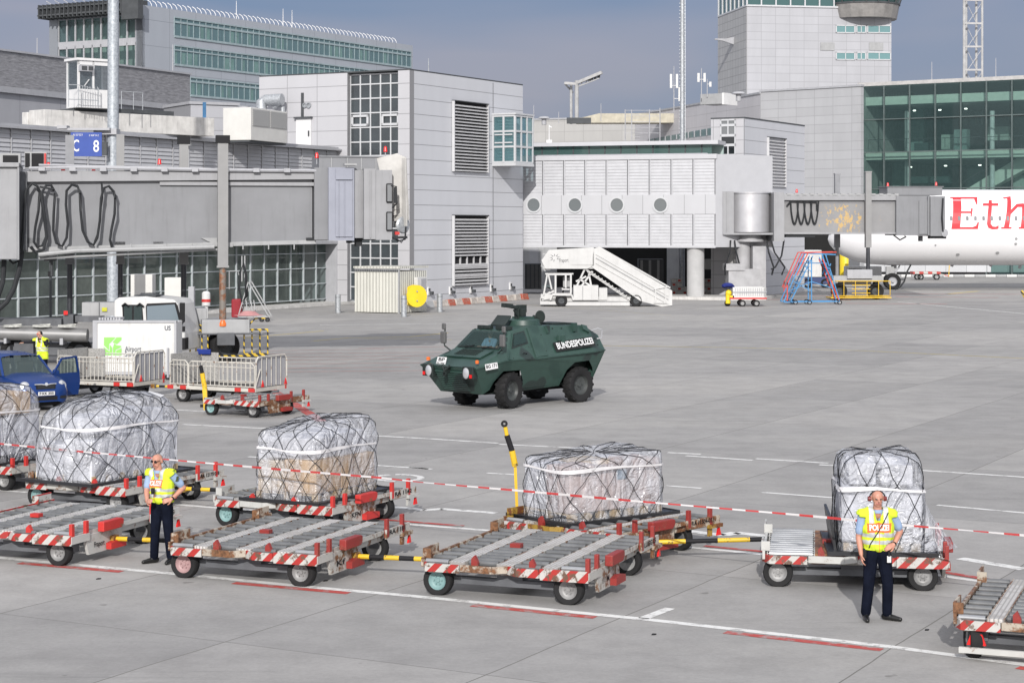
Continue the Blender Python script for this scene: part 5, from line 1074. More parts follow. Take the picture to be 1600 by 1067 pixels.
fu, fv = Vector((0, 1, 0)), Vector((.48, 0, .59)).normalized(); fn = fu.cross(fv)
for s in (-1, 1):
    c_ = Vector((2.70, s * .78, .98)); b = MB(); b.box(c_ + Vector((.02, 0, .03)), (.16, .42, .26)); hd = b.build('light_recess', AGD, T, bevel=.02)
    b = MB(); b.lathe([(.11, .0), (.115, .03), (.09, .05), (0, .06)], c_ + Vector((.085, -s * .05, .02)), (1, 0, 0), 16); b.build('headlight', mat('lamp_glass', (.5, .51, .53), .12, .3), hd, smooth=True)
    b = MB(); b.box(c_ + Vector((.10, s * .13, -.04)), (.05, .08, .07)); b.build('indicator', REDL, hd)
    b = MB(); b.lathe([(.05, 0), (.05, .08), (0, .09)], (2.62, s * .96, 1.22), (0, 0, 1), 8); b.build('marker_lamp', mat('orange_lens', (.75, .16, .03), .3), T)
b = MB()
for i in range(9): z = .62 + i * .042; x = 2.36 + (z - .52) / .59 * .48 + .012; b.box((x, 0, z), (.02, 1.05, .018))
b.box((2.72, 0, 1.0), (.04, 1.1, .03)); b.build('front_grille', AG, T)
b = MB(); b.box((2.80, 0, 1.06), (.14, .10, .12)); b.tube([(2.84, -.14, 1.14), (2.9, 0, 1.02), (2.84, .14, 1.14)], .03, 6); b.lathe([(.03, -.03), (.06, -.03), (.06, .03), (.03, .03)], (2.88, 0, .96), (1, 0, 0), 10); b.build('tow_hook', AGD, T)
b = MB(); q = [Vector(p) for p in ((2.28, -.72, 1.31), (2.28, .72, 1.31), (1.80, .78, 1.475), (1.80, -.78, 1.475))]; b.add([p + Vector((0, 0, .0)) for p in q] + [p + Vector((.01, 0, .03)) for p in q], [(4, 5, 6, 7), (0, 1, 5, 4), (1, 2, 6, 5), (2, 3, 7, 6), (3, 0, 4, 7)]); b.bar((2.28, 0, 1.345), (1.8, 0, 1.51), .02, .01); b.build('bonnet_hatch', AG, T)
# mirrors
for s in (1, -1):
    b = MB(); b.tube([(1.85, s * .98, 1.42), (1.88, s * 1.22, 1.55), (1.88, s * 1.24, 1.62), (1.84, s * 1.24, 2.15)], .02, 6); ar = b.build('mirror_arm', AGD, T)
    b = MB(); b.box((1.90, s * 1.24, 1.80), (.09, .20, .38)); b.box((1.87, s * 1.26, 2.15), (.06, .15, .2)); b.build('mirror', mat('mirror_shell', (.10, .10, .10), .5), ar, bevel=.04)
# roof: periscopes, hatches, gun mount, lamp, light
b = MB()
for x, y in ((1.08, -.55), (1.08, -.25), (1.08, .25), (1.08, .58)): b.box((x, y, 2.14), (.16, .26, .10), 0)
for y in (-.7, -.45, 0, .35, .7): b.box((1.23, y, 2.075), (.03, .04, .03), 1)
b.build('periscope', [AGD, AGD], T, bevel=.01)
b = MB(); b.box((.78, .0, 2.32), (.42, .6, .05), rot=Matrix.Rotation(radians(38), 3, 'Y')); b.build('roof_hatch', AGD, T, bevel=.02)
b = MB(); b.lathe([(.62, -.12), (.56, .14), (.50, .17), (0, .18)], (-.15, .05, 2.18), (0, 0, 1), 24); b.box((-.2, .05, 2.37), (.5, .5, .08)); b.build('turret_ring', AG, T, smooth=True, autos=30)
b = MB(); b.box((.02, .02, 2.50), (.14, .2, .28)); b.bar((-.20, .02, 2.62), (.62, .02, 2.72), .10, .09); b.bar((.3, .02, 2.70), (.72, .02, 2.73), .14, .11); b.box((-.15, .02, 2.62), (.34, .16, .2)); b.box((-.05, .18, 2.52), (.2, .1, .2)); b.cyl((.0, .02, 2.36), (.0, .02, 2.5), .1, n=10)
b.box((-.2, -.12, 2.45), (.1, .12, .2)); b.bar((.1, .1, 2.42), (.35, .14, 2.6), .04, .04); b.build('gun_mount', AGD, T, bevel=.01)
b = MB()
for x, y in ((-.5, .3), (-.62, .12), (-.42, -.2)): b.cyl((x, y, 2.3), (x, y, 2.44), .035, n=6); b.box((x, y, 2.35), (.1, .12, .06))
b.build('smoke_launcher', AGD, T)
b = MB(); b.cyl((-.72, -.42, 2.2), (-.72, -.42, 2.42), .03, n=6, m=1); b.lathe([(.07, .0), (.075, .04), (.07, .2), (.05, .23), (0, .24)], (-.72, -.42, 2.40), (0, 0, 1), 12, 0); b.build('blue_light', [mat('blue_lens', (.02, .03, .30), .15), BLACK], T, smooth=True)
b = MB(); b.cyl((-.72, .35, 2.12), (-.72, .35, 2.3), .03, n=6); b.lathe([(.0, -.12), (.10, -.1), (.17, .02), (.17, .06), (0, .05)], (-.7, .35, 2.40), (1, .35, 0), 14); b.build('searchlight', AGD, T, smooth=True)
b = MB(); b.b2(-1.9, -1.25, -.35, .35, 2.16, 2.22); b.b2(-2.3, -2.05, -.5, .5, 2.14, 2.2); b.build('rear_hatch', AGD, T, bevel=.01)
b = MB(); b.tube([(-2.72, .74, 1.98), (-2.78, .98, 2.05), (-2.95, 1.0, 2.0), (-2.95, .98, 1.78), (-2.85, .86, 1.76)], .022, 6); b.build('lifting_eye', LGREY, T)
for x, st in ((1.40, .22), (-1.85, 0)):
    for s in (1, -1):
        ax = Vector((sin(st) * -s, s * cos(st), 0)) if s > 0 else Vector((sin(st), -cos(st), 0))
        ax = Vector((-sin(st), cos(st), 0)) * s
        w_ = wheel_parts(T, (x, s * 1.0, .585), ax, .585, .36, RUB, mat('hub_grey', (.05, .055, .055), .5), .56, lug=17, n=34); w_.name = 'wheel'
b = MB(); b.cyl((1.4, -.8, .5), (1.4, .8, .5), .09); b.cyl((-1.85, -.8, .5), (-1.85, .8, .5), .09); b.box((0, 0, .52), (3.6, .6, .2)); b.box((2.1, 0, .55), (.5, 1.2, .16)); b.build('axle', BLACK, T)

def warp_hull(T):
    for o in bpy.data.objects:
        r_ = o
        while r_.parent: r_ = r_.parent
        if r_ is not T or o.type != 'MESH': continue
        if o.name.split('.')[0] in ('wheel', 'tyre', 'rim', 'axle'): continue
        for v in o.data.vertices:
            x, y, z = v.co; k = min(1, max(0, (x - 1.5) / 1.2)); f_ = min(1, max(0, (x - .7) / .9)) * min(1, max(0, (z - .6) / .5)) * min(1, max(0, (2.3 - z) / .7)); z += .12 * f_; v.co = (x + .24 * max(0, x - 1.2), y * (1.08 + .13 * k), .50 + (z - .50) * (1.25 if z > .5 else 1) - .02 * k)
warp_hull(T)
# ---------------- blue car
c1, c2 = G(30, 634), G(150, 650)
# ground points: front bumper faces right and towards us
CO = G(70, 642); CY = radians(-52)
T = thing('blue_car', 'blue high roofed estate car with its driver door open, parked on the left', 'car', (CO.x - .2, CO.y + .2, 0), CY)
CB = mat('car_blue', (.008, .040, .18), .22, .25, var=.05); CGL = glass('car_glass', tint=(.6, .7, .68), tr=.5, dark=(.06, .09, .09)); 
# local x forward, nose at x=0.3; y left
def strip(b, secs, m=0, close=True):
    n = len(secs[0]); n0 = len(b.v)
    for s_ in secs: b.v += [Vector(p) for p in s_]
    for i in range(len(secs) - 1):
        for j in range(n - 1): b.f.append([n0 + i * n + j, n0 + i * n + j + 1, n0 + (i + 1) * n + j + 1, n0 + (i + 1) * n + j]); b.m.append(m)
b = MB(); secs = []
for x, zb_, z1, y1, z2, y2, zt_, yt in ((.42, .28, .52, .42, .70, .40, .72, .20), (.36, .22, .55, .68, .76, .62, .80, .3), (.18, .20, .58, .80, .84, .70, .90, .35), (-.2, .2, .62, .83, .92, .76, .99, .4), (-.7, .2, .66, .845, .97, .80, 1.05, .42), (-.85, .2, .66, .845, .98, .80, 1.07, .42), (-2.2, .2, .68, .845, 1.0, .82, 1.02, .5), (-3.2, .2, .70, .845, 1.02, .8, 1.04, .5), (-3.7, .25, .72, .80, 1.0, .74, 1.02, .4), (-3.8, .35, .7, .7, .9, .6, .92, .3)):
    h = [(x, y1 * .9, zb_), (x, y1, (zb_ + z1) / 2), (x, y1, z1), (x, y2, z2), (x, yt, zt_)]
    secs.append(h + [(p[0], -p[1], p[2]) for p in reversed(h)])
strip(b, secs); n = len(secs[0]); b.f.append([0, 1, 2, 3, 4, 5, 6, 7, 8, 9]); b.m.append(0); b.f.append([90 + i for i in range(10)]); b.m.append(0)
body = b.build('body', CB, T, smooth=True, autos=50); 
b = MB(); rf = [(-1.45, .60, 1.54), (-1.6, .62, 1.58), (-2.4, .66, 1.61), (-3.3, .62, 1.58), (-3.6, .58, 1.50)]
secs = [[(x, y, z - .09), (x, y - .04, z - .02), (x, y * .5, z + .02), (x, -y * .5, z + .02), (x, -y + .04, z - .02), (x, -y, z - .09)] for x, y, z in rf]
strip(b, secs); b.build('roof', CB, T, smooth=True, autos=60)
b = MB(); b.add([(-.82, .74, 1.0), (-.82, -.74, 1.0), (-1.45, -.58, 1.5), (-1.45, .58, 1.5)], [(0, 1, 2, 3)]); ws = b.build('windscreen', CGL, T)
for s in (1, -1):
    b = MB(); b.add([(-.95, s * .80, 1.0), (-3.6, s * .78, 1.02), (-3.5, s * .60, 1.5), (-1.55, s * .61, 1.5)], [(0, 1, 2, 3)]); b.build('side_window', CGL, T)
    b = MB(); b.bar((-.85, s * .78, .98), (-1.5, s * .62, 1.52), .07, .06); b.bar((-2.1, s * .81, 1.0), (-2.15, s * .63, 1.55), .09, .05); b.bar((-3.65, s * .78, .98), (-3.45, s * .6, 1.52), .12, .08); b.build('pillar', CB, T)
b = MB(); b.b2(-3.55, -1.0, -.66, .66, .6, .95, 0); b.box((-1.9, .38, 1.1), (.16, .45, .5), 0); b.box((-1.9, -.38, 1.1), (.16, .45, .5), 0); b.box((-1.93, .38, 1.42), (.1, .22, .16), 0); b.box((-1.93, -.38, 1.42), (.1, .22, .16), 0); b.b2(-1.25, -.95, -.7, .7, .9, 1.03, 0); b.build('interior', mat('car_interior', (.06, .062, .065), .8), T)
for s in (1, -1):
    b = MB(); b.lathe([(.0, .07), (.10, .06), (.155, .0), (.14, -.08)], (.27, s * .60, .74), (1, s * .55, .35), 16); h = b.build('headlight', mat('lamp_glass', (.5, .51, .53), .12, .3), T, smooth=True); h.scale = (1, 1, 1)
b = MB(); b.b2(.35, .44, -.30, .30, .66, .78, 0); 
for i in range(5): b.b2(.44, .45, -.27, .27, .672 + i * .022, .68 + i * .022, 1)
b.build('grille', [BLACK, DGREY], T, bevel=.02)
b = MB(); b.tube([(.40, -.34, .80), (.45, -.15, .805), (.47, 0, .78), (.45, .15, .805), (.40, .34, .80)], .018, 6); b.lathe([(.05, 0), (.05, .02), (0, .02)], (.455, 0, .80), (1, 0, .2), 12); b.build('badge', mat('chrome', (.8, .8, .8), .12, .9), T)
b = MB(); b.b2(.32, .44, -.36, .36, .33, .44, 0); b.b2(.2, .41, -.66, -.44, .36, .44, 0); b.b2(.2, .41, .44, .66, .36, .44, 0); b.build('air_intake', BLACK, T)
plate((.47, 0, .53), (0, 1, 0), (0, 0, 1), .52, .11, 'F·KK 350', T, .10)
b = MB(); b.lathe([(0, .05), (.09, .04), (.11, -.05), (0, -.07)], (-1.0, .98, 1.02), (1, 0, 0), 10); b.bar((-1.0, .82, .98), (-1.0, .95, 1.0), .05, .04); b.build('mirror', CB, T, smooth=True)
b = MB(); b.lathe([(0, .05), (.09, .04), (.11, -.05), (0, -.07)], (-1.0, -.98, 1.02), (1, 0, 0), 10); b.bar((-1.0, -.82, .98), (-1.0, -.95, 1.0), .05, .04); b.build('mirror', CB, T, smooth=True)
# open driver door hinged at (-.85,.85)
dd = Vector((-.35, 1, 0)).normalized(); h0 = Vector((-.88, .86, 0))
def DP(s, z, o=0): return h0 + dd * s + Vector((0, 0, z)) + Vector((dd.y, -dd.x, 0)) * o
b = MB(); b.add([DP(0, .3), DP(1.0, .3), DP(1.08, .7), DP(1.05, .98), DP(0, .98), DP(0, .3, -.1), DP(1.0, .3, -.1), DP(1.08, .7, -.1), DP(1.05, .98, -.1), DP(0, .98, -.1)], [(0, 1, 2, 3, 4), (9, 8, 7, 6, 5)] + [(i, (i + 1) % 5, 5 + (i + 1) % 5, 5 + i) for i in range(5)])
dr = b.build('door', CB, T); dr['label'] = 'open blue driver door'; b = MB(); b.bar(DP(.02, .98, -.05), DP(.35, 1.42, -.05), .05, .05); b.bar(DP(.35, 1.42, -.05), DP(.95, 1.46, -.05), .05, .05); b.bar(DP(.95, 1.46, -.05), DP(1.05, .98, -.05), .06, .05); b.build('window_frame', CB, dr)
b = MB(); b.quad(DP(.04, .98, -.05), DP(1.03, .98, -.05), DP(.94, 1.44, -.05), DP(.36, 1.41, -.05)); b.build('pane', CGL, dr)
for x in (-.35, -2.95):
    for s in (1, -1): w_ = wheel_parts(T, (x, s * .74, .31), (0, s, 0), .31, .2, RUB, mat('hubcap', (.5, .5, .52), .4, .4), .66, n=24); w_.name = 'wheel'
b = MB(); b.b2(-3.6, .2, -.7, .7, .15, .4); b.build('underbody', BLACK, T)

# ---------------- white truck cab and white box trailer
bp = G(146, 594); bq = G(275, 594); tu = (bq - bp); tu.z = 0; s_ = bp.y / FPX; BW = tu.length; tu.normalize()
T = thing('service_trailer', 'white box trailer lettered Airport Service with a green square logo', 'trailer', (bp.x, bp.y, 0), atan2(tu.y, tu.x))
zt_ = CAMH - (503 - HOR) * s_; zb_ = .28
b = MB(); b.b2(0, BW, 0, 1.3, zb_, zt_); b.build('box', WHITEP, T, bevel=.03)
b = MB(); b.b2(-.02, .14, -.03, .12, zb_, zt_ + .02); b.b2(BW - .06, BW + .02, -.03, .1, zb_, zt_ + .02); b.b2(-.02, BW + .02, -.035, .2, zt_ - .03, zt_ + .05); b.b2(-.02, BW + .02, -.03, .1, zb_ - .08, zb_ + .03); b.build('edge_trim', LGREY, T)
b = MB()
for i in range(8): b.b2(.1 + i * .1, .17 + i * .1, 0.4, 1.1, zt_ + .05, zt_ + .13)
b.build('roof_vent', LGREY, T)
zz = lambda py: CAMH - (py - HOR) * s_
M = lambda px, py: plane_M(((px - 146) / 129 * BW, -.012, zz(py)), (1, 0, 0), (0, 0, 1))
GRN = mat('logo_green', (.25, .62, .12), .5, var=.05)
k = 28 * s_; m0 = M(162, 555); b = MB()
def lp(*pts): b.add([m0 @ Vector((x * k, y * k, 0)) for x, y in pts], [tuple(range(len(pts)))])
lp((.02, 1), (.02, .55), (.30, .28), (.30, .62), (.68, 1)); lp((.72, 1), (1, 1), (1, .86), (.74, .62), (.5, .72)); lp((.34, .60), (.34, .20), (.0, .46), (0, 0), (.48, 0), (.48, .42)); lp((.52, .44), (.52, 0), (.66, .0), (.66, .30), (.98, .46), (.98, .52), (.72, .56), (.60, .66)); lp((.70, .26), (.70, 0), (1, 0), (1, .40))
b.build('logo', GRN, T)
DG = mat('text_grey', (.09, .10, .12), .6)
b = text_mb('Airport', .26, M(208, 545.5), width=25.5 * s_, bold=.002); text_mb('Service', .26, M(208, 553.5), width=25.5 * s_, bold=.002, mb=b); text_mb('US', .22, M(262, 513), width=9.5 * s_, bold=.006, mb=b); b.build('lettering', DG, T)
for px in (155, 254): b = MB(); m_ = M(px, 574); b.cyl(m_ @ Vector((0, 0, 0)), m_ @ Vector((0, 0, .04)), .045, n=10); b.build('reflector', mat('orange_lens', (.75, .16, .03), .3), T)
for x in (.6, BW - .6): w_ = wheel_parts(T, (x, .3, .27), (0, -1, 0), .27, .2, RUB, LGREY, n=18); w_.name = 'wheel'
b = MB(); b.cyl((BW - .28, -.05, .1), (BW - .28, -.05, 1.15), .04); b.build('jack_post', LGREY, T)
# truck behind
to = G(180, 580); to.y += 3.0; to.x = (178 - 800) * to.y / FPX; s_ = to.y / FPX
T = thing('service_truck', 'white truck cab with large windscreen standing behind the white box trailer', 'truck', (to.x, to.y, 0), radians(-8)); zz = lambda py: CAMH - (py - HOR) * s_
Lc_ = 111 * s_; zt_ = zz(465); zw = zz(502); xw = 50 * s_
# local x to the right (front of the truck), y away
b = MB(); pr_ = [(0, .75), (0, zz(470)), (.18, zt_), (xw, zt_ + .05), (Lc_ * .88, zz(468)), (Lc_ * .93, zz(475)), (Lc_, zw - .15), (Lc_ * 1.03, zz(520)), (Lc_ * 1.03, .6), (0, .6)]
b.prism(pr_, (0, 0, 0), (1, 0, 0), (0, 0, 1), (0, 2.1, 0)); b.build('cab', WHITEP, T, bevel=.06)
b = MB(); b.prism([(15 * s_, zw), (14 * s_, zz(480)), (16 * s_, zz(476)), (46 * s_, zz(476)), (48 * s_, zw)], (0, -.03, 0), (1, 0, 0), (0, 0, 1), (0, .04, 0)); sw_ = b.build('side_window', BLACK, T); b = MB(); b.quad((17 * s_, -.045, zw + .05), (30 * s_, -.045, zw + .05), (30 * s_, -.045, zz(478)), (17 * s_, -.045, zz(478))); b.quad((33 * s_, -.045, zw + .05), (46 * s_, -.045, zw + .05), (46 * s_, -.045, zz(478)), (33 * s_, -.045, zz(478))); b.build('pane', CGL, sw_)
b = MB(); b.prism([(53 * s_, zz(503)), (52 * s_, zz(478)), (54 * s_, zz(474)), (Lc_ * .90, zz(472)), (Lc_ * .93, zz(477)), (Lc_ * 1.0, zz(508)), (90 * s_, zz(512))], (0, -.03, 0), (1, 0, 0), (0, 0, 1), (0, .04, 0)); sw_ = b.build('windscreen', BLACK, T)
b = MB(); b.add([(54.5 * s_, -.045, zz(501)), (54 * s_, -.045, zz(478)), (Lc_ * .89, -.045, zz(475)), (Lc_ * .97, -.045, zz(507)), (89 * s_, -.045, zz(509))], [(0, 1, 2, 3, 4)]); b.build('pane', glass('truck_glass', tr=0, dark=(.16, .20, .23), rough=.08), sw_)
b = MB(); b.b2(Lc_ * .80, Lc_ * 1.04, -.05, .4, zz(545), zz(527)); b.b2(Lc_ * .86, Lc_ * 1.04, -.06, -.02, zz(517), zz(509)); b.build('bumper_grille', BLACK, T)
b = MB(); b.b2(30 * s_, 65 * s_, .2, 1.2, zt_ + .05, zt_ + .1); b.lathe([(.4, 0), (.35, .1), (0, .12)], (50 * s_, .6, zt_ + .06), (0, 0, 1), 14); b.build('roof_lamp', DGREY, T)
b = MB(); b.tube([(Lc_ * 1.0, -.1, zz(506)), (Lc_ * 1.05, -.25, zz(500))], .03); b.b2(Lc_ * .99, Lc_ * 1.06, -.3, -.2, zz(502), zz(472)); b.build('mirror', BLACK, T, bevel=.02)
for xa in (14, 38): b = MB(); b.tube([(xa * s_, -.05, zz(478)), ((xa + 5.5) * s_, -.12, zz(474)), ((xa + 11) * s_, -.05, zz(479))], .04); b.build('grab_handle', BLACK, T)
for x in (.7, Lc_ - .7):
    w_ = wheel_parts(T, (x, .2, .5), (0, -1, 0), .5, .3, RUB, LGREY, n=22); w_.name = 'wheel'

# ---------------- passenger stairs truck
so_ = G(846, 479); s_ = so_.y / FPX; T = thing('stairs_truck', 'white passenger stairs truck with star logo parked under the link building', 'stairs truck', (so_.x, so_.y, 0), radians(-1))
WT = mat('truck_white', (.52, .52, .515), .4, var=.05, streak=.25)
x_ = lambda px: (px - 846) * s_; z_ = lambda py: CAMH - (py - HOR) * s_
b = MB(); b.b2(x_(846), x_(988), .3, 1.9, z_(471), z_(464), 0); b.b2(x_(844), x_(872), .1, 2.0, z_(476), z_(466), 0); b.b2(x_(896), x_(935), .0, 1.8, z_(469), z_(446), 0); b.b2(x_(910), x_(911), -.02, 0, z_(469), z_(447), 1); b.prism([(x_(880), z_(472)), (x_(884), z_(478)), (x_(984), z_(478)), (x_(984), z_(472))], (0, .1, 0), (1, 0, 0), (0, 0, 1), (0, .4, 0), 0)
b.b2(x_(936), x_(949), .2, 1.7, z_(469), z_(450), 0); b.build('chassis', [WT, GREYP], T, bevel=.02)
b = MB()
for a, c in (((848, 470), (855, 429)), ((855, 429), (892, 429)), ((892, 429), (892, 458)), ((868, 466), (868, 429)), ((848, 468), (868, 464)), ((878, 452), (890, 452)), ((866, 455), (848, 462)), ((857, 430), (862, 452)), ((884, 430), (884, 450))):
    for y in (.15, 1.7): b.bar((x_(a[0]), y, z_(a[1])), (x_(c[0]), y, z_(c[1])), .12, .1, 0)
b.b2(x_(852), x_(896), .1, 1.8, z_(429), z_(427), 0); b.b2(x_(845), x_(870), .1, 1.9, z_(471), z_(460), 0); b.build('cab_frame', WT, T)
b = MB(); b.b2(x_(867), x_(880), .7, 1.2, z_(461), z_(458), 0); b.bar((x_(879), .9, z_(460)), (x_(882), .9, z_(449)), .5, .1, 0); b.tube([(x_(855), .6, z_(449)), (x_(862), .6, z_(452))], .05); b.b2(x_(880), x_(892), .9, 1.5, z_(449), z_(434), 1); b.build('seat', [BLACK, GREYP], T)
b = MB(); b.b2(x_(863), x_(893), -.05, .5, z_(462), z_(458), 0); b.bar((x_(863), .1, z_(460)), (x_(860), .1, z_(469)), .4, .1); b.bar((x_(893), .1, z_(460)), (x_(896), .1, z_(469)), .4, .1); b.build('mudguard', WT, T)
for px in (877, 994): w_ = wheel_parts(T, (x_(px), .15, 9.5 * s_), (0, -1, 0), 9.5 * s_, .3, RUB, DGREY, n=22); w_.name = 'wheel'; w_ = wheel_parts(T, (x_(px), 1.7, 9.5 * s_), (0, 1, 0), 9.5 * s_, .3, RUB, DGREY, n=22); w_.name = 'wheel'
b = MB(); b.prism([(x_(852), z_(420)), (x_(846), z_(407)), (x_(855), z_(394)), (x_(858), z_(391)), (x_(928), z_(387)), (x_(928), z_(415)), (x_(918), z_(420))], (0, 0, 0), (1, 0, 0), (0, 0, 1), (0, .08, 0), 0)
b.prism([(x_(852), z_(420)), (x_(846), z_(407)), (x_(855), z_(394)), (x_(858), z_(391)), (x_(928), z_(387)), (x_(928), z_(415)), (x_(918), z_(420))], (0, 2.0, 0), (1, 0, 0), (0, 0, 1), (0, .08, 0), 0)
b.b2(x_(848), x_(928), .08, 2.0, z_(420), z_(417), 0); b.b2(x_(892), x_(926), -.04, .0, z_(414), z_(391), 0); b.prism([(x_(846), z_(407)), (x_(855), z_(394)), (x_(858), z_(394)), (x_(851), z_(420)), (x_(848), z_(418))], (0, .1, 0), (1, 0, 0), (0, 0, 1), (0, 1.9, 0), 1); b.build('platform', [WT, GREYP], T)
b = MB(); fl = [(928, 387), (954, 387), (1050, 452), (1050, 476), (1036, 479), (984, 479), (925, 420)]
for y in (0, 2.0): b.prism([(x_(a), z_(c)) for a, c in [(928, 389), (936, 387), (1050, 454), (1050, 477), (1034, 479), (1000, 470), (924, 417)]], (0, y, 0), (1, 0, 0), (0, 0, 1), (0, .08, 0), 0)
for i in range(20): t_ = i / 19; b.b2(x_(924 + 92 * t_), x_(930 + 92 * t_), .08, 2.0, z_(417 + 55 * t_) - .02, z_(417 + 55 * t_) + .02, 1)
for o1, o2 in ((6, 6), (12, 12), (20, 20)): b.bar((x_(931), -.03, z_(391 + o1)), (x_(1044), -.03, z_(457 + o2 * .9)), .05, .06, 1 if o1 == 12 else 0)
b.bar((x_(936), 2.1, z_(386)), (x_(1050), 2.1, z_(451)), .1, .1, 0); b.build('stair_flight', [WT, GREYP], T)
b = MB()
for a, c in (((899, 452), (914, 420)), ((914, 420), (987, 470)), ((905, 452), (926, 424)), ((920, 428), (925, 452)), ((916, 432), (900, 440)), ((918, 424), (980, 466)), ((860, 421), (850, 421)), ((922, 446), (905, 436))): b.bar((x_(a[0]), .25, z_(a[1])), (x_(c[0]), .25, z_(c[1])), .12, .12)
for i in range(12): t_ = i / 11; b.bar((x_(920 + 60 * t_), .2, z_(427 + 41 * t_)), (x_(925 + 60 * t_), .2, z_(424 + 41 * t_)), .06, .06)
for a, c in (((1021, 452), (1042, 448)), ((1021, 473), (1042, 473)), ((1024, 452), (1024, 472)), ((1040, 449), (1040, 472))): b.bar((x_(a[0]), -.06, z_(a[1])), (x_(c[0]), -.06, z_(c[1])), .07, .06)
b.build('lift_frame', WT, T)
DK = mat('logo_dark', (.10, .10, .11), .6)
b = MB(); cx_, cz_ = x_(867), z_(403)
for i in range(9):
    a = 2 * pi * i / 9 + .3
    if i in (7,): continue
    r0, r1 = 4 * s_, (8.5 + (i % 2)) * s_; d = .28
    b.add([(cx_ + r0 * cos(a - d), -.012, cz_ + r0 * .8 * sin(a - d)), (cx_ + r1 * cos(a), -.012, cz_ + r1 * .8 * sin(a)), (cx_ + r0 * cos(a + d * .4), -.012, cz_ + r0 * .8 * sin(a + d * .4))], [(0, 1, 2)])
text_mb('Fraport', .36, plane_M((x_(881), -.015, z_(407)), (1, 0, .05), (0, 0, 1)), width=14 * s_, mb=b); b.build('logo', DK, T)
b = MB(); b.b2(x_(848), x_(862), .1, .2, z_(398), z_(396)); b.tube([(x_(852), .1, z_(424)), (x_(846), .1, z_(416)), (x_(848), .1, z_(408))], .06); b.build('bumper_hose', GREYP, T)

# ---------------- airliner
ap = G(1397, 453); s_ = ap.y / FPX; T = thing('airliner', 'white airliner with red lettering on its side, nose behind the right boarding bridge', 'aircraft', (ap.x, ap.y, 0)); x_ = lambda px: (px - 1397) * s_; z_ = lambda py: CAMH - (py - HOR) * s_
FW = mat('fuselage_white', (.80, .80, .815), .25, var=.015, sc=.3)
r = (z_(296) - z_(415)) / 2; zc = (z_(296) + z_(415)) / 2
prof = [(1298, 0.02, 374), (1301, .16, 373), (1308, .33, 371), (1320, .52, 369), (1340, .72, 366), (1365, .88, 361), (1395, .97, 357.5), (1430, 1, 355.6), (1480, 1, 355.5), (1900, 1, 355.5)]
b = MB(); n = 40; n0 = 0
for px, k, cy_ in prof:
    for j in range(n): a = 2 * pi * j / n; b.v.append(Vector((x_(px), r * k * sin(a) + 1.5, z_(cy_) + r * k * cos(a))))
for i in range(len(prof) - 1):
    for j in range(n): b.f.append([i * n + j, i * n + (j + 1) % n, (i + 1) * n + (j + 1) % n, (i + 1) * n + j]); b.m.append(0)
b.build('fuselage', FW, T, smooth=True, autos=70)
yf = lambda z: 1.5 - sqrt(max(.01, r * r - (z - z_(355.5)) ** 2))
for i in range(13):
    px = 1479 + i * 12.55; z = z_(341.5); b = MB(); y = yf(z) - .02
    pts = [(cos(a) * 2.3 * s_ * (1), sin(a) * 3.7 * s_) for a in [2 * pi * k / 12 for k in range(12)]]; pts = [(max(-.115, min(.115, p[0] * 1.2)), max(-.19, min(.19, p[1] * 1.2))) for p in pts]
    b.add([(x_(px) + p[0], yf(z + p[1]) - .03, z + p[1]) for p in pts], [tuple(range(12))]); b.build('cabin_window', mat('cabin_pane', (.22, .22, .23), .2), T)
def onbody(poly, mb, m=0, off=.02):
    """letter outline in photo units, subdivided so it follows the curved side"""
    bm = bmesh.new(); vs = [bm.verts.new((p[0], 0, p[1])) for p in poly]; f = bm.faces.new(vs); bmesh.ops.triangulate(bm, faces=[f])
    bmesh.ops.subdivide_edges(bm, edges=bm.edges[:], cuts=5, use_grid_fill=True); bm.verts.index_update()
    mb.add([(x_(v.co.x), yf(z_(v.co.z)) - off, z_(v.co.z)) for v in bm.verts], [tuple(v.index for v in f.verts) for f in bm.faces], m); bm.free()
LRD = mat('letter_red', (.60, .04, .05), .35, var=.03)
b = MB()
for poly in ([(1486, 308), (1499, 308), (1492, 358), (1479, 358)], [(1481, 355), (1520, 355), (1520, 358), (1480, 358)], [(1513, 358), (1520, 358), (1522, 347), (1520, 347), (1517, 353), (1511, 355.5)], [(1497, 308), (1525, 308), (1524, 311), (1495, 311)], [(1519, 311), (1524, 311), (1522, 320), (1520.5, 320), (1519, 313)], [(1493, 330.5), (1512, 330.5), (1512, 333.5), (1493, 333.5)], [(1511, 326), (1514, 326), (1511, 339), (1509, 339)], [(1482, 308), (1490, 308), (1490, 310.5), (1482, 310)],
    [(1541, 313), (1546, 313), (1542, 334), (1536, 334)], [(1531, 318), (1555, 318), (1554, 322), (1530, 322)], [(1536, 334), (1542, 334), (1540, 350), (1534, 350)], [(1534, 350), (1540, 350), (1543, 354), (1548, 354.5), (1551, 358), (1542, 358.5), (1536, 356)], [(1548, 354.5), (1552, 352), (1552, 357), (1549, 358)],
    [(1571, 308), (1577, 307), (1568, 356), (1560, 356)], [(1564, 309), (1577, 307), (1574, 310), (1565, 311)], [(1556, 355), (1572, 355), (1572, 357.5), (1556, 357.5)], [(1571, 330), (1583, 319), (1594, 318), (1597, 322), (1590, 324), (1584, 324), (1571, 336)], [(1591, 321), (1598, 321), (1593, 356), (1586, 356)], [(1583, 355), (1602, 355), (1602, 357.5), (1583, 357.5)], [(1612, 322), (1620, 322), (1614, 357), (1606, 357)]): onbody(poly, b)
b.build('lettering', LRD, T)
b = MB()
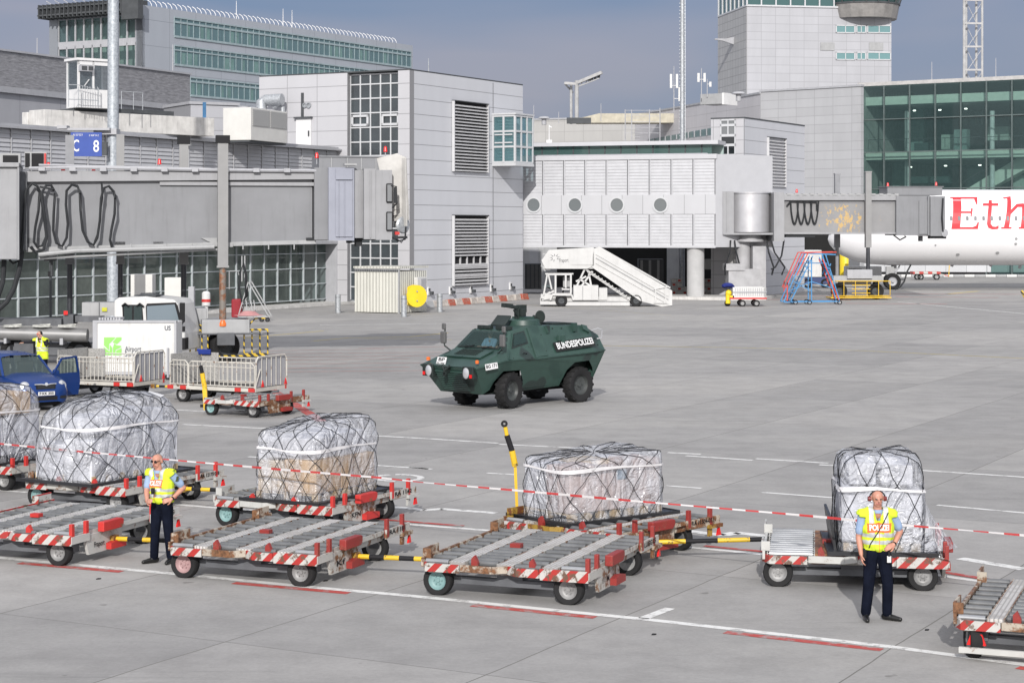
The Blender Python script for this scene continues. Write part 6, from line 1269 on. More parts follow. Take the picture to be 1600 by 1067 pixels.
for px, py, rr in ((1580, 373, .12), (1580, 381, .12), (1554, 395, .16), (1493, 397.5, .16), (1456, 383, .08)):
    z = z_(py); y = yf(z); nn = Vector((0, y - 1.5, z - z_(355.5))).normalized(); c_ = Vector((x_(px), y, z)); b.cyl(c_ - nn * .02, c_ + nn * .03, rr, n=10)
b.build('static_port', GREYP, T)
b = MB(); b.bar((x_(1402), 1.5, 1.2), (x_(1402), 1.5, z_(405)), .4, .5, 1); b.cyl((x_(1397), 1.5, .75), (x_(1403), 1.5, z_(410)), .13, n=10, m=0); b.bar((x_(1392), 1.2, 1.2), (x_(1410), 1.2, 1.9), .12, .12); b.b2(x_(1388), x_(1400), .9, 1.3, 1.3, 2.0, 1); b.bar((x_(1412), 1.2, 2.3), (x_(1398), 1.2, .9), .1, .1); b.cyl((x_(1397), .5, .72), (x_(1397), 2.4, .72), .1, n=8); b.build('nose_gear', [LGREY, GREYP], T)
for y in (.75, 2.1): w_ = wheel_parts(T, (x_(1397 if y < 1 else 1400), y, .72), (0, -1, 0), .72, .42, RUB, LGREY, n=26); w_.name = 'wheel'
b = MB(); b.tube([(x_(1427), 1, z_(414)), (x_(1421), 1, z_(425)), (x_(1416), .8, z_(440)), (x_(1408), .6, .2), (x_(1400), .3, .06), (x_(1398), -.4, .05)], .07, 6); b.build('ground_cable', CAB, T, smooth=True)
b = MB()
for px, py in ((1493, 415.5), (1554, 415.5), (1600, 419)): b.bar((x_(px), 1.5, z_(py + 1.5)), (x_(px) + .1, 1.5, z_(413)), .08, .25)
b.build('blade_antenna', LGREY, T)
# ---------------- airport dollies
HUBG = mat('hub_dull', (.30, .30, .30), .5, .2, var=.25, sc=5)
from mathutils import noise as mnoise
RWS = stripes('red_white_stripe', (.40, .028, .024), (.50, .49, .465), (1, 0, -1.0), .26, amt=.45)
DW = worn('dolly_white', (.48, .47, .44), amt=.46, sc=4); DWC = worn('dolly_white_clean', (.52, .52, .50), amt=.38, sc=4); DWR = worn('dolly_rusty', (.45, .40, .33), amt=.53, sc=4); DY = worn('dolly_yellow_rust', (.38, .24, .04), (.14, .05, .02), amt=.50, sc=6)
DR = worn('dolly_red', (.29, .032, .027), (.22, .05, .035), amt=.42, sc=6)
ROL = mat('roller_grey', (.16, .165, .17), .4, .3, var=.2, sc=3); ROLS = mat('roller_steel', (.42, .43, .44), .3, .7, var=.15)
BROWN = worn('brown_plate', (.28, .13, .05), (.12, .05, .02), amt=.5, sc=5)
gmm, t, bb, o = nodes('walkway_grating'); v = coord(t)
sx = N(t, 'ShaderNodeSeparateXYZ'); t.links.new(v, sx.inputs[0])
ha = math_(t, 'GREATER_THAN', math_(t, 'FRACT', math_(t, 'ADD', math_(t, 'MULTIPLY', sx.outputs[1], 14), 100)), .35); hb = math_(t, 'GREATER_THAN', math_(t, 'FRACT', math_(t, 'ADD', math_(t, 'MULTIPLY', sx.outputs[0], 18), 100)), .35)
t.links.new(mixc(t, math_(t, 'MULTIPLY', ha, hb), (.30, .29, .28), mixc(t, ramp(t, noise(t, v, 3, 6, .7), [(.42, (1, 1, 1)), (.5, (0, 0, 0))]), (.58, .57, .55), (.42, .40, .37))), bb.inputs[0]); bb.inputs['Roughness'].default_value = .6
def drawbar(T, p, q, ends=True):
    p, q = Vector(p), Vector(q); b = MB(); d = q - p; n = 5
    for i in range(n): b.cyl(p + d * (i / n), p + d * ((i + 1) / n), .038, n=10, m=0 if i % 2 == 0 else 1)
    b.lathe([(.05, -.05), (.07, -.03), (.07, .05), (.04, .08)], q, d, 10, 2); b.box(p, (.14, .14, .12), 2)
    return b.build('drawbar', [YEL, BLACK, DY], T)
def dolly(rf, yaw, lx, ly, label, paint=DW, hub=HUBG, hub2=None, plate_txt=None, bar=None, stagger=0, wheelz=.225, side_txt=None, rails=True, brown=False, rotwheel=False, group='roller dollies standing on the apron', edge=DWR, rollm=ROL, boxm=None, zdeck=.50):
    p = G(rf[0], rf[1], zdeck - .14); t_ = Vector((cos(yaw), sin(yaw), 0)); n_ = Vector((-sin(yaw), cos(yaw), 0))
    c = p - t_ * lx / 2 + n_ * ly / 2
    T = thing('cargo_dolly', label, 'dolly', (c.x, c.y, 0), yaw, group); hx_, hy_ = lx / 2, ly / 2; z = zdeck; boxm = boxm or DR
    b = MB()
    b.b2(-hx_ + .1, -hx_ + .2, -hy_ + .1, hy_ - .1, z - .16, z - .03, 0); b.b2(hx_ - .22, hx_ - .12, -hy_ + .1, hy_ - .1, z - .16, z - .03, 0)
    for y in (-hy_ + .35, -.3, .5, hy_ - .2): b.b2(-hx_ + .2, hx_ - .22, y - .05, y + .05, z - .17, z - .07, 0)
    b.b2(-.2, .2, -hy_ + .3, hy_ - .3, z - .25, z - .17, 1)
    for y in (-hy_ + .35, hy_ - .7): b.b2(-hx_ + .2, hx_ - .2, y - .06, y + .06, .17, .27, 1); b.b2(-hx_ + .15, -hx_ + .4, y - .1, y + .1, .2, z - .16, 1); b.b2(hx_ - .4, hx_ - .15, y - .1, y + .1, .2, z - .16, 1)
    b.build('frame', [paint, BRD], T)
    # near fascia in three pieces
    fs = lambda pts, m=RWS, z0=z - .14, z1=z + .0, th=.03: None
    def fasc(pts, z0, z1, m, nm='fascia'):
        b = MB()
        for a, c_ in zip(pts, pts[1:]):
            a, c_ = Vector((a[0], a[1], (z0 + z1) / 2)), Vector((c_[0], c_[1], (z0 + z1) / 2)); d = (c_ - a).normalized(); b.bar(a - d * .004, c_ + d * .004, .035, z1 - z0)
        return b.build(nm, m, T)
    y0 = -hy_
    fasc([(-hx_, y0 + .22), (-hx_ + .1, y0 + .02), (-hx_ * .52, y0 + .02)], z - .13, z - .01, RWS)
    fasc([(-hx_ * .5, y0 + .01), (-hx_ * .12, y0 - .02), (hx_ * .02, y0 + .12)], z - .10, z, edge)
    fasc([(hx_ * .03, y0 + .14), (hx_ * .16, y0 + .02), (hx_ * .42, y0 + .02), (hx_ * .5, y0 + .12)], z - .12, z, RWS)
    fasc([(hx_ * .45, y0), (hx_, y0)], z - .14, z + .02, RWS)
    fasc([(hx_, y0), (hx_, y0 + .5)], z - .12, z, paint); fasc([(hx_ - .02, hy_ - .9), (hx_ - .02, hy_)], z - .12, z + .03, paint, 'end_plate')
    # rollers and walkways
    S_ = lx / 2.4; colx = [(-1.15, -.82, .33), (-.56, -.14, .24), (.14, .50, .33), (.76, 1.12, .33)]; wk = [(-.80, -.58), (-.12, .12), (.52, .74)]
    if brown: colx = [(-1.12, -.55, .2), (-.05, .3, .33), (.45, .72, .33), (.8, 1.1, .2)]; wk = [(-.52, -.12)]
    for ci, (a, c_, st) in enumerate(colx):
        y = -hy_ + .16 + (.1 if ci % 2 else 0); k = 0
        while y < hy_ - .12:
            b = MB(); b.cyl((a * S_, y, z - .005), (c_ * S_, y, z - .005), .043, n=10); b.cyl((a * S_ - .02, y, z - .005), (c_ * S_ + .02, y, z - .005), .012, n=5)
            b.build('roller', rollm if (k or ci % 3) else ROLS, T, smooth=True); y += st; k += 1
    for a, c_ in wk:
        b = MB(); b.b2(a * S_, c_ * S_, -hy_ + .12, hy_ - .1, z - .03, z + .015); b.build('walkway', BROWN if brown else gmm, T)
    b = MB()
    for a, c_, _ in colx: b.b2(a * S_ - .035, a * S_ - .02, -hy_ + .12, hy_ - .1, z - .05, z + .02); b.b2(c_ * S_ + .02, c_ * S_ + .035, -hy_ + .12, hy_ - .1, z - .05, z + .02)
    b.build('roller_rail', paint, T)
    # left guard rail, raised flaps
    if rails:
        b = MB(); b.b2(-hx_ - .01, -hx_ + .03, -hy_ + .1, hy_, z - .08, z + .05); b.build('side_rail', edge, T)
        for y in (-hy_ + .25, hy_ - .55): b = MB(); b.b2(-hx_ - .03, -hx_ + .0, y - .02, y + .5, z + .03, z + .17); b.b2(-hx_ - .03, -hx_ + .1, y - .04, y - .02, z + .03, z + .17); b.build('guard_flap', edge, T)
    # stops
    for x, y in ((-hx_ * .4, y0 + .1), (hx_ * .28, y0 + .12)): b = MB(); b.prism([(0, 0), (.1, 0), (.1, .05), (.05, .15), (0, .1)], (x, y, z - .02), (1, 0, 0), (0, 0, 1), (0, .07, 0)); b.build('stop', boxm, T)
    for x, y in ((hx_ - .02, y0 + .05), (hx_ - .02, y0 + .45), (hx_ - .03, hy_ - .85), (hx_ - .03, hy_ - .25)): b = MB(); b.b2(x - .03, x + .03, y - .04, y + .04, z - .1, z + .20); b.build('stake', boxm, T, bevel=.008)
    b = MB(); b.b2(-hx_ * .35, -hx_ * .22, -.25, -.12, z + .03, z + .09); b.build('lock', boxm, T)
    # coupling box on the right
    b = MB(); b.prism([(0, .0), (.54, .0), (.60, .06), (.60, .14), (.54, .16), (0, .16)], (hx_ + .0, -hy_ + .75, z - .02), (0, 1, 0), (0, 0, 1), (.12, 0, 0)); b.build('bumper', boxm, T, bevel=.015)
    b = MB(); b.prism([(-.1, -.32), (.75, -.32), (.86, -.22), (.86, .0), (-.1, .0), (-.18, -.12)], (hx_ - .06, -hy_ + .62, z - .04), (0, 1, 0), (0, 0, 1), (.05, 0, 0)); br = b.build('coupling_plate', paint, T)
    if side_txt: text_mb(side_txt, .12, plane_M((hx_ + .002, -hy_ + .80, z - .22), (0, 1, 0), (0, 0, 1)), width=.3, bold=.002).build('lettering', BLACK, br)
    b = MB(); b.prism([(0, 0), (.45, .0), (.45, .1), (.2, .13), (0, .1)], (hx_ - .0, -hy_ + 1.0, z - .34), (0, 1, 0), (0, 0, 1), (.1, 0, 0)); b.build('red_cover', boxm, T)
    b = MB(); b.prism([(0, 0), (.12, 0), (.06, .18)], (hx_ + .0, hy_ - .12, z - .30), (0, 1, 0), (0, 0, 1), (.03, 0, 0)); b.build('reflector', REDL, T)
    b = MB(); b.b2(hx_ - .02, hx_ + .05, hy_ - .35, hy_ + .02, z - .16, z - .1); b.b2(hx_ - .05, hx_ + .0, hy_ - .3, hy_ - .22, z - .3, z - .1); b.build('rear_bracket', edge, T)
    if plate_txt:
        text_mb(plate_txt, .10, plane_M((hx_ + .002, hy_ - .48, z - .03), (0, 1, 0), (0, 0, 1)), width=.62, bold=.003).build('lettering', BLACK, T)
    for i, (x, y) in enumerate(((-hx_ + .22, -hy_ + .10), (hx_ - .36, -hy_ + .10), (-hx_ + .22, hy_ - .75), (hx_ - .28, hy_ - .75))):
        ax = (0, -1, 0) if y < 0 else (0, 1, 0)
        if rotwheel: ax = (-.93, -.37, 0); 
        w_ = wheel_parts(T, (x, y + (.12 if y < 0 else 0), wheelz - .012), ax, wheelz, .15, RUB, (hub2 or hub) if i == 0 else hub, .6, n=22)
    if bar: drawbar(T, *bar)
    return T
Rd = radians; HT = mat('hub_teal', (.22, .36, .36), .5, var=.15); HP = mat('hub_pink', (.42, .27, .27), .5, var=.15)
dolly((111, 853), Rd(-21), 2.6, 3.3, 'empty white roller dolly behind the person in sunglasses, cut by the left edge', DWC, plate_txt='RA 1724 KG', side_txt='Fraport', edge=RWS, boxm=REDP, bar=((1.3, -.45, .30), (2.6, -.25, .30)))
dolly((495, 884), Rd(-21), 2.6, 3.4, 'empty rusty roller dolly with pink wheel hub, middle of the empty row', DW, hub2=HP, plate_txt='RA 1181', side_txt='Kf', bar=((1.3, -.4, .30), (2.5, -.25, .30)))
dolly((919, 911), Rd(-21), 2.62, 3.5, 'empty roller dolly with teal front hub and yellow bar on its left', DW, hub2=HT, plate_txt='LUGG 25', side_txt='11 M')
dolly((196, 776), Rd(-27), 2.5, 3.15, 'roller dolly under the large rounded silver netted load', DW, hub2=HT, plate_txt='RA 12175 018', side_txt='F', edge=DW, boxm=REDP, bar=((1.25, .2, .30), (2.2, .4, .30)))
dolly((519, 806), Rd(-27), 2.6, 2.95, 'roller dolly under the netted load of brown cartons', DW, hub2=HT, plate_txt='RA 1142', side_txt='KFN', edge=DWC, boxm=REDP)
dolly((966, 851), Rd(-42), 2.55, 2.75, 'rusty yellow roller dolly under the flat topped netted load', DWR, hub2=HT, plate_txt='RA 11504-051', side_txt='ZM', edge=DY, bar=((1.3, -.5, .30), (3.2, 1.3, .36)))
dolly((1482, 889), Rd(-9), 2.72, 2.5, 'roller dolly with brown walkway carrying the tall white netted stack', DW, edge=DWC, brown=True, rollm=ROLS, boxm=DR)
dolly((18, 742), Rd(-28), 2.35, 2.9, 'roller dolly under the netted load cut by the left edge', DW, plate_txt='RRA 11', edge=DW, boxm=REDP, bar=((1.25, .0, .30), (2.05, .2, .30)))
L8 = G(1489, 984, .36) + Vector((cos(Rd(-21)), sin(Rd(-21)), 0)) * 2.4
dd8 = dolly((800 + L8.x / L8.y * FPX, HOR + 5.04 * FPX / L8.y), Rd(-21), 2.4, 3.1, 'grey roller dolly cut by the lower right corner, red triangle lamp below', DWR, edge=DWR, rotwheel=True)
b = MB(); b.prism([(-.12, 0), (.12, 0), (.07, .14), (-.07, .14)], (-.92, -1.50, .18), (1, 0, 0), (0, 0, 1), (0, .05, 0)); b.build('tail_lamp', REDL, dd8)
b = MB(); b.b2(-1.12, .3, -1.62, -1.57, .1, .17); b.build('bumper_bar', DWC, dd8)
# raised drawbar of the flat topped load's dolly
q0, q1 = G(806, 800, .5), None; Yb = q0.y; a_ = W(806, 745, Yb); c_ = W(788, 662, Yb)
T = thing('raised_drawbar', 'yellow and black drawbar standing upright at the left end of the flat topped load', 'drawbar', (q0.x, q0.y, 0)); b = MB()
o_ = T.location; P_ = lambda px, py: W(px, py, Yb) - Vector((q0.x, q0.y, 0))
b.bar(P_(808, 800), P_(805, 728), .06, .05, 0); b.cyl(P_(805, 728), P_(800, 704), .055, n=10, m=0); b.cyl(P_(800, 704), P_(792, 680), .05, n=10, m=1); b.cyl(P_(792, 680), P_(789.5, 667), .035, n=8, m=0); b.lathe([(.02, -.015), (.06, -.015), (.06, .015), (.02, .015), (.02, -.015)], P_(788, 662), (0, 1, 0), 12, 1); b.build('bar', [YEL, BLACK], T)

# ---------------- netted loads
def crinkle(t, v, sc):
    a = N(t, 'ShaderNodeTexNoise'); a.inputs['Scale'].default_value = sc; a.inputs['Detail'].default_value = 2; a.inputs['Distortion'].default_value = 1.6; t.links.new(v, a.inputs['Vector'])
    r = math_(t, 'ABSOLUTE', math_(t, 'SUBTRACT', a.outputs[0], .5)); return math_(t, 'POWER', r, .6)
wm, t, bb, o = nodes('plastic_wrap'); v = coord(t, (1, 1, .7))
n1 = crinkle(t, v, 1.7); n2 = noise(t, coord(t, (1, 1, .3)), 3.2, 4, .6); n3 = crinkle(t, coord(t, (1, 1, 1.6)), 4.5)
bb.inputs['Base Color'].default_value = (.62, .635, .68, 1); bb.inputs['Roughness'].default_value = .14; bb.inputs['Specular IOR Level'].default_value = .9
bump(t, bb, math_(t, 'ADD', n1, math_(t, 'MULTIPLY', n3, .22)), 1.0, .2)
tr_ = N(t, 'ShaderNodeBsdfTransparent'); tr_.inputs[0].default_value = (.96, .965, .98, 1)
ms = N(t, 'ShaderNodeMixShader'); t.links.new(ramp(t, n2, [(.35, (.85, .85, .85)), (.65, (.30, .30, .30))]), ms.inputs[0]); t.links.new(bb.outputs[0], ms.inputs[1]); t.links.new(tr_.outputs[0], ms.inputs[2]); t.links.new(ms.outputs[0], o.inputs[0])
CARD = mat('cardboard', (.60, .42, .25), .8, var=.12, sc=3); CARD2 = mat('cardboard_pale', (.66, .54, .40), .8, var=.12, sc=3); BAGW = mat('pale_parcel', (.66, .67, .71), .6, var=.2, sc=3, bmp=.5, bsc=7); BLUEG = mat('blue_parcel', (.20, .28, .36), .6, var=.25, sc=3); PINKC = mat('pinkish_carton', (.58, .49, .47), .8, var=.15, sc=3)
NET = mat('net_rope', (.025, .026, .03), .8); WEB = mat('white_strap', (.66, .65, .66), .6, var=.1); WOOD = mat('pallet_wood', (.50, .38, .23), .8, var=.25, sc=6); SHEET = mat('pallet_sheet', (.035, .036, .04), .4, .4)
def load(near, ang, la, lb, prof, label, seed, wrap=wm, inner=(), strap=1.2, topx=(0, 0), boxes=(), zb=.54, pw=7, net=(13, 2.0), bump_=.05, drop=0, sheet=.14, top_bags=()):
    """la: length of the left face, lb: of the right face; prof: (height, scale) pairs; ang: heading of the right face"""
    p = G(near[0], near[1], zb); e = Vector((cos(ang), sin(ang), 0)); l = Vector((-sin(ang), cos(ang), 0)); c = p + e * lb / 2 + l * la / 2
    T = thing('netted_load', label, 'cargo', (c.x, c.y, zb), ang); ha, hb = lb / 2, la / 2; rr = random.Random(seed)
    def Sx(phi, s, off=0):
        # s in 0..1 up the sides and over the top
        k = s * (len(prof) - 1); i = min(int(k), len(prof) - 2); f = k - i; f = f * f * (3 - 2 * f) * .4 + f * .6
        z = prof[i][0] * (1 - f) + prof[i + 1][0] * f; sc = prof[i][1] * (1 - f) + prof[i + 1][1] * f
        pe = pw if s < .55 else pw * (1 - (s - .55) * 1.5) + 1; pe = max(2.4, pe)
        cc, ss = cos(phi), sin(phi); rad = (abs(cc) ** pe + abs(ss) ** pe) ** (-1 / pe)
        q = Vector((cc * rad * ha * sc, ss * rad * hb * sc, z)); q.z += topx[0] * q.x * min(1, z) + topx[1] * q.y * min(1, z)
        d = mnoise.noise(Vector((q.x * 1.8, q.y * 1.8, q.z * 1.6 + seed * 7.3))) * bump_ + mnoise.noise(Vector((q.x * 5, q.y * 5, q.z * 3 + seed))) * bump_ * .3
        nn = Vector((cc, ss, .15 + s * .8)).normalized(); return q + nn * (d * (.25 + .75 * min(1, z / .5)) + off)
    b = MB(); NP, NS = 84, 40
    for j in range(NS + 1):
        for i in range(NP): b.v.append(Sx(2 * pi * i / NP, j / NS))
    for j in range(NS):
        for i in range(NP): b.f.append([j * NP + i, j * NP + (i + 1) % NP, (j + 1) * NP + (i + 1) % NP, (j + 1) * NP + i]); b.m.append(0)
    b.build('plastic_wrap', wrap, T, smooth=True, autos=180)
    b = MB(); b.b2(-ha - sheet, ha + sheet, -hb - sheet, hb + sheet, -.025, .012); b.b2(-ha - sheet, ha + sheet, -hb - sheet - .02, -hb - sheet, -.03, .03); b.b2(ha + sheet, ha + sheet + .02, -hb - sheet, hb + sheet, -.03, .03); b.b2(-ha - sheet - .02, -ha - sheet, -hb - sheet, hb + sheet, -.03, .03); b.build('pallet_sheet', SHEET, T)
    # net
    b = MB(); nd, tw = net; seg = 26
    for i in range(nd):
        for sg in (1, -1):
            a0 = 2 * pi * i / nd + rr.uniform(-.05, .05); pts = []
            for k in range(seg + 1):
                s = k / seg * (.97 if i % 3 == 0 else .80 if i % 3 == 1 else .88); pts.append(Sx(a0 + sg * tw * s * (1 - .25 * s) / 1.0, s, .014) + Vector((0, 0, .0)))
            b.tube(pts, .0063, 4)
    nt_ = b.build('cargo_net', NET, T)
    b = MB()
    for j in range(2):
        zs_ = strap + j * .045; n = 60; pts = []
        for i in range(n + 1):
            a = 2 * pi * i / n; lo, hi = 0, .8
            for _ in range(14):
                m_ = (lo + hi) / 2
                if Sx(a, m_).z < zs_ + .02 * sin(3 * a + j): lo = m_
                else: hi = m_
            pts.append(Sx(a, lo, .022))
        if j == 0: A_ = pts
    for i in range(n): b.quad(A_[i], A_[i + 1], pts[i + 1] + Vector((0, 0, .002)), pts[i] + Vector((0, 0, .002)))
    b.build('strap', WEB, T)
    # goods inside
    for bx0, bx1, by0, by1, bz0, bz1, m_ in boxes:
        b = MB(); b.b2(-ha + (.04 + .92 * bx0) * lb + .01, -ha + (.04 + .92 * bx1) * lb - .01, -hb + (.06 + .88 * by0) * la + .01, -hb + (.06 + .88 * by1) * la - .01, bz0, bz1); b.build('carton', m_, T, bevel=.02)
    return T, Sx
def planks(T, ha, hb, n=3):
    b = MB()
    for i in range(7): x = -ha + .1 + (2 * ha - .2) * i / 6; b.b2(x - .05, x + .05, -hb + .02, hb - .02, .10, .125)
    for y in (-hb + .08, 0, hb - .08):
        for i in range(n * 2 + 1): x = -ha + .12 + (2 * ha - .24) * i / (n * 2); b.b2(x - .07, x + .07, y - .06, y + .06, .014, .10)
    b.build('wooden_pallet', WOOD, T)
C_, P_, B_, G_, K_ = CARD, CARD2, BAGW, BLUEG, PINKC
T, Sx = load((143, 757), Rd(60), 1.65, 2.75, [(0, 1), (.35, 1.0), (.75, 1.02), (1.0, 1.0), (1.22, .95), (1.42, .80), (1.54, .52), (1.60, .2), (1.6, .01)], 'large silver plastic wrapped load with rounded top under a black net', 3, boxes=[(0, .3, 0, .5, .02, .8, B_), (0, .3, .5, 1, .02, .7, B_), (.3, .6, 0, .5, .02, .9, B_), (.3, .6, .5, 1, .02, 1.0, B_), (.6, 1, 0, .5, .02, .85, B_), (.6, 1, .5, 1, .02, 1, G_), (.1, .5, .15, .8, .9, 1.2, B_), (.55, .93, .15, .8, .95, 1.25, B_)], strap=.98, bump_=.10, pw=5, topx=(.07, 0))
text_mb('Deutsche Po', .11, plane_M((0, 0, 0), (1, 0, 0), (0, 1, 0))).v and None
T2 = T; planks(T, 1.3, .75)
b = MB(); p = Sx(-.9, .62, .03); q = Sx(-.72, .62, .03); r_ = Sx(-.72, .72, .03); k = Sx(-.9, .72, .03); b.quad(p, q, r_, k); b.build('paper_label', WHITEC, T)
b = MB(); q = Sx(-2.0, .66, .03); q2 = Sx(-1.75, .55, .03); up = (Sx(-1.9, .70, .03) - Sx(-1.9, .58, .03)); text_mb('Deutsche Po', .13, plane_M((q + q2) / 2 + Vector((-.03, -.05, .03)), q2 - q, up), width=.62, bold=.003, mb=b); b.build('lettering', BLACK, T)
T, Sx = load((496, 786), Rd(62), 1.45, 2.15, [(0, 1), (.35, 1), (.72, 1.0), (.95, .99), (1.16, .96), (1.29, .88), (1.34, .6), (1.35, .2), (1.35, .01)], 'netted load of brown cartons under clear plastic with loose silver top', 5, boxes=[(0, .42, 0, .55, .13, .72, C_), (0, .42, .55, 1, .13, .68, P_), (.42, 1, 0, .5, .13, .70, C_), (.42, .75, .5, 1, .13, .66, P_), (.75, 1, .5, 1, .13, .6, B_), (.05, .45, .1, .9, .72, 1.1, B_), (.5, .95, .1, .9, .70, 1.12, B_)], strap=.86, bump_=.07, topx=(.09, -.02)); planks(T, 1.03, .68)
T, Sx = load((889, 818), Rd(38), 1.35, 2.2, [(0, 1), (.3, 1), (.6, 1.0), (.85, .99), (.97, .97), (1.02, .90), (1.04, .55), (1.04, .2), (1.04, .01)], 'flat topped grey netted load in clear plastic with a paper tag', 9, boxes=[(0, .35, 0, .55, .13, .9, K_), (0, .35, .55, 1, .13, .86, B_), (.35, .7, 0, .5, .13, .82, K_), (.35, .7, .5, 1, .13, .9, P_), (.7, 1, 0, .6, .13, .93, K_), (.7, 1, .6, 1, .13, .9, B_), (.5, .62, -.02, .3, .62, .8, BLUEG)], strap=.80, bump_=.035, pw=9, topx=(.05, .04), net=(12, 1.5)); planks(T, 1.06, .64)
b = MB(); p = Sx(-.55, .42, .03); q = Sx(-.50, .42, .03); r_ = Sx(-.50, .50, .03); k = Sx(-.55, .50, .03); b.quad(p, q, r_, k); b.build('paper_tag', WHITEC, T)
T, Sx = load((1309, 862), Rd(-6), 1.7, 1.32, [(0, 1.0), (.3, 1.0), (.62, 1.0), (.88, .98), (.95, .92), (1.10, .93), (1.32, .91), (1.41, .80), (1.43, .4), (1.42, .01)], 'tall white stack in two tiers under crumpled plastic and black net', 13, boxes=[(0, .5, 0, .5, .13, .5, B_), (.5, 1, 0, .5, .13, .52, B_), (0, .5, 0, .5, .5, .95, B_), (.5, 1, 0, .5, .52, .9, B_), (0, 1, .5, 1, .13, .92, B_), (.1, .45, .1, .9, .98, 1.3, B_), (.5, .9, .1, .9, .98, 1.28, B_)], strap=.90, bump_=.06, pw=8, net=(10, 1.5)); planks(T, .62, .8, 2)
b = MB(); b.box((-.72, 0, .22), (.04, 1.5, .55), rot=Matrix.Rotation(Rd(-8), 3, 'Y')); b.build('end_board', SHEET, T)
b = MB(); vs = []; n = 10
for i in range(n + 1):
    for j in range(7): u_, w_ = i / n, j / 6; vs.append((.62 + (.1 + .36 * (1 - u_)) * (w_ ** .7) * (1 - u_) * 1.2, -.86 + .5 * w_ - .03 * sin(6 * u_ + 4 * w_), .02 + u_ * 1.05 * (1 - .1 * w_)))
b.add(vs, [(i * 7 + j, i * 7 + j + 1, (i + 1) * 7 + j + 1, (i + 1) * 7 + j) for i in range(n) for j in range(6)]); b.build('loose_plastic', wm, T, smooth=True)
T, Sx = load((-60, 733), Rd(60), 1.5, 2.4, [(0, 1), (.35, 1), (.75, 1.0), (1.0, .99), (1.3, .96), (1.5, .84), (1.58, .5), (1.6, .2), (1.6, .01)], 'netted load with a brown carton on top, cut by the left edge', 21, boxes=[(0, .5, 0, 1, .13, .8, B_), (.5, 1, 0, .6, .13, .9, B_), (.5, 1, .6, 1, .13, .8, K_), (.4, .95, .1, .9, .95, 1.4, C_)], strap=1.0, bump_=.05)

# ---------------- barrier tape
tm, t, bb, o = nodes('barrier_tape'); v = coord(t); sx = N(t, 'ShaderNodeSeparateXYZ'); t.links.new(v, sx.inputs[0])
k = math_(t, 'GREATER_THAN', math_(t, 'FRACT', math_(t, 'ADD', math_(t, 'DIVIDE', sx.outputs[0], .37), 100)), .5)
t.links.new(mixc(t, k, (.55, .53, .53), (.42, .04, .04)), bb.inputs[0]); bb.inputs['Roughness'].default_value = .35
tp = [(-60, 687), (0, 693), (79, 701), (190, 711), (309, 722), (406, 730.5), (593, 746), (656, 753), (802, 765.5), (930, 777), (1057, 788), (1200, 800), (1300, 809), (1410, 820), (1520, 829), (1600, 836), (1680, 844)]
b = MB(); q = [G(px, py, 1.15) for px, py in tp]; n = 0
for i, (a, c_) in enumerate(zip(q, q[1:])):
    w0, w1 = .035, .035; tw0 = .25 + .75 * abs(sin(i * .9)); tw1 = .25 + .75 * abs(sin((i + 1) * .9)); z = Vector((0, 0, 1))
    d = (c_ - a).normalized(); nn = Vector((-d.y, d.x, 0)); ua = (z * tw0 + nn * (1 - tw0)) * .019; ub = (z * tw1 + nn * (1 - tw1)) * .019
    b.quad(a - ua, c_ - ub, c_ + ub, a + ua)
tag(b.build('barrier_tape', tm), 'red and white barrier tape stretched across the apron in front of the netted loads', 'barrier tape')
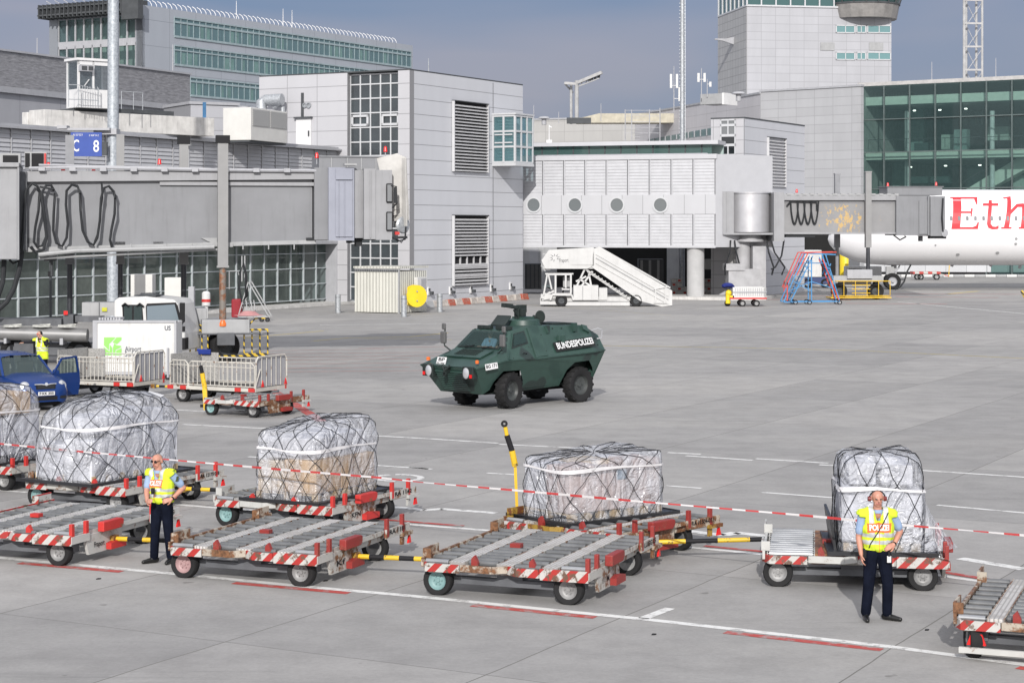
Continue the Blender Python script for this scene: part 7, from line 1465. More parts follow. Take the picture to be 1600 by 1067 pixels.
# ---------------- people: one continuous body each, clothes as children
SKIN = mat('skin', (.47, .26, .185), .5, var=.10, sc=6); SKINR = mat('skin_ruddy', (.50, .24, .17), .5, var=.1, sc=6)
SHIRT = mat('light_blue_shirt', (.28, .38, .55), .8, var=.08, sc=6, bmp=.6, bsc=9); TROU = mat('navy_trousers', (.007, .009, .018), .9, var=.3, sc=5, bmp=.7, bsc=9, spec=.06); SHOE = mat('black_shoe', (.012, .012, .012), .3)
HIV = mat('hi_vis_yellow', (.58, .72, .04), .7, var=.08, sc=6, bmp=.6, bsc=9); SILV = mat('reflective_silver', (.50, .52, .52), .4, .1); HIO = mat('hi_vis_orange', (.75, .16, .05), .7, var=.05); JACK = mat('dark_jacket', (.015, .015, .02), .8)
def human(name, label, loc, yaw, J, shirt=SHIRT, sleeve=True, skin=SKIN, vest=None, hair=None, voxel=.0075, extra=None, group=None, cat='person', legs=True):
    T = thing(name, label, cat, loc, yaw, group)
    caps = []   # (p0, r0, p1, r1, tag)
    def C(a, r0, b_, r1, tag_): caps.append((Vector(a), r0, Vector(b_), r1, tag_))
    hp, ch, nk, hd = [Vector(J[k]) for k in ('hip', 'chest', 'neck', 'head')]
    sd = Vector(J.get('side', (1, 0, 0)))                      # direction from his right to his left
    fw = Vector((sd.y, -sd.x, 0)).normalized()
    for s in (-1, 1):
        C(hp + sd * .075 * s, .115, hp + sd * .085 * s + Vector((0, 0, -.08)), .10, 'leg')
        C(hp + sd * .07 * s + Vector((0, 0, .06)), .108, ch + sd * .085 * s - fw * -.01, .125, 'torso'); C(ch + sd * .085 * s, .122, nk + sd * .11 * s + Vector((0, 0, -.07)), .078, 'torso')
    C(hp + fw * .05 + Vector((0, 0, .1)), .09, ch + fw * .03 + Vector((0, 0, -.02)), .105, 'torso')
    C(nk + Vector((0, 0, -.07)), .068, nk + (hd - nk) * .55, .056, 'skin')
    hf = Vector(J.get('face', fw)).normalized(); hs = Vector((-hf.y, hf.x, 0)).normalized(); hu = hs.cross(hf) * -1 if hs.cross(hf).z < 0 else hs.cross(hf)
    C(hd + hf * -.018 + hu * .03, .086, hd + hf * .005 + hu * .035, .083, 'skin'); C(hd + hf * .02 - hu * .03, .066, hd + hf * .035 - hu * .075, .040, 'skin'); C(hd + hf * .045 + hs * .02 - hu * .06, .032, hd + hf * .045 - hs * .02 - hu * .06, .032, 'skin')
    C(hd + hf * .088 + hu * .018, .010, hd + hf * .108 - hu * .014, .015, 'skin')                                     # nose
    C(hd + hf * .078 + hs * .022 - hu * .052, .011, hd + hf * .078 - hs * .022 - hu * .052, .011, 'lip'); C(hd + hf * .07 + hs * .035 + hu * .035, .012, hd + hf * .07 - hs * .035 + hu * .035, .012, 'skin')
    for s in (-1, 1): C(hd + hs * .083 * s - hf * .01 + hu * .025, .018, hd + hs * .088 * s - hf * .012 - hu * .015, .014, 'skin'); C(hd + hf * .078 + hs * .03 * s + hu * .012, .011, hd + hf * .080 + hs * .036 * s + hu * .012, .010, 'eye')
    for side_ in ('R', 'L'):
        sh, el, wr = [Vector(J[k + side_]) for k in ('sh', 'el', 'wr')]; d = (el - sh)
        C(nk + (sh - nk) * .45 + Vector((0, 0, -.03)), .072, sh, .070, 'torso' if sleeve else 'torso'); C(sh, .070, sh + d * .72, .066, 'sleeve'); C(sh + d * .6, .048, el, .043, 'skin' if sleeve else 'sleeve')
        C(el, .044, el + (wr - el) * .35, .044, 'skin' if sleeve else 'sleeve'); C(el + (wr - el) * .3, .044, wr, .029, 'skin' if sleeve else 'sleeve')
        # hand: palm, four unequal fingers with a bend, thumb off the side of the palm
        hdn = Vector(J['hd' + side_]).normalized(); hn = Vector(J['hn' + side_]).normalized(); ha_ = hdn.cross(hn).normalized(); hn = ha_.cross(hdn).normalized()
        for k in (-1, 0, 1): C(wr + ha_ * .012 * k, .019, wr + hdn * .085 + ha_ * .026 * k, .016, 'skin')
        for k, L_ in enumerate((.068, .078, .073, .056)):
            o_ = wr + hdn * .088 + ha_ * (.033 - k * .022); m_ = o_ + (hdn + hn * .25).normalized() * L_ * .5; e_ = m_ + (hdn * .75 + hn * .75).normalized() * L_ * .5
            C(o_, .0105, m_, .0098, 'skin'); C(m_, .0098, e_, .0082, 'skin')
        ts = J.get('th' + side_, 1); o_ = wr + hdn * .025 + ha_ * .030 * ts; m_ = o_ + (hdn * .7 + ha_ * ts * .7 + hn * .3).normalized() * .042; C(o_, .015, m_, .012, 'skin'); C(m_, .012, m_ + (hdn * .85 + ha_ * ts * .2 + hn * .5).normalized() * .032, .0095, 'skin')
        if legs:
            kn, an, to = [Vector(J[k + side_]) for k in ('kn', 'an', 'to')]; hj_ = hp + sd * (.09 if side_ == 'L' else -.09) + Vector((0, 0, -.05))
            C(hj_, .105, kn, .078, 'leg'); C(kn, .078, an + Vector((0, 0, .03)), .070, 'leg'); f = (to - an); f.z = 0; f.normalize()
            C(Vector((an.x, an.y, .05)) - f * .04, .048, Vector((an.x, an.y, .042)) + f * .10, .042, 'shoe'); C(Vector((an.x, an.y, .040)) + f * .10, .042, Vector((an.x, an.y, .032)) + f * .19, .032, 'shoe')
    b = MB()
    for a, r0, c_, r1, tg in caps:
        n = 10; d, u, w = b.frame((c_ - a) if (c_ - a).length > 1e-5 else Vector((0, 0, 1))); rings = []
        for k in range(4): an_ = -pi / 2 + (pi / 2) * k / 3; rings.append((a + d * sin(an_) * r0, cos(an_) * r0))
        for k in range(4): an_ = (pi / 2) * k / 3; rings.append((c_ + d * sin(an_) * r1, cos(an_) * r1))
        n0 = len(b.v)
        for q, rr in rings:
            for j in range(n): b.v.append(q + (u * cos(2 * pi * j / n) + w * sin(2 * pi * j / n)) * max(rr, 1e-4))
        for k in range(len(rings) - 1):
            for j in range(n): b.f.append([n0 + k * n + j, n0 + k * n + (j + 1) % n, n0 + (k + 1) * n + (j + 1) % n, n0 + (k + 1) * n + j]); b.m.append(0)
        b.f.append([n0 + j for j in range(n)][::-1]); b.m.append(0); b.f.append([n0 + (len(rings) - 1) * n + j for j in range(n)]); b.m.append(0)
    me = bpy.data.meshes.new('tmp'); me.from_pydata([tuple(v) for v in b.v], [], b.f); bm = bmesh.new(); bm.from_mesh(me); bmesh.ops.recalc_face_normals(bm, faces=bm.faces); bm.to_mesh(me); bm.free()
    o = bpy.data.objects.new('tmp', me); COL.objects.link(o); md = o.modifiers.new('r', 'REMESH'); md.mode = 'VOXEL'; md.voxel_size = voxel; md2 = o.modifiers.new('s', 'SMOOTH'); md2.factor = .5; md2.iterations = 3
    bpy.context.view_layer.update(); m2 = bpy.data.meshes.new_from_object(o.evaluated_get(bpy.context.evaluated_depsgraph_get())); bpy.data.objects.remove(o); bpy.data.meshes.remove(me)
    tags = {'skin': 0, 'torso': 1, 'sleeve': 1, 'leg': 2, 'shoe': 3, 'lip': 4, 'eye': 5}
    for m_ in (skin, shirt, TROU, SHOE, mat('lip', (.36, .13, .10), .5), mat('eye_dark', (.05, .035, .03), .3)): m2.materials.append(m_)
    fc = []; tors = []
    segs = [(a, c_ - a, max(1e-9, (c_ - a).length_squared), r0, r1, tg) for a, r0, c_, r1, tg in caps]
    for p in m2.polygons:
        q = p.center; best = 9; bt = 'skin'
        for a, d, l2, r0, r1, tg in segs:
            w = q - a; k = w.dot(d) / l2; k = 0 if k < 0 else 1 if k > 1 else k; dd_ = (w - d * k).length - (r0 + (r1 - r0) * k)
            if dd_ < best: best, bt = dd_, tg
        if bt == 'torso' and q.z < hp.z + .0: bt = 'leg'
        p.material_index = tags[bt]; p.use_smooth = True; fc.append(bt)
    m2.name = 'body'; bo = bpy.data.objects.new('body', m2); COL.objects.link(bo); bo.parent = T
    if vest:
        vm = {}; vs = []; fs = []; ms = []
        z0, z1 = hp.z + vest.get('z0', .0), nk.z + .02
        shR, shL = Vector(J['shR']), Vector(J['shL'])
        for p, tg in zip(m2.polygons, fc):
            q = p.center
            if tg not in ('torso', 'leg', 'sleeve') or q.z < z0 or q.z > z1 + .05: continue
            lat = abs((q - nk).dot(sd)); fr = (q - nk).dot(fw)
            if tg == 'sleeve' and (lat > .245 or q.z < shR.z - .02): continue
            if tg == 'leg' and q.z < z0: continue
            if fr > 0 and q.z > nk.z - .16 and lat < .035 + .25 * (q.z - (nk.z - .16)): continue     # V neck
            idx = []
            for vi in p.vertices:
                if vi not in vm: v = m2.vertices[vi]; vm[vi] = len(vs); vs.append(v.co + v.normal * (.016 + .006 * sin(v.co.z * 40 + v.co.x * 30)))
                idx.append(vm[vi])
            fs.append(idx); lx_ = (q - nk).dot(sd); zr_ = q.z - hp.z; m_ = 0
            if .12 < zr_ < .175 or .215 < zr_ < .265: m_ = 1
            if .075 < abs(lx_) < .125 and zr_ > .265: m_ = 1
            if vest.get('orange') and fr > 0 and .285 < zr_ < .40 and abs(lx_) < vest['orange']: m_ = 2
            if abs(lx_) < .006 and fr > 0: m_ = 2
            ms.append(m_)
        me = bpy.data.meshes.new('vest'); me.from_pydata([tuple(v) for v in vs], [], fs)
        for m_ in (HIV, SILV, HIO): me.materials.append(m_)
        me.polygons.foreach_set('material_index', ms); me.polygons.foreach_set('use_smooth', [True] * len(fs)); vo = bpy.data.objects.new('safety_vest', me); COL.objects.link(vo); vo.parent = T
        md = vo.modifiers.new('thick', 'SOLIDIFY'); md.thickness = .008; md.offset = 1
        if vest.get('text'):
            tree = BVHTree.FromPolygons([tuple(v) for v in vs], fs); zc_ = hp.z + .345; ct = Vector((nk.x, nk.y, zc_)) + fw * .5
            tb = text_mb(vest['text'], .105, plane_M(ct, sd, (0, 0, 1)), width=vest['orange'] * 1.75, bold=.004)
            bm = bmesh.new(); 
            vv = [bm.verts.new(v) for v in tb.v]
            for f in tb.f:
                try: bm.faces.new([vv[i] for i in f])
                except Exception: pass
            bmesh.ops.triangulate(bm, faces=bm.faces); bmesh.ops.subdivide_edges(bm, edges=[e for e in bm.edges if e.calc_length() > .02], cuts=3, use_grid_fill=False)
            for v in bm.verts:
                h = tree.ray_cast(v.co, -fw)
                if h[0] is not None: v.co = h[0] + fw * .014
            me = bpy.data.meshes.new('lettering'); bm.to_mesh(me); bm.free(); me.materials.append(WHITEC); to_ = bpy.data.objects.new('lettering', me); COL.objects.link(to_); to_.parent = vo
    fr_ = dict(T=T, hd=hd, hf=hf, hs=hs, hu=hu, fw=fw, sd=sd, nk=nk, hp=hp)
    # collar and belt
    b = MB(); b.lathe([(.072, 0), (.080, .0), (.070, .045), (.062, .045)], nk + Vector((0, 0, -.05)) + fw * .005, (0, 0, 1), 16); b.build('collar', shirt, T, smooth=True)
    return fr_
# officer on the right: ear defenders, one hand on the hip
pr0 = G(1371, 969)
k = pr0.y / FPX; xx = lambda px: (px - 1370) * k; zz = lambda py: CAMH - (py - HOR) * k
J = dict(hip=(0, 0, .95), chest=(.0, 0, 1.26), neck=(.0, .0, 1.535), head=(-.005, -.02, 1.675), face=(.03, -1, -.08), side=(1, 0, 0),
    shR=(-.20, .0, 1.455), elR=(-.255, .02, 1.15), wrR=(-.235, -.06, .92), hdR=(.1, -.15, -1), hnR=(.9, .0, .2), thR=1,
    shL=(.20, .0, 1.455), elL=(.325, .06, 1.22), wrL=(.215, -.06, 1.055), hdL=(-.75, -.45, -.25), hnL=(-.2, .9, -.3), thL=1,
    knR=(-.125, -.03, .50), anR=(-.155, .03, .08), toR=(-.17, -.2, .03), knL=(.135, -.03, .50), anL=(.14, .03, .08), toL=(.30, -.08, .03))
H = human('person', 'bald person in a yellow POLIZEI safety vest and red ear defenders, hand on hip', (pr0.x, pr0.y, 0), 0, J, skin=SKINR, vest=dict(orange=.155, text='POLIZEI', z0=.03))
T, hd, hf, hs, hu = H['T'], H['hd'], H['hf'], H['hs'], H['hu']
b = MB(); pts = [hd + (hs * cos(a) + hu * sin(a)) * .112 - hf * .01 for a in [pi * i / 12 for i in range(13)]]; b.tube(pts, .010, 6)
band = b.build('ear_defenders', BLACK, T, smooth=True)
for s in (-1, 1): b = MB(); b.lathe([(0, .0), (.036, .0), (.036, .02), (.030, .038), (0, .042)], hd + hs * .092 * s - hf * .01, hs * s, 14); b.build('ear_cup', mat('cup_red', (.16, .02, .02), .4), band, smooth=True)
b = MB(); b.tube([(.13, -.10, 1.50), (.06, -.155, 1.38), (-.02, -.165, 1.24), (-.12, -.14, 1.08), (-.14, -.13, 1.02)], .008, 5); b.build('shoulder_strap', BLACK, T)
b = MB(); b.box((.13, -.155, .87), (.055, .012, .09), 0); b.box((.13, -.16, .94), (.03, .02, .06), 1); b.build('id_badge', [WHITEC, BLACK], T)
b = MB(); b.box((-.185, -.02, .93), (.06, .10, .14), 0); b.build('belt_pouch', BLACK, T, bevel=.015)
b = MB(); b.lathe([(.031, -.012), (.034, -.01), (.034, .01), (.031, .012)], (.222, -.05, 1.065), (-.75, -.45, -.4), 12); b.build('wristwatch', BLACK, T)
# officer on the left: sunglasses, turned a little to his right
pl0 = G(253, 879); 
J = dict(hip=(0, 0, .95), chest=(-.01, .0, 1.25), neck=(-.045, .0, 1.50), head=(-.075, -.015, 1.635), face=(-.42, -.9, -.10), side=(.94, -.34, 0),
    shR=(-.20, .06, 1.43), elR=(-.235, -.06, 1.17), wrR=(-.20, -.21, 1.02), hdR=(.35, -.6, .12), hnR=(.7, .3, -.2), thR=-1,
    shL=(.165, -.05, 1.43), elL=(.345, .02, 1.21), wrL=(.18, -.12, 1.045), hdL=(-.8, -.35, -.2), hnL=(-.2, .9, -.3), thL=1,
    knR=(-.10, -.05, .49), anR=(-.125, .0, .08), toR=(-.32, -.14, .03), knL=(.115, -.05, .49), anL=(.145, -.02, .08), toL=(.10, -.25, .03))
H = human('person', 'person in sunglasses and yellow safety vest beside the white dolly, hand on hip', (pl0.x, pl0.y, 0), 0, J, vest=dict(orange=.13, text='POLIZEI', z0=.03), skin=SKINR)
T, hd, hf, hs, hu = H['T'], H['hd'], H['hf'], H['hs'], H['hu']
b = MB()
for s in (-1, 1): b.lathe([(0, .004), (.019, .003), (.024, -.004), (0, -.006)], hd + hf * .094 + hs * .030 * s + hu * .014, hf, 12)
b.bar(hd + hf * .094 - hs * .012 + hu * .02, hd + hf * .094 + hs * .012 + hu * .02, .006, .006)
for s in (-1, 1): b.bar(hd + hf * .09 + hs * .055 * s + hu * .02, hd - hf * .01 + hs * .084 * s + hu * .02, .006, .006)
b.build('sunglasses', BLACK, T)
b = MB(); b.lathe([(0, .10), (.03, .095), (.06, .07), (.082, .02), (.088, -.02), (.084, -.03)], hd - hf * .02 + hu * .02, hu - hf * .5, 16); b.build('short_hair', mat('grey_hair', (.34, .24, .19), .8), T, smooth=True)
b = MB(); b.box((-.10, -.24, 1.19), (.06, .04, .10), 0); b.cyl((-.10, -.26, 1.19), (-.10, -.28, 1.19), .025, n=10); b.build('radio_microphone', BLACK, T, bevel=.01)
b = MB(); p = Vector((.235, -.055, 1.37)); b.prism([(-.03, -.035), (0, -.045), (.03, -.035), (.03, .03), (0, .04), (-.03, .03)], p + Vector((.02, -.035, 0)), (.85, -.5, .3), (.2, .1, 1), (.01, -.012, 0)); b.build('sleeve_patch', mat('patch_dark', (.06, .07, .03), .6), T)
b = MB(); b.lathe([(.031, -.012), (.034, -.01), (.034, .01), (.031, .012)], (.195, -.11, 1.055), (-.75, -.45, -.4), 12); b.build('wristwatch', BLACK, T)
# worker on the telephone behind the car
pc0 = G(64, 612); pc0 = Vector(((64 - 800) * 67.5 / FPX, 67.5, 0))
J = dict(hip=(0.06, 0, .95), chest=(.03, 0, 1.26), neck=(-.01, .0, 1.52), head=(-.05, -.02, 1.65), face=(-.5, -.8, .0), side=(.95, -.3, 0),
    shR=(-.18, .03, 1.45), elR=(-.38, -.02, 1.38), wrR=(-.60, -.05, 1.36), hdR=(-1, 0, -.05), hnR=(0, -.2, -1), thR=1,
    shL=(.20, -.04, 1.44), elL=(.24, -.20, 1.27), wrL=(.07, -.12, 1.55), hdL=(-.3, .15, .8), hnL=(-.8, .4, 0), thL=1,
    knR=(-.05, 0, .5), anR=(-.08, 0, .08), toR=(-.1, -.2, .03), knL=(.15, 0, .5), anL=(.17, 0, .08), toL=(.2, -.2, .03))
H = human('person', 'dark haired person in dark jacket and yellow vest telephoning beside the blue car', pc0, 0, J, shirt=JACK, sleeve=False, vest=dict(z0=-.15), voxel=.011)
T, hd, hf, hs, hu = H['T'], H['hd'], H['hf'], H['hs'], H['hu']
b = MB(); b.lathe([(0, .115), (.04, .11), (.075, .08), (.095, .03), (.095, -.02), (.08, -.04)], hd - hf * .02 + hu * .01, hu - hf * .45, 16); b.build('hair', BLACK, T, smooth=True)
b = MB(); b.bar(hd + hs * .10 + hf * .03 - hu * .05, hd + hs * .105 - hf * .0 + hu * .06, .03, .05); b.build('telephone', BLACK, T)
b = MB(); b.bar(hd + hf * .095 - hs * .05 + hu * .018, hd + hf * .095 + hs * .05 + hu * .018, .012, .022); b.build('glasses', REDP, T)
# crew inside the armoured vehicle
AV = bpy.data.objects['armoured_vehicle']; MV = AV.matrix_basis
bpy.context.view_layer.update(); MV = AV.matrix_world.copy()
for i, (x, y, yw, lb) in enumerate(((.85, .5, .0, 'person in a pale blue shirt at the side window of the armoured vehicle'), (1.0, -.25, .0, 'person in a pale blue shirt behind the windscreen of the armoured vehicle'))):
    w_ = MV @ Vector((x, y, .62))
    J = dict(hip=(0, 0, .50), chest=(0, 0, .80), neck=(0, 0, 1.04), head=(0, -.02, 1.17), side=(1, 0, 0), shR=(-.2, 0, .97), elR=(-.24, -.15, .75), wrR=(-.12, -.38, .80), hdR=(.2, -.8, 0), hnR=(0, 0, -1), shL=(.2, 0, .97), elL=(.24, -.15, .75), wrL=(.12, -.38, .80), hdL=(-.2, -.8, 0), hnL=(0, 0, -1), knR=(-.12, -.35, .5), anR=(-.12, -.3, .1), toR=(-.12, -.5, .03), knL=(.12, -.35, .5), anL=(.12, -.3, .1), toL=(.12, -.5, .03))
    human('person', lb, (w_.x, w_.y, 1.0 if i else 1.02), AY + pi / 2, J, voxel=.016)
# ---------------- white hut with the yellow reel
HC = G(624, 490); T = thing('equipment_hut', 'cream corrugated metal hut with a yellow hose reel at the foot of the terminal block', 'hut', HC, YA); hh = 2.95
CM, t, bb, o = nodes('corrugated_cream'); v = coord(t); sx = N(t, 'ShaderNodeSeparateXYZ'); t.links.new(v, sx.inputs[0]); f = math_(t, 'FRACT', math_(t, 'MULTIPLY', math_(t, 'ADD', sx.outputs[0], sx.outputs[1]), 4.2)); k = math_(t, 'ABSOLUTE', math_(t, 'SUBTRACT', f, .5))
t.links.new(mixc(t, 1, (.58, .575, .52), ramp(t, noise(t, coord(t, (1, 1, .2)), 2, 4), [(.3, (.85, .85, .85)), (.7, (1, 1, 1))]), 'MULTIPLY'), bb.inputs[0]); bb.inputs['Roughness'].default_value = .5; bump(t, bb, k, .9, .1)
b = MB(); b.b2(-3.35, 0, 0, 3.3, .05, hh - .3, 0); b.b2(-3.4, .1, -.08, 3.4, hh - .12, hh, 0); b.build('wall', CM, T)
b = MB(); b.b2(-3.35, -.0, -.04, .02, hh - .34, hh - .12, 0); b.b2(-.08, .02, -.06, .04, 0, hh - .1, 0); b.build('gutter', GREYP, T)
b = MB()
for i in range(24): b.b2(-3.35 + i * .14, -3.27 + i * .14, -.10, -.02, hh - .30, hh - .2)
b.build('roof_rib', DGREY, T)
b = MB(); b.b2(.02, .3, 1.7, 2.9, 1.35, 2.25, 0); b.b2(.3, .33, 2.1, 2.75, 1.5, 2.15, 1); b.build('control_box', [WHITEP, LGREY], T, bevel=.03)
b = MB(); b.lathe([(0, .0), (.70, .0), (.70, .06), (0, .07)], (.62, 1.05, 1.08), (.8, -.55, 0), 28); b.lathe([(0, 0), (.7, 0), (.7, .05), (0, .06)], (.22, 1.35, 1.08), (.8, -.55, 0), 28); b.cyl((.22, 1.35, 1.08), (.62, 1.05, 1.08), .3, n=16); b.build('hose_reel', mat('reel_yellow', (.75, .56, .02), .45, var=.06), T, smooth=True, autos=35)
b = MB()
for dz in (-.3, .3): b.cyl((.70, .98, 1.08 + dz), (.74, .95, 1.08 + dz), .05, n=8)
b.build('reel_bolt', GREYP, T)
for i, (px, y0, y1, lb) in enumerate(((528, 489, 461, 'steel bollard left of the cream hut'), (631, 495, 463, 'steel bollard in front of the yellow hose reel'), (687, 487.5, 460, 'steel bollard right of the cream hut'))):
    p = G(px, y0); s_ = p.y / FPX; h = (y0 - y1) * s_; T = thing('bollard', lb, 'bollard', p, 0, 'steel bollards'); b = MB(); b.cyl((0, 0, 0), (0, 0, h), 4.4 * s_, n=18); b.cyl((0, 0, h), (0, 0, h + .04), 4.0 * s_, n=18); b.build('post', GALV, T, smooth=True, autos=40); b = MB(); b.cyl((0, 0, h * .86), (0, 0, h * .88), 4.5 * s_, n=18); b.build('ring', DGREY, T)
# red and white kerb blocks in a line at the wall foot
KR = worn('kerb_red', (.42, .10, .06), (.30, .22, .18), amt=.45); KW = worn('kerb_white', (.50, .46, .42), (.30, .24, .20), amt=.45)
cols_ = 'GWWRWRWWRWRWWR'; names = {'R': 'red', 'W': 'white', 'G': 'grey'}
for i, (px, py) in enumerate([(668 + i * 11.5, 480.5 - i * .95) for i in range(14)]):
    p = G(px, py); b = MB(); b.prism([(-.28, 0), (.28, 0), (.18, .3), (-.18, .3)], (0, 0, 0), (eA.x * .0 + dA.x * -eA.y * 0 + 0, 0, 0), (0, 0, 1), (0, 0, 0)) if 0 else b.box((0, 0, .22), (1.0, .55, .44), 0, taper=(.9, .6))
    o = b.build('kerb_block', KR if cols_[i] == 'R' else KW if cols_[i] == 'W' else GREYP, None, loc=(p.x, p.y, 0), bevel=.03); o.rotation_euler = (0, 0, Rd(61 + R.uniform(-6, 6)))
    tag(o, '%s concrete kerb block, %s from the left in the row at the wall foot' % (names[cols_[i]], ('first', 'second', 'third', 'fourth', 'fifth', 'sixth', 'seventh', 'eighth', 'ninth', 'tenth', 'eleventh', 'twelfth', 'thirteenth', 'fourteenth')[i]), 'kerb block', 'red and white kerb blocks')
# ---------------- baggage carts
CW = worn('cart_white', (.55, .53, .48), amt=.40, sc=6); SPK, t, bb, o = nodes('speckled_board'); v = coord(t); t.links.new(ramp(t, noise(t, v, 22, 4, .8), [(.35, (.16, .155, .15)), (.5, (.33, .325, .31)), (.7, (.42, .41, .40))]), bb.inputs[0]); bb.inputs['Roughness'].default_value = .85
BED = mat('cart_bed', (.09, .085, .08), .8, var=.2)
def cart(rf, yaw, lx, ly, label, cover=False):
    p = G(rf[0], rf[1], .45); t_ = Vector((cos(yaw), sin(yaw), 0)); n_ = Vector((-sin(yaw), cos(yaw), 0)); c = p - t_ * lx / 2 + n_ * ly / 2; X_, Y_ = lx / 2, ly / 2
    T = thing('baggage_cart', label, 'cart', (c.x, c.y, 0), yaw, 'mesh sided baggage carts'); z = .50
    b = MB(); b.b2(-X_, X_, -Y_ + .03, Y_ - .03, z - .05, z); b.build('bed', BED, T)
    b = MB(); 
    for a, c_ in (((-X_, -Y_), (X_, -Y_)), ((X_, -Y_), (X_, Y_)), ((X_, Y_), (-X_, Y_)), ((-X_, Y_), (-X_, -Y_))): b.bar((a[0], a[1], z - .03), (c_[0], c_[1], z - .03), .06, .11)
    b.build('edge_rail', CW, T)
    b = MB()
    for x, y in ((-X_ + .12, -Y_ - .01), (-X_ + .6, -Y_ - .01), (X_ - .6, -Y_ - .01), (X_ - .1, -Y_ - .01), (X_ + .01, Y_ - .12)): b.box((x, y, z - .03), (.22 if y < 0 else .06, .075, .115))
    b.build('red_marking', REDP, T)
    def railing(x0, x1, y, h, n, nm='side_rail'):
        b = MB(); b.tube([(x0, y, z), (x0, y, z + h - .1), (x0 + .1, y, z + h), (x1 - .1, y, z + h), (x1, y, z + h - .1), (x1, y, z)], .022, 6); b.tube([(x0, y, z + .06), (x1, y, z + .06)], .018, 5); b.tube([(x0, y, z + h - .14), (x1, y, z + h - .14)], .015, 5)
        for i in range(1, n): x = x0 + (x1 - x0) * i / n; b.cyl((x, y, z + .06), (x, y, z + h), .013, n=5)
        b.build(nm, CW, T)
    railing(-X_ + .75, X_ - .05, -Y_ + .06, .78, 15); railing(-X_ + .05, -X_ + .72, -Y_ + .05, .8, 5); railing(-X_ + .3, X_ - .05, Y_ - .06, .8, 16)
    b = MB(); b.b2(-X_ + .02, -X_ + .05, -Y_ + .1, Y_ - .1, z + .05, z + .98); b.b2(-X_ + .1, -X_ + .75, Y_ - .14, Y_ - .11, z + .05, z + .95); b.build('end_board', SPK, T)
    b = MB(); 
    b.b2(X_ - .05, X_ - .03, -Y_ + .1, Y_ - .05, z + .05, z + .92)
    b.build('end_panel', LGREY, T)
    b = MB(); b.tube([(X_, -Y_ + .05, z), (X_ + .02, -Y_ + .05, z + .85), (X_ + .02, -Y_ + .15, z + .97), (X_ + .02, Y_ - .15, z + .97), (X_ + .02, Y_ - .05, z + .85), (X_, Y_ - .02, z)], .025, 6)
    for i in range(1, 6): y = -Y_ + .1 + (2 * Y_ - .2) * i / 6; b.cyl((X_ + .01, y, z + .05), (X_ + .01, y, z + .96), .015, n=5)
    b.tube([(X_ + .0, -Y_, z), (X_ + .03, -Y_ + .25, z + .6)], .02, 5); b.build('end_gate', CW, T)
    b = MB()
    for y in (-Y_ + .3, Y_ - .2): b.prism([(0, 0), (.14, 0), (.07, .2)], (X_ + .03, y, z + .05), (0, 1, 0), (0, 0, 1), (.02, 0, 0))
    b.build('reflector', REDL, T)
    for x in (-X_ + .45, X_ - .75):
        for s in (-1, 1): wheel_parts(T, (x, s * (Y_ - .2), .235), (0, s, 0), .245, .15, RUB, HUBG, .6, n=22)
    b = MB(); b.b2(-X_ + .3, X_ - .5, -.12, .12, .28, .42); b.b2(-X_ + .35, -X_ + .55, -Y_ + .2, Y_ - .2, .2, .3); b.b2(X_ - .85, X_ - .65, -Y_ + .2, Y_ - .2, .2, .3); b.bar((X_ - .6, .1, .3), (X_ + .2, .1, .38), .1, .08); b.build('undercarriage', BRD, T)
    if cover: b = MB(); b.b2(-X_ - .02, -X_ + .5, Y_ - .25, Y_ - .16, z + .88, z + 1.05); b.b2(-X_ - .06, -X_ - .0, -Y_ + .3, Y_, z + .2, z + .9); b.build('blue_cover', mat('blue_tarpaulin', (.02, .04, .22), .6), T, bevel=.03)
    return T
c1_ = cart((208, 602), Rd(-24), 3.0, 1.75, 'baggage cart with white rail sides between the blue car and the box trailer')
c2_ = cart((398, 611), Rd(-27), 3.25, 1.75, 'baggage cart with speckled end board and blue cover, nearest the flat dolly', True)
drawbar(c1_, (1.6, .1, .36), (2.5, .35, .34))
d9 = dolly((405, 636), Rd(-30), 2.1, 2.4, 'small worn roller dolly standing empty in front of the baggage cart', DWR, hub2=HT, edge=DWC, wheelz=.22, boxm=DR, rails=False, zdeck=.47)
b = MB(); P2 = lambda px, py: W(px, py, d9.location.y - .2) - Vector((d9.location.x, d9.location.y, 0)); Mi = Matrix.Rotation(Rd(30), 3, 'Z')
b.bar(Mi @ P2(322, 640), Mi @ P2(320, 606), .16, .12, 0); b.cyl(Mi @ P2(320, 606), Mi @ P2(316, 583), .07, n=10, m=0); b.cyl(Mi @ P2(316, 583), Mi @ P2(313.5, 571), .055, n=10, m=1); b.bar(Mi @ P2(313, 634), Mi @ P2(326, 634), .06, .08, 1); b.build('drawbar', [YEL, BLACK], d9)
# little tug trailer under the rotunda
p = G(1165, 479); s_ = p.y / FPX; T = thing('utility_trailer', 'small white four wheeled trailer with a blue cloth heap beside the rotunda pedestal', 'trailer', (p.x, p.y, 0)); x_ = lambda px: (px - 1165) * s_; z_ = lambda py: CAMH - (py - HOR) * s_
b = MB(); b.b2(x_(1145), x_(1196), 0, 1.3, z_(465), z_(462)); b.b2(x_(1147), x_(1196), .0, .06, z_(462), z_(449)); b.b2(x_(1147), x_(1196), 1.24, 1.3, z_(462), z_(449)); b.b2(x_(1145), x_(1147), 0, 1.3, z_(465), z_(449)); b.b2(x_(1195), x_(1197), 0, 1.3, z_(465), z_(449)); b.build('tray', WHITEP, T)
b = MB()
for i in range(14): b.b2(x_(1149 + i * 3.4), x_(1150 + i * 3.4), -.05, 0, z_(462), z_(450))
b.b2(x_(1145), x_(1198), -.06, 0, z_(457), z_(455.5)); b.build('tray_rib', LGREY, T)
b = MB(); b.b2(x_(1140), x_(1198), -.05, 1.35, z_(467.5), z_(465)); b.build('red_rail', REDP, T)
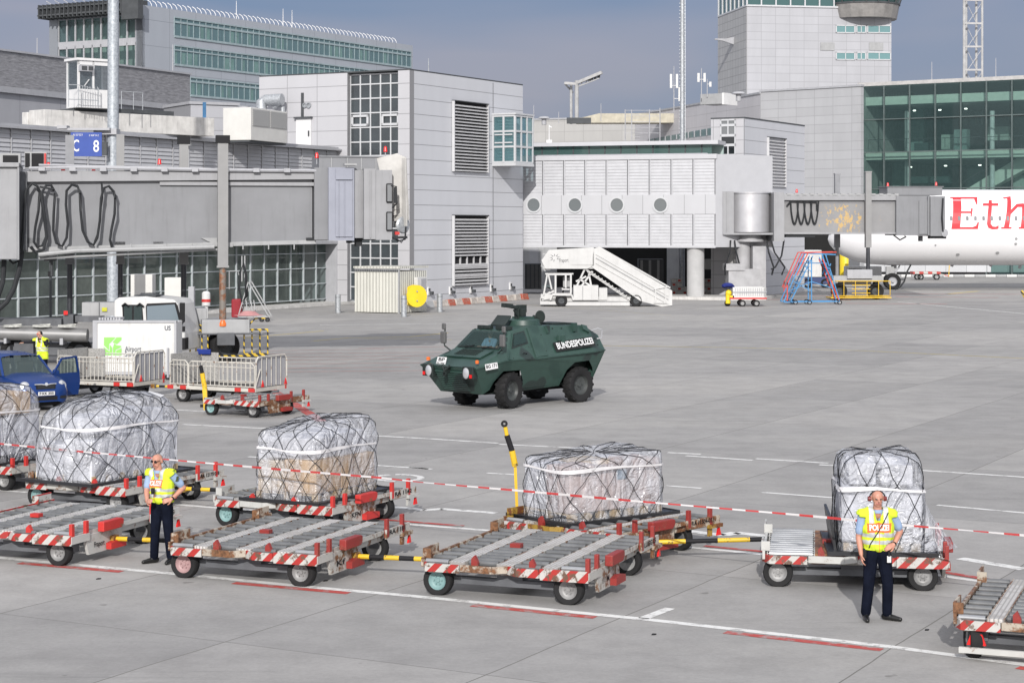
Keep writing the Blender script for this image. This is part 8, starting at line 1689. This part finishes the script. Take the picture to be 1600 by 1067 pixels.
for px in (1160, 1182): 
    for y in (0, 1.25): wheel_parts(T, (x_(px), y, 5.2 * s_), (0, -1, 0), 5.2 * s_, .16, RUB, HUBG, .6, n=16)
wheel_parts(T, (x_(1138), .5, 4.8 * s_), (0, -1, 0), 4.8 * s_, .14, RUB, DGREY, .6, n=16)
b = MB(); b.ball((x_(1138), .3, z_(446)), (.40, .35, .18), 0, 12, 8); b.ball((x_(1133), .3, z_(447)), (.22, .3, .15), 0); b.ball((x_(1144), .4, z_(448)), (.22, .25, .14), 0); b.build('blue_cloth', mat('blue_cloth', (.02, .03, .16), .8, bmp=.8, bsc=12), T, smooth=True)
b = MB(); b.cyl((x_(1138), .2, .2), (x_(1138), .2, z_(459)), .17, n=12); b.ball((x_(1139), .2, z_(458)), .22); b.cyl((x_(1141), .1, z_(464)), (x_(1147), .1, z_(464)), .1, n=8); b.build('yellow_pump', mat('reel_yellow'), T, smooth=True)
# blue and red maintenance steps
p = G(1268, 476); s_ = p.y / FPX; T = thing('maintenance_steps', 'blue and red wheeled maintenance steps standing beside the right bridge carriage', 'steps', (p.x, p.y, 0)); x_ = lambda px: (px - 1268) * s_; z_ = lambda py: CAMH - (py - HOR) * s_
BL_ = mat('step_blue', (.05, .22, .45), .5); RD_ = mat('step_red', (.50, .05, .04), .5)
b = MB()
for y in (0, 1.5):
    for a, c_ in (((1224, 472), (1258, 396)), ((1258, 396), (1306, 398)), ((1290, 398), (1312, 470)), ((1235, 472), (1270, 400)), ((1268, 472), (1268, 402)), ((1224, 472), (1312, 471)), ((1285, 402), (1298, 430)), ((1298, 412), (1290, 430))): b.bar((x_(a[0]), y, z_(a[1])), (x_(c_[0]), y, z_(c_[1])), .07, .07)
for i in range(8): t_ = i / 7; b.b2(x_(1232 + 32 * t_), x_(1239 + 32 * t_), 0, 1.5, z_(466 - 58 * t_) - .03, z_(466 - 58 * t_))
for a, c_ in (((1232, 455), (1268, 440)), ((1240, 440), (1268, 455)), ((1252, 412), (1268, 425)), ((1268, 440), (1300, 450))): b.bar((x_(a[0]), 0, z_(a[1])), (x_(c_[0]), 0, z_(c_[1])), .05, .05)
b.b2(x_(1252), x_(1292), 0, 1.5, z_(412), z_(411)); b.build('step_frame', BL_, T)
b = MB()
for y in (-.06, 1.56):
    for a, c_ in (((1227, 450), (1252, 395)), ((1252, 395), (1307, 394)), ((1285, 405), (1310, 468)), ((1230, 470), (1230, 440)), ((1245, 430), (1262, 396))): b.bar((x_(a[0]), y, z_(a[1])), (x_(c_[0]), y, z_(c_[1])), .07, .07)
b.build('handrail', RD_, T)
for px in (1243, 1265, 1312):
    for y in (0, 1.5): wheel_parts(T, (x_(px), y, .16), (0, -1, 0), .17, .08, RUB, HUBG, .6, n=14)
# ---------------- things in the passage under the link building
DKW = mat('opening_shade', (.018, .018, .018), .9)  # near black colour stands in for the shade inside passage and gateway
a_, c_ = W(800, 440, 176), W(1165, 440, 168)
T = thing('passage_shade_wall', 'back wall painted near black for the shade of the covered passage under the link building', 'wall', (a_.x, a_.y, 0), atan2(c_.y - a_.y, c_.x - a_.x)); L_ = (c_ - a_).length
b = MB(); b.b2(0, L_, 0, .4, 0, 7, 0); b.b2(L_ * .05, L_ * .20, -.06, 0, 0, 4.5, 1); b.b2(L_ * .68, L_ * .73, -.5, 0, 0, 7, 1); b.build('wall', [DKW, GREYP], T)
b = MB(); b.b2(L_ * .08, L_ * .12, -.1, -.06, 1.5, 3.5); b.build('door', LGREY, T)
a_, c_ = W(1256, 440, 205), W(1325, 440, 203)
T = thing('dark_gateway', 'vehicle opening drawn as a black panel for its shade, behind the right boarding bridge', 'gateway', (a_.x, a_.y, 0)); b = MB(); b.b2(0, (c_ - a_).length, 0, .4, 0, 5, 0); b.b2(-.3, 0, -.1, .4, 0, 5.2, 1); b.b2(-.3, (c_ - a_).length, -.1, .4, 5, 5.4, 1); b.build('wall', [DKW, LGREY], T)  # flat black panel paints the shade inside the opening
def crate(name, px0, px1, py0, py1, Y, dep, m, label, cat, group=None, ribs=0, m2=None):
    a = W(px0, py1, Y); w = (px1 - px0) * Y / FPX; h = (py1 - py0) * Y / FPX; z0 = max(0, a.z)
    T = thing(name, label, cat, (a.x, Y, z0), 0, group); b = MB(); b.b2(0, w, 0, dep, .04, h); b.b2(-.03, w + .03, -.03, dep + .03, 0, .06); b.build('body', m, T, bevel=.02)
    if ribs:
        b = MB()
        for i in range(ribs): b.b2(w * (i + .2) / ribs, w * (i + .5) / ribs, -.04, 0, .1, h - .08)
        b.build('rib', m2 or LGREY, T)
    return T
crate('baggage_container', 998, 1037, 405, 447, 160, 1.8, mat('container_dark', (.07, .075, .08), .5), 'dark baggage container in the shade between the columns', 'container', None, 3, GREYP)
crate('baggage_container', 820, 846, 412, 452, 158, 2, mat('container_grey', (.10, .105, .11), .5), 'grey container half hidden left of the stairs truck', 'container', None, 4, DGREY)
n_ = 0
RWB = mat('barrier_white', (.50, .49, .47), .6); RRB = mat('barrier_red', (.42, .05, .04), .6)
for gi, (x0, cols__) in enumerate(((1049, 3), (1095, 5))):
    for c__ in range(cols__):
        for r__ in range(4 if gi == 1 or c__ < 2 else 2):
            px = x0 + c__ * 8.6; py = 447 - r__ * 6.4; a = W(px, py, 155); s_ = 155 / FPX
            b = MB(); b.b2(0, 8.2 * s_, 0, .5, 0, 5.6 * s_, 0); b.b2(1.8 * s_, 6.2 * s_, -.02, 0, 1.2 * s_, 4.4 * s_, 1) if (c__ + r__) % 2 == 0 else None
            o = b.build('barrier_block', [RWB, RRB], None, loc=(a.x, 155, max(.01, a.z - W(px, 447, 155).z)), bevel=.02)
            tag(o, 'red and white barrier block, %s layer, %s from the left, stack %s of round column' % (('lowest', 'second', 'third', 'top')[r__], ('first', 'second', 'third', 'fourth', 'fifth')[c__], 'left' if gi == 0 else 'right'), 'barrier block', 'stacked barrier blocks %s of the column' % ('left' if gi == 0 else 'right'))
crate('white_box', 1100, 1112, 405, 421, 156, .8, WHITEP, 'white cabinet standing on the barrier blocks right of the column', 'cabinet'); crate('white_box', 1114, 1128, 412, 421, 156, .8, LGREY, 'low pale box on the barrier blocks beside the grey column', 'box')
# white service van and kit behind the right bridge
p = G(1232, 450); s_ = p.y / FPX; T = thing('service_van', 'white boxy service truck behind the blue maintenance steps', 'truck', (p.x, p.y, 0)); x_ = lambda px: (px - 1232) * s_; z_ = lambda py: CAMH - (py - HOR) * s_
b = MB(); b.b2(x_(1207), x_(1284), 0, 2, z_(433), z_(391), 0); b.b2(x_(1207), x_(1300), .1, 1.8, z_(444), z_(433), 1); b.build('body', [WHITEP, mat('van_blue', (.03, .05, .14), .5)], T, bevel=.04)
b = MB(); b.b2(x_(1222), x_(1234), -.04, 0, z_(418), z_(400), 0); b.b2(x_(1210), x_(1214), -.04, 0, z_(408), z_(402), 0); b.b2(x_(1226), x_(1231), -.05, 0, z_(397), z_(395), 1); b.build('window', [BLACK, REDL], T)
for px in (1220, 1262, 1290): wheel_parts(T, (x_(px), .2, .42), (0, -1, 0), .42, .3, RUB, HUBG, .55, n=18)
p = G(1321, 445); T = thing('gas_tank', 'upright yellow tank between the bridge columns', 'tank', (p.x, p.y, 0)); h = 2.9; b = MB(); b.lathe([(0, 0), (.55, 0), (.55, 2.7), (.4, 2.9), (0, 2.95)], (0, 0, .3), (0, 0, 1), 18); b.build('vessel', mat('reel_yellow'), T, smooth=True); b = MB(); b.b2(-.6, .6, -.6, .6, 0, .3); b.build('base', DGREY, T)
p = G(1335, 447); T = thing('notice_post', 'white post with a small blue sign under the aircraft nose', 'sign', (p.x, p.y, 0)); b = MB(); b.b2(-.5, .5, 0, .3, 0, 3.6); b.build('post', WHITEP, T, bevel=.03); b = MB(); b.b2(-.35, .3, -.03, 0, 2.6, 3.5, 0); b.build('panel', mat('sign_blue'), T)
text_mb('P', .5, plane_M((0, -.04, 3.05), (1, 0, 0), (0, 0, 1))).build('lettering', WHITEC, T)
p = G(1350, 449); s_ = p.y / FPX; T = thing('ground_power_unit', 'white ground power unit on wheels beside the nose gear', 'power unit', (p.x, p.y, 0)); b = MB(); b.b2(-1.6, 1.6, 0, 1.4, .5, 1.9, 0); b.b2(-1.4, -.2, -.04, 0, .9, 1.7, 1); b.b2(1.6, 3.8, .3, .9, .6, .8, 0); b.build('housing', [WHITEP, DGREY], T, bevel=.05)
for x in (-1.1, 1.1): wheel_parts(T, (x, .1, .3), (0, -1, 0), .3, .2, RUB, HUBG, .55, n=16)
# wall and striped kerb behind the airliner
a_, c_ = W(1318, 430, 221), W(1720, 430, 217); u_ = (c_ - a_); T = thing('apron_wall', 'pale panelled wall seen under the aircraft belly', 'wall', (a_.x, a_.y, 0), atan2(u_.y, u_.x)); L_ = u_.length
b = MB(); b.b2(0, L_, 0, .5, .35, 4.2); b.build('panel', panels('apron_wall_panel', (.50, .51, .53), 2.3, 30, .06, .55), T); b = MB(); b.b2(0, L_, .1, .5, 0, .35); b.build('gap_strip', BLACK, T)  # black strip drawn for the gap line under the wall panels
for i in range(22):
    a = G(1375 + i * 16.5, 433); b = MB(); b.b2(0, 1.12, 0, .35, 0, .28); o = b.build('barrier_kerb', WHITEP if i % 2 == 0 else GREYP, None, loc=a); o.modifiers.new('bevel', 'BEVEL').width = .03
    tag(o, 'long %s kerb element in the striped row behind the nose wheels' % ('white' if i % 2 == 0 else 'grey'), 'kerb', 'striped kerb row %s elements' % ('white' if i % 2 == 0 else 'grey'))
p = G(1450, 437.5); s_ = p.y / FPX; T = thing('far_dolly', 'small red and white dolly parked under the aircraft belly', 'dolly', (p.x, p.y, 0)); x_ = lambda px: (px - 1450) * s_
b = MB(); b.b2(x_(1427), x_(1470), 0, 1.6, .62, .85); b.bar((x_(1470), .5, .6), (x_(1484), .5, .4), .1, .1); b.build('frame', stripes('far_stripe', (.45, .05, .04), (.5, .48, .45), (1, 0, 0), .9), T); b = MB(); b.bar((x_(1484), .5, .3), (x_(1486), .5, 2.6), .07, .07); b.build('drawbar', YEL, T)
for px in (1434, 1439, 1464): wheel_parts(T, (x_(px), .2, .33), (0, -1, 0), .34, .2, RUB, HUBG, .6, n=14)
p = G(1598, 470); T = thing('yellow_marker', 'yellow and black marker post at the right edge of the photo', 'marker post', (p.x, p.y, 0)); b = MB(); b.bar((.3, 0, 0), (-.1, 0, .75), .16, .16, 0); b.build('post', stripes('hazard_bar'  , None, None), T)
# cabinets and gear behind the white truck
crate('switch_cabinet', 204, 238, 429, 478, 106, 1, mat('cream_paint'), 'tall cream cabinet behind the truck cab, left one', 'cabinet'); crate('switch_cabinet', 257, 283, 434, 480, 103, 1, mat('cream_paint'), 'tall cream cabinet behind the truck cab, right one', 'cabinet')
crate('switch_cabinet', 294, 303, 448, 492, 100, .4, LGREY, 'narrow grey cabinet with an orange hose left of the striped post', 'cabinet')
p = G(322, 505); s_ = p.y / FPX; T = thing('striped_post', 'short white post with a red band behind the rusty bridge leg', 'post', (p.x, p.y, 0)); b = MB(); b.cyl((0, 0, 0), (0, 0, 1.0), .12, n=12); b.cyl((0, 0, 1.0), (0, 0, 1.7), .24, n=16); b.lathe([(.24, 0), (.15, .1), (0, .12)], (0, 0, 1.7), (0, 0, 1), 14); b.build('post', WHITEP, T, smooth=True, autos=40); b = MB(); b.cyl((0, 0, 1.2), (0, 0, 1.36), .25, n=16); b.build('band', REDP, T)
p = G(395, 503); s_ = p.y / FPX; T = thing('hose_trolley', 'grey steel hose trolley on small wheels right of the rusty bridge leg', 'trolley', (p.x, p.y, 0)); x_ = lambda px: (px - 395) * s_; z_ = lambda py: CAMH - (py - HOR) * s_
b = MB()
for y in (0, 1.2):
    for a, c_ in (((372, 495), (420, 495)), ((388, 440), (421, 496)), ((388, 440), (372, 495)), ((392, 470), (396, 495)), ((385, 470), (386, 495)), ((378, 400), (378, 440))): b.bar((x_(a[0]), y, z_(a[1])), (x_(c_[0]), y, z_(c_[1])), .06, .06)
b.tube([(x_(357), .3, z_(424)), (x_(357), .3, z_(452))], .03); b.tube([(x_(357), .3, z_(424)), (x_(371), .3, z_(424)), (x_(372), .3, z_(430))], .03); b.build('frame', GREYP, T)
b = MB()
for i in range(3): b.tube([(x_(376), .1 * i, z_(425)), (x_(374 - i), .1 * i, z_(450)), (x_(378), .1 * i, z_(472)), (x_(384 + i), .1 * i, z_(462)), (x_(384), .1 * i, z_(430)), (x_(380), .1 * i, z_(412)), (x_(376), .1 * i, z_(425))], .06, 6)
b.build('hose', CAB, T, smooth=True)
for px in (409, 418): wheel_parts(T, (x_(px), .0, .13), (0, -1, 0), .14, .08, RUB, DGREY, .5, n=12)
b = MB(); b.b2(x_(360), x_(376), .3, .8, .2, 1.3); b.build('red_canister', mat('dull_red', (.28, .03, .04), .6), T, bevel=.1)
# second thin pole inside rear lift frames
for px, Y, lb in ((79, 88, 'thin dark pole with lamp under the left bridge'),):
    p = Vector(((px - 800) * Y / FPX, Y, 0)); T = thing('lamp_pole', lb, 'pole', p); b = MB(); b.cyl((0, 0, 0), (0, 0, ZH(402, Y)), .06, n=8); b.build('pole', DGREY, T); b = MB(); b.b2(-.25, .2, -.2, .2, ZH(408, Y), ZH(398, Y)); b.b2(-.1, .1, -.1, .1, ZH(432, Y), ZH(424, Y)); b.build('lamp_head', BLACK, T)
# flat weathered plate lying on the deck beside the raised drawbar, small litter
for (px, py), wh_ in (((505, 908), 'beside the pink hubbed dolly'), ((150, 905), 'below the front line near the person in sunglasses'), ((1018, 992), 'below the short white dash'), ((1445, 985), 'between the person in ear defenders and the corner dolly')):
    p = G(px, py); b = MB(); b.prism([(0, 0), (.05, .01), (.07, .05), (.02, .06)], (0, 0, .002), (1, 0, 0), (0, 1, 0), (0, 0, .012)); tag(b.build('litter', BLACK, None, loc=(p.x, p.y, 0)), 'scrap of dark litter on the concrete ' + wh_, 'litter', 'scraps of litter')
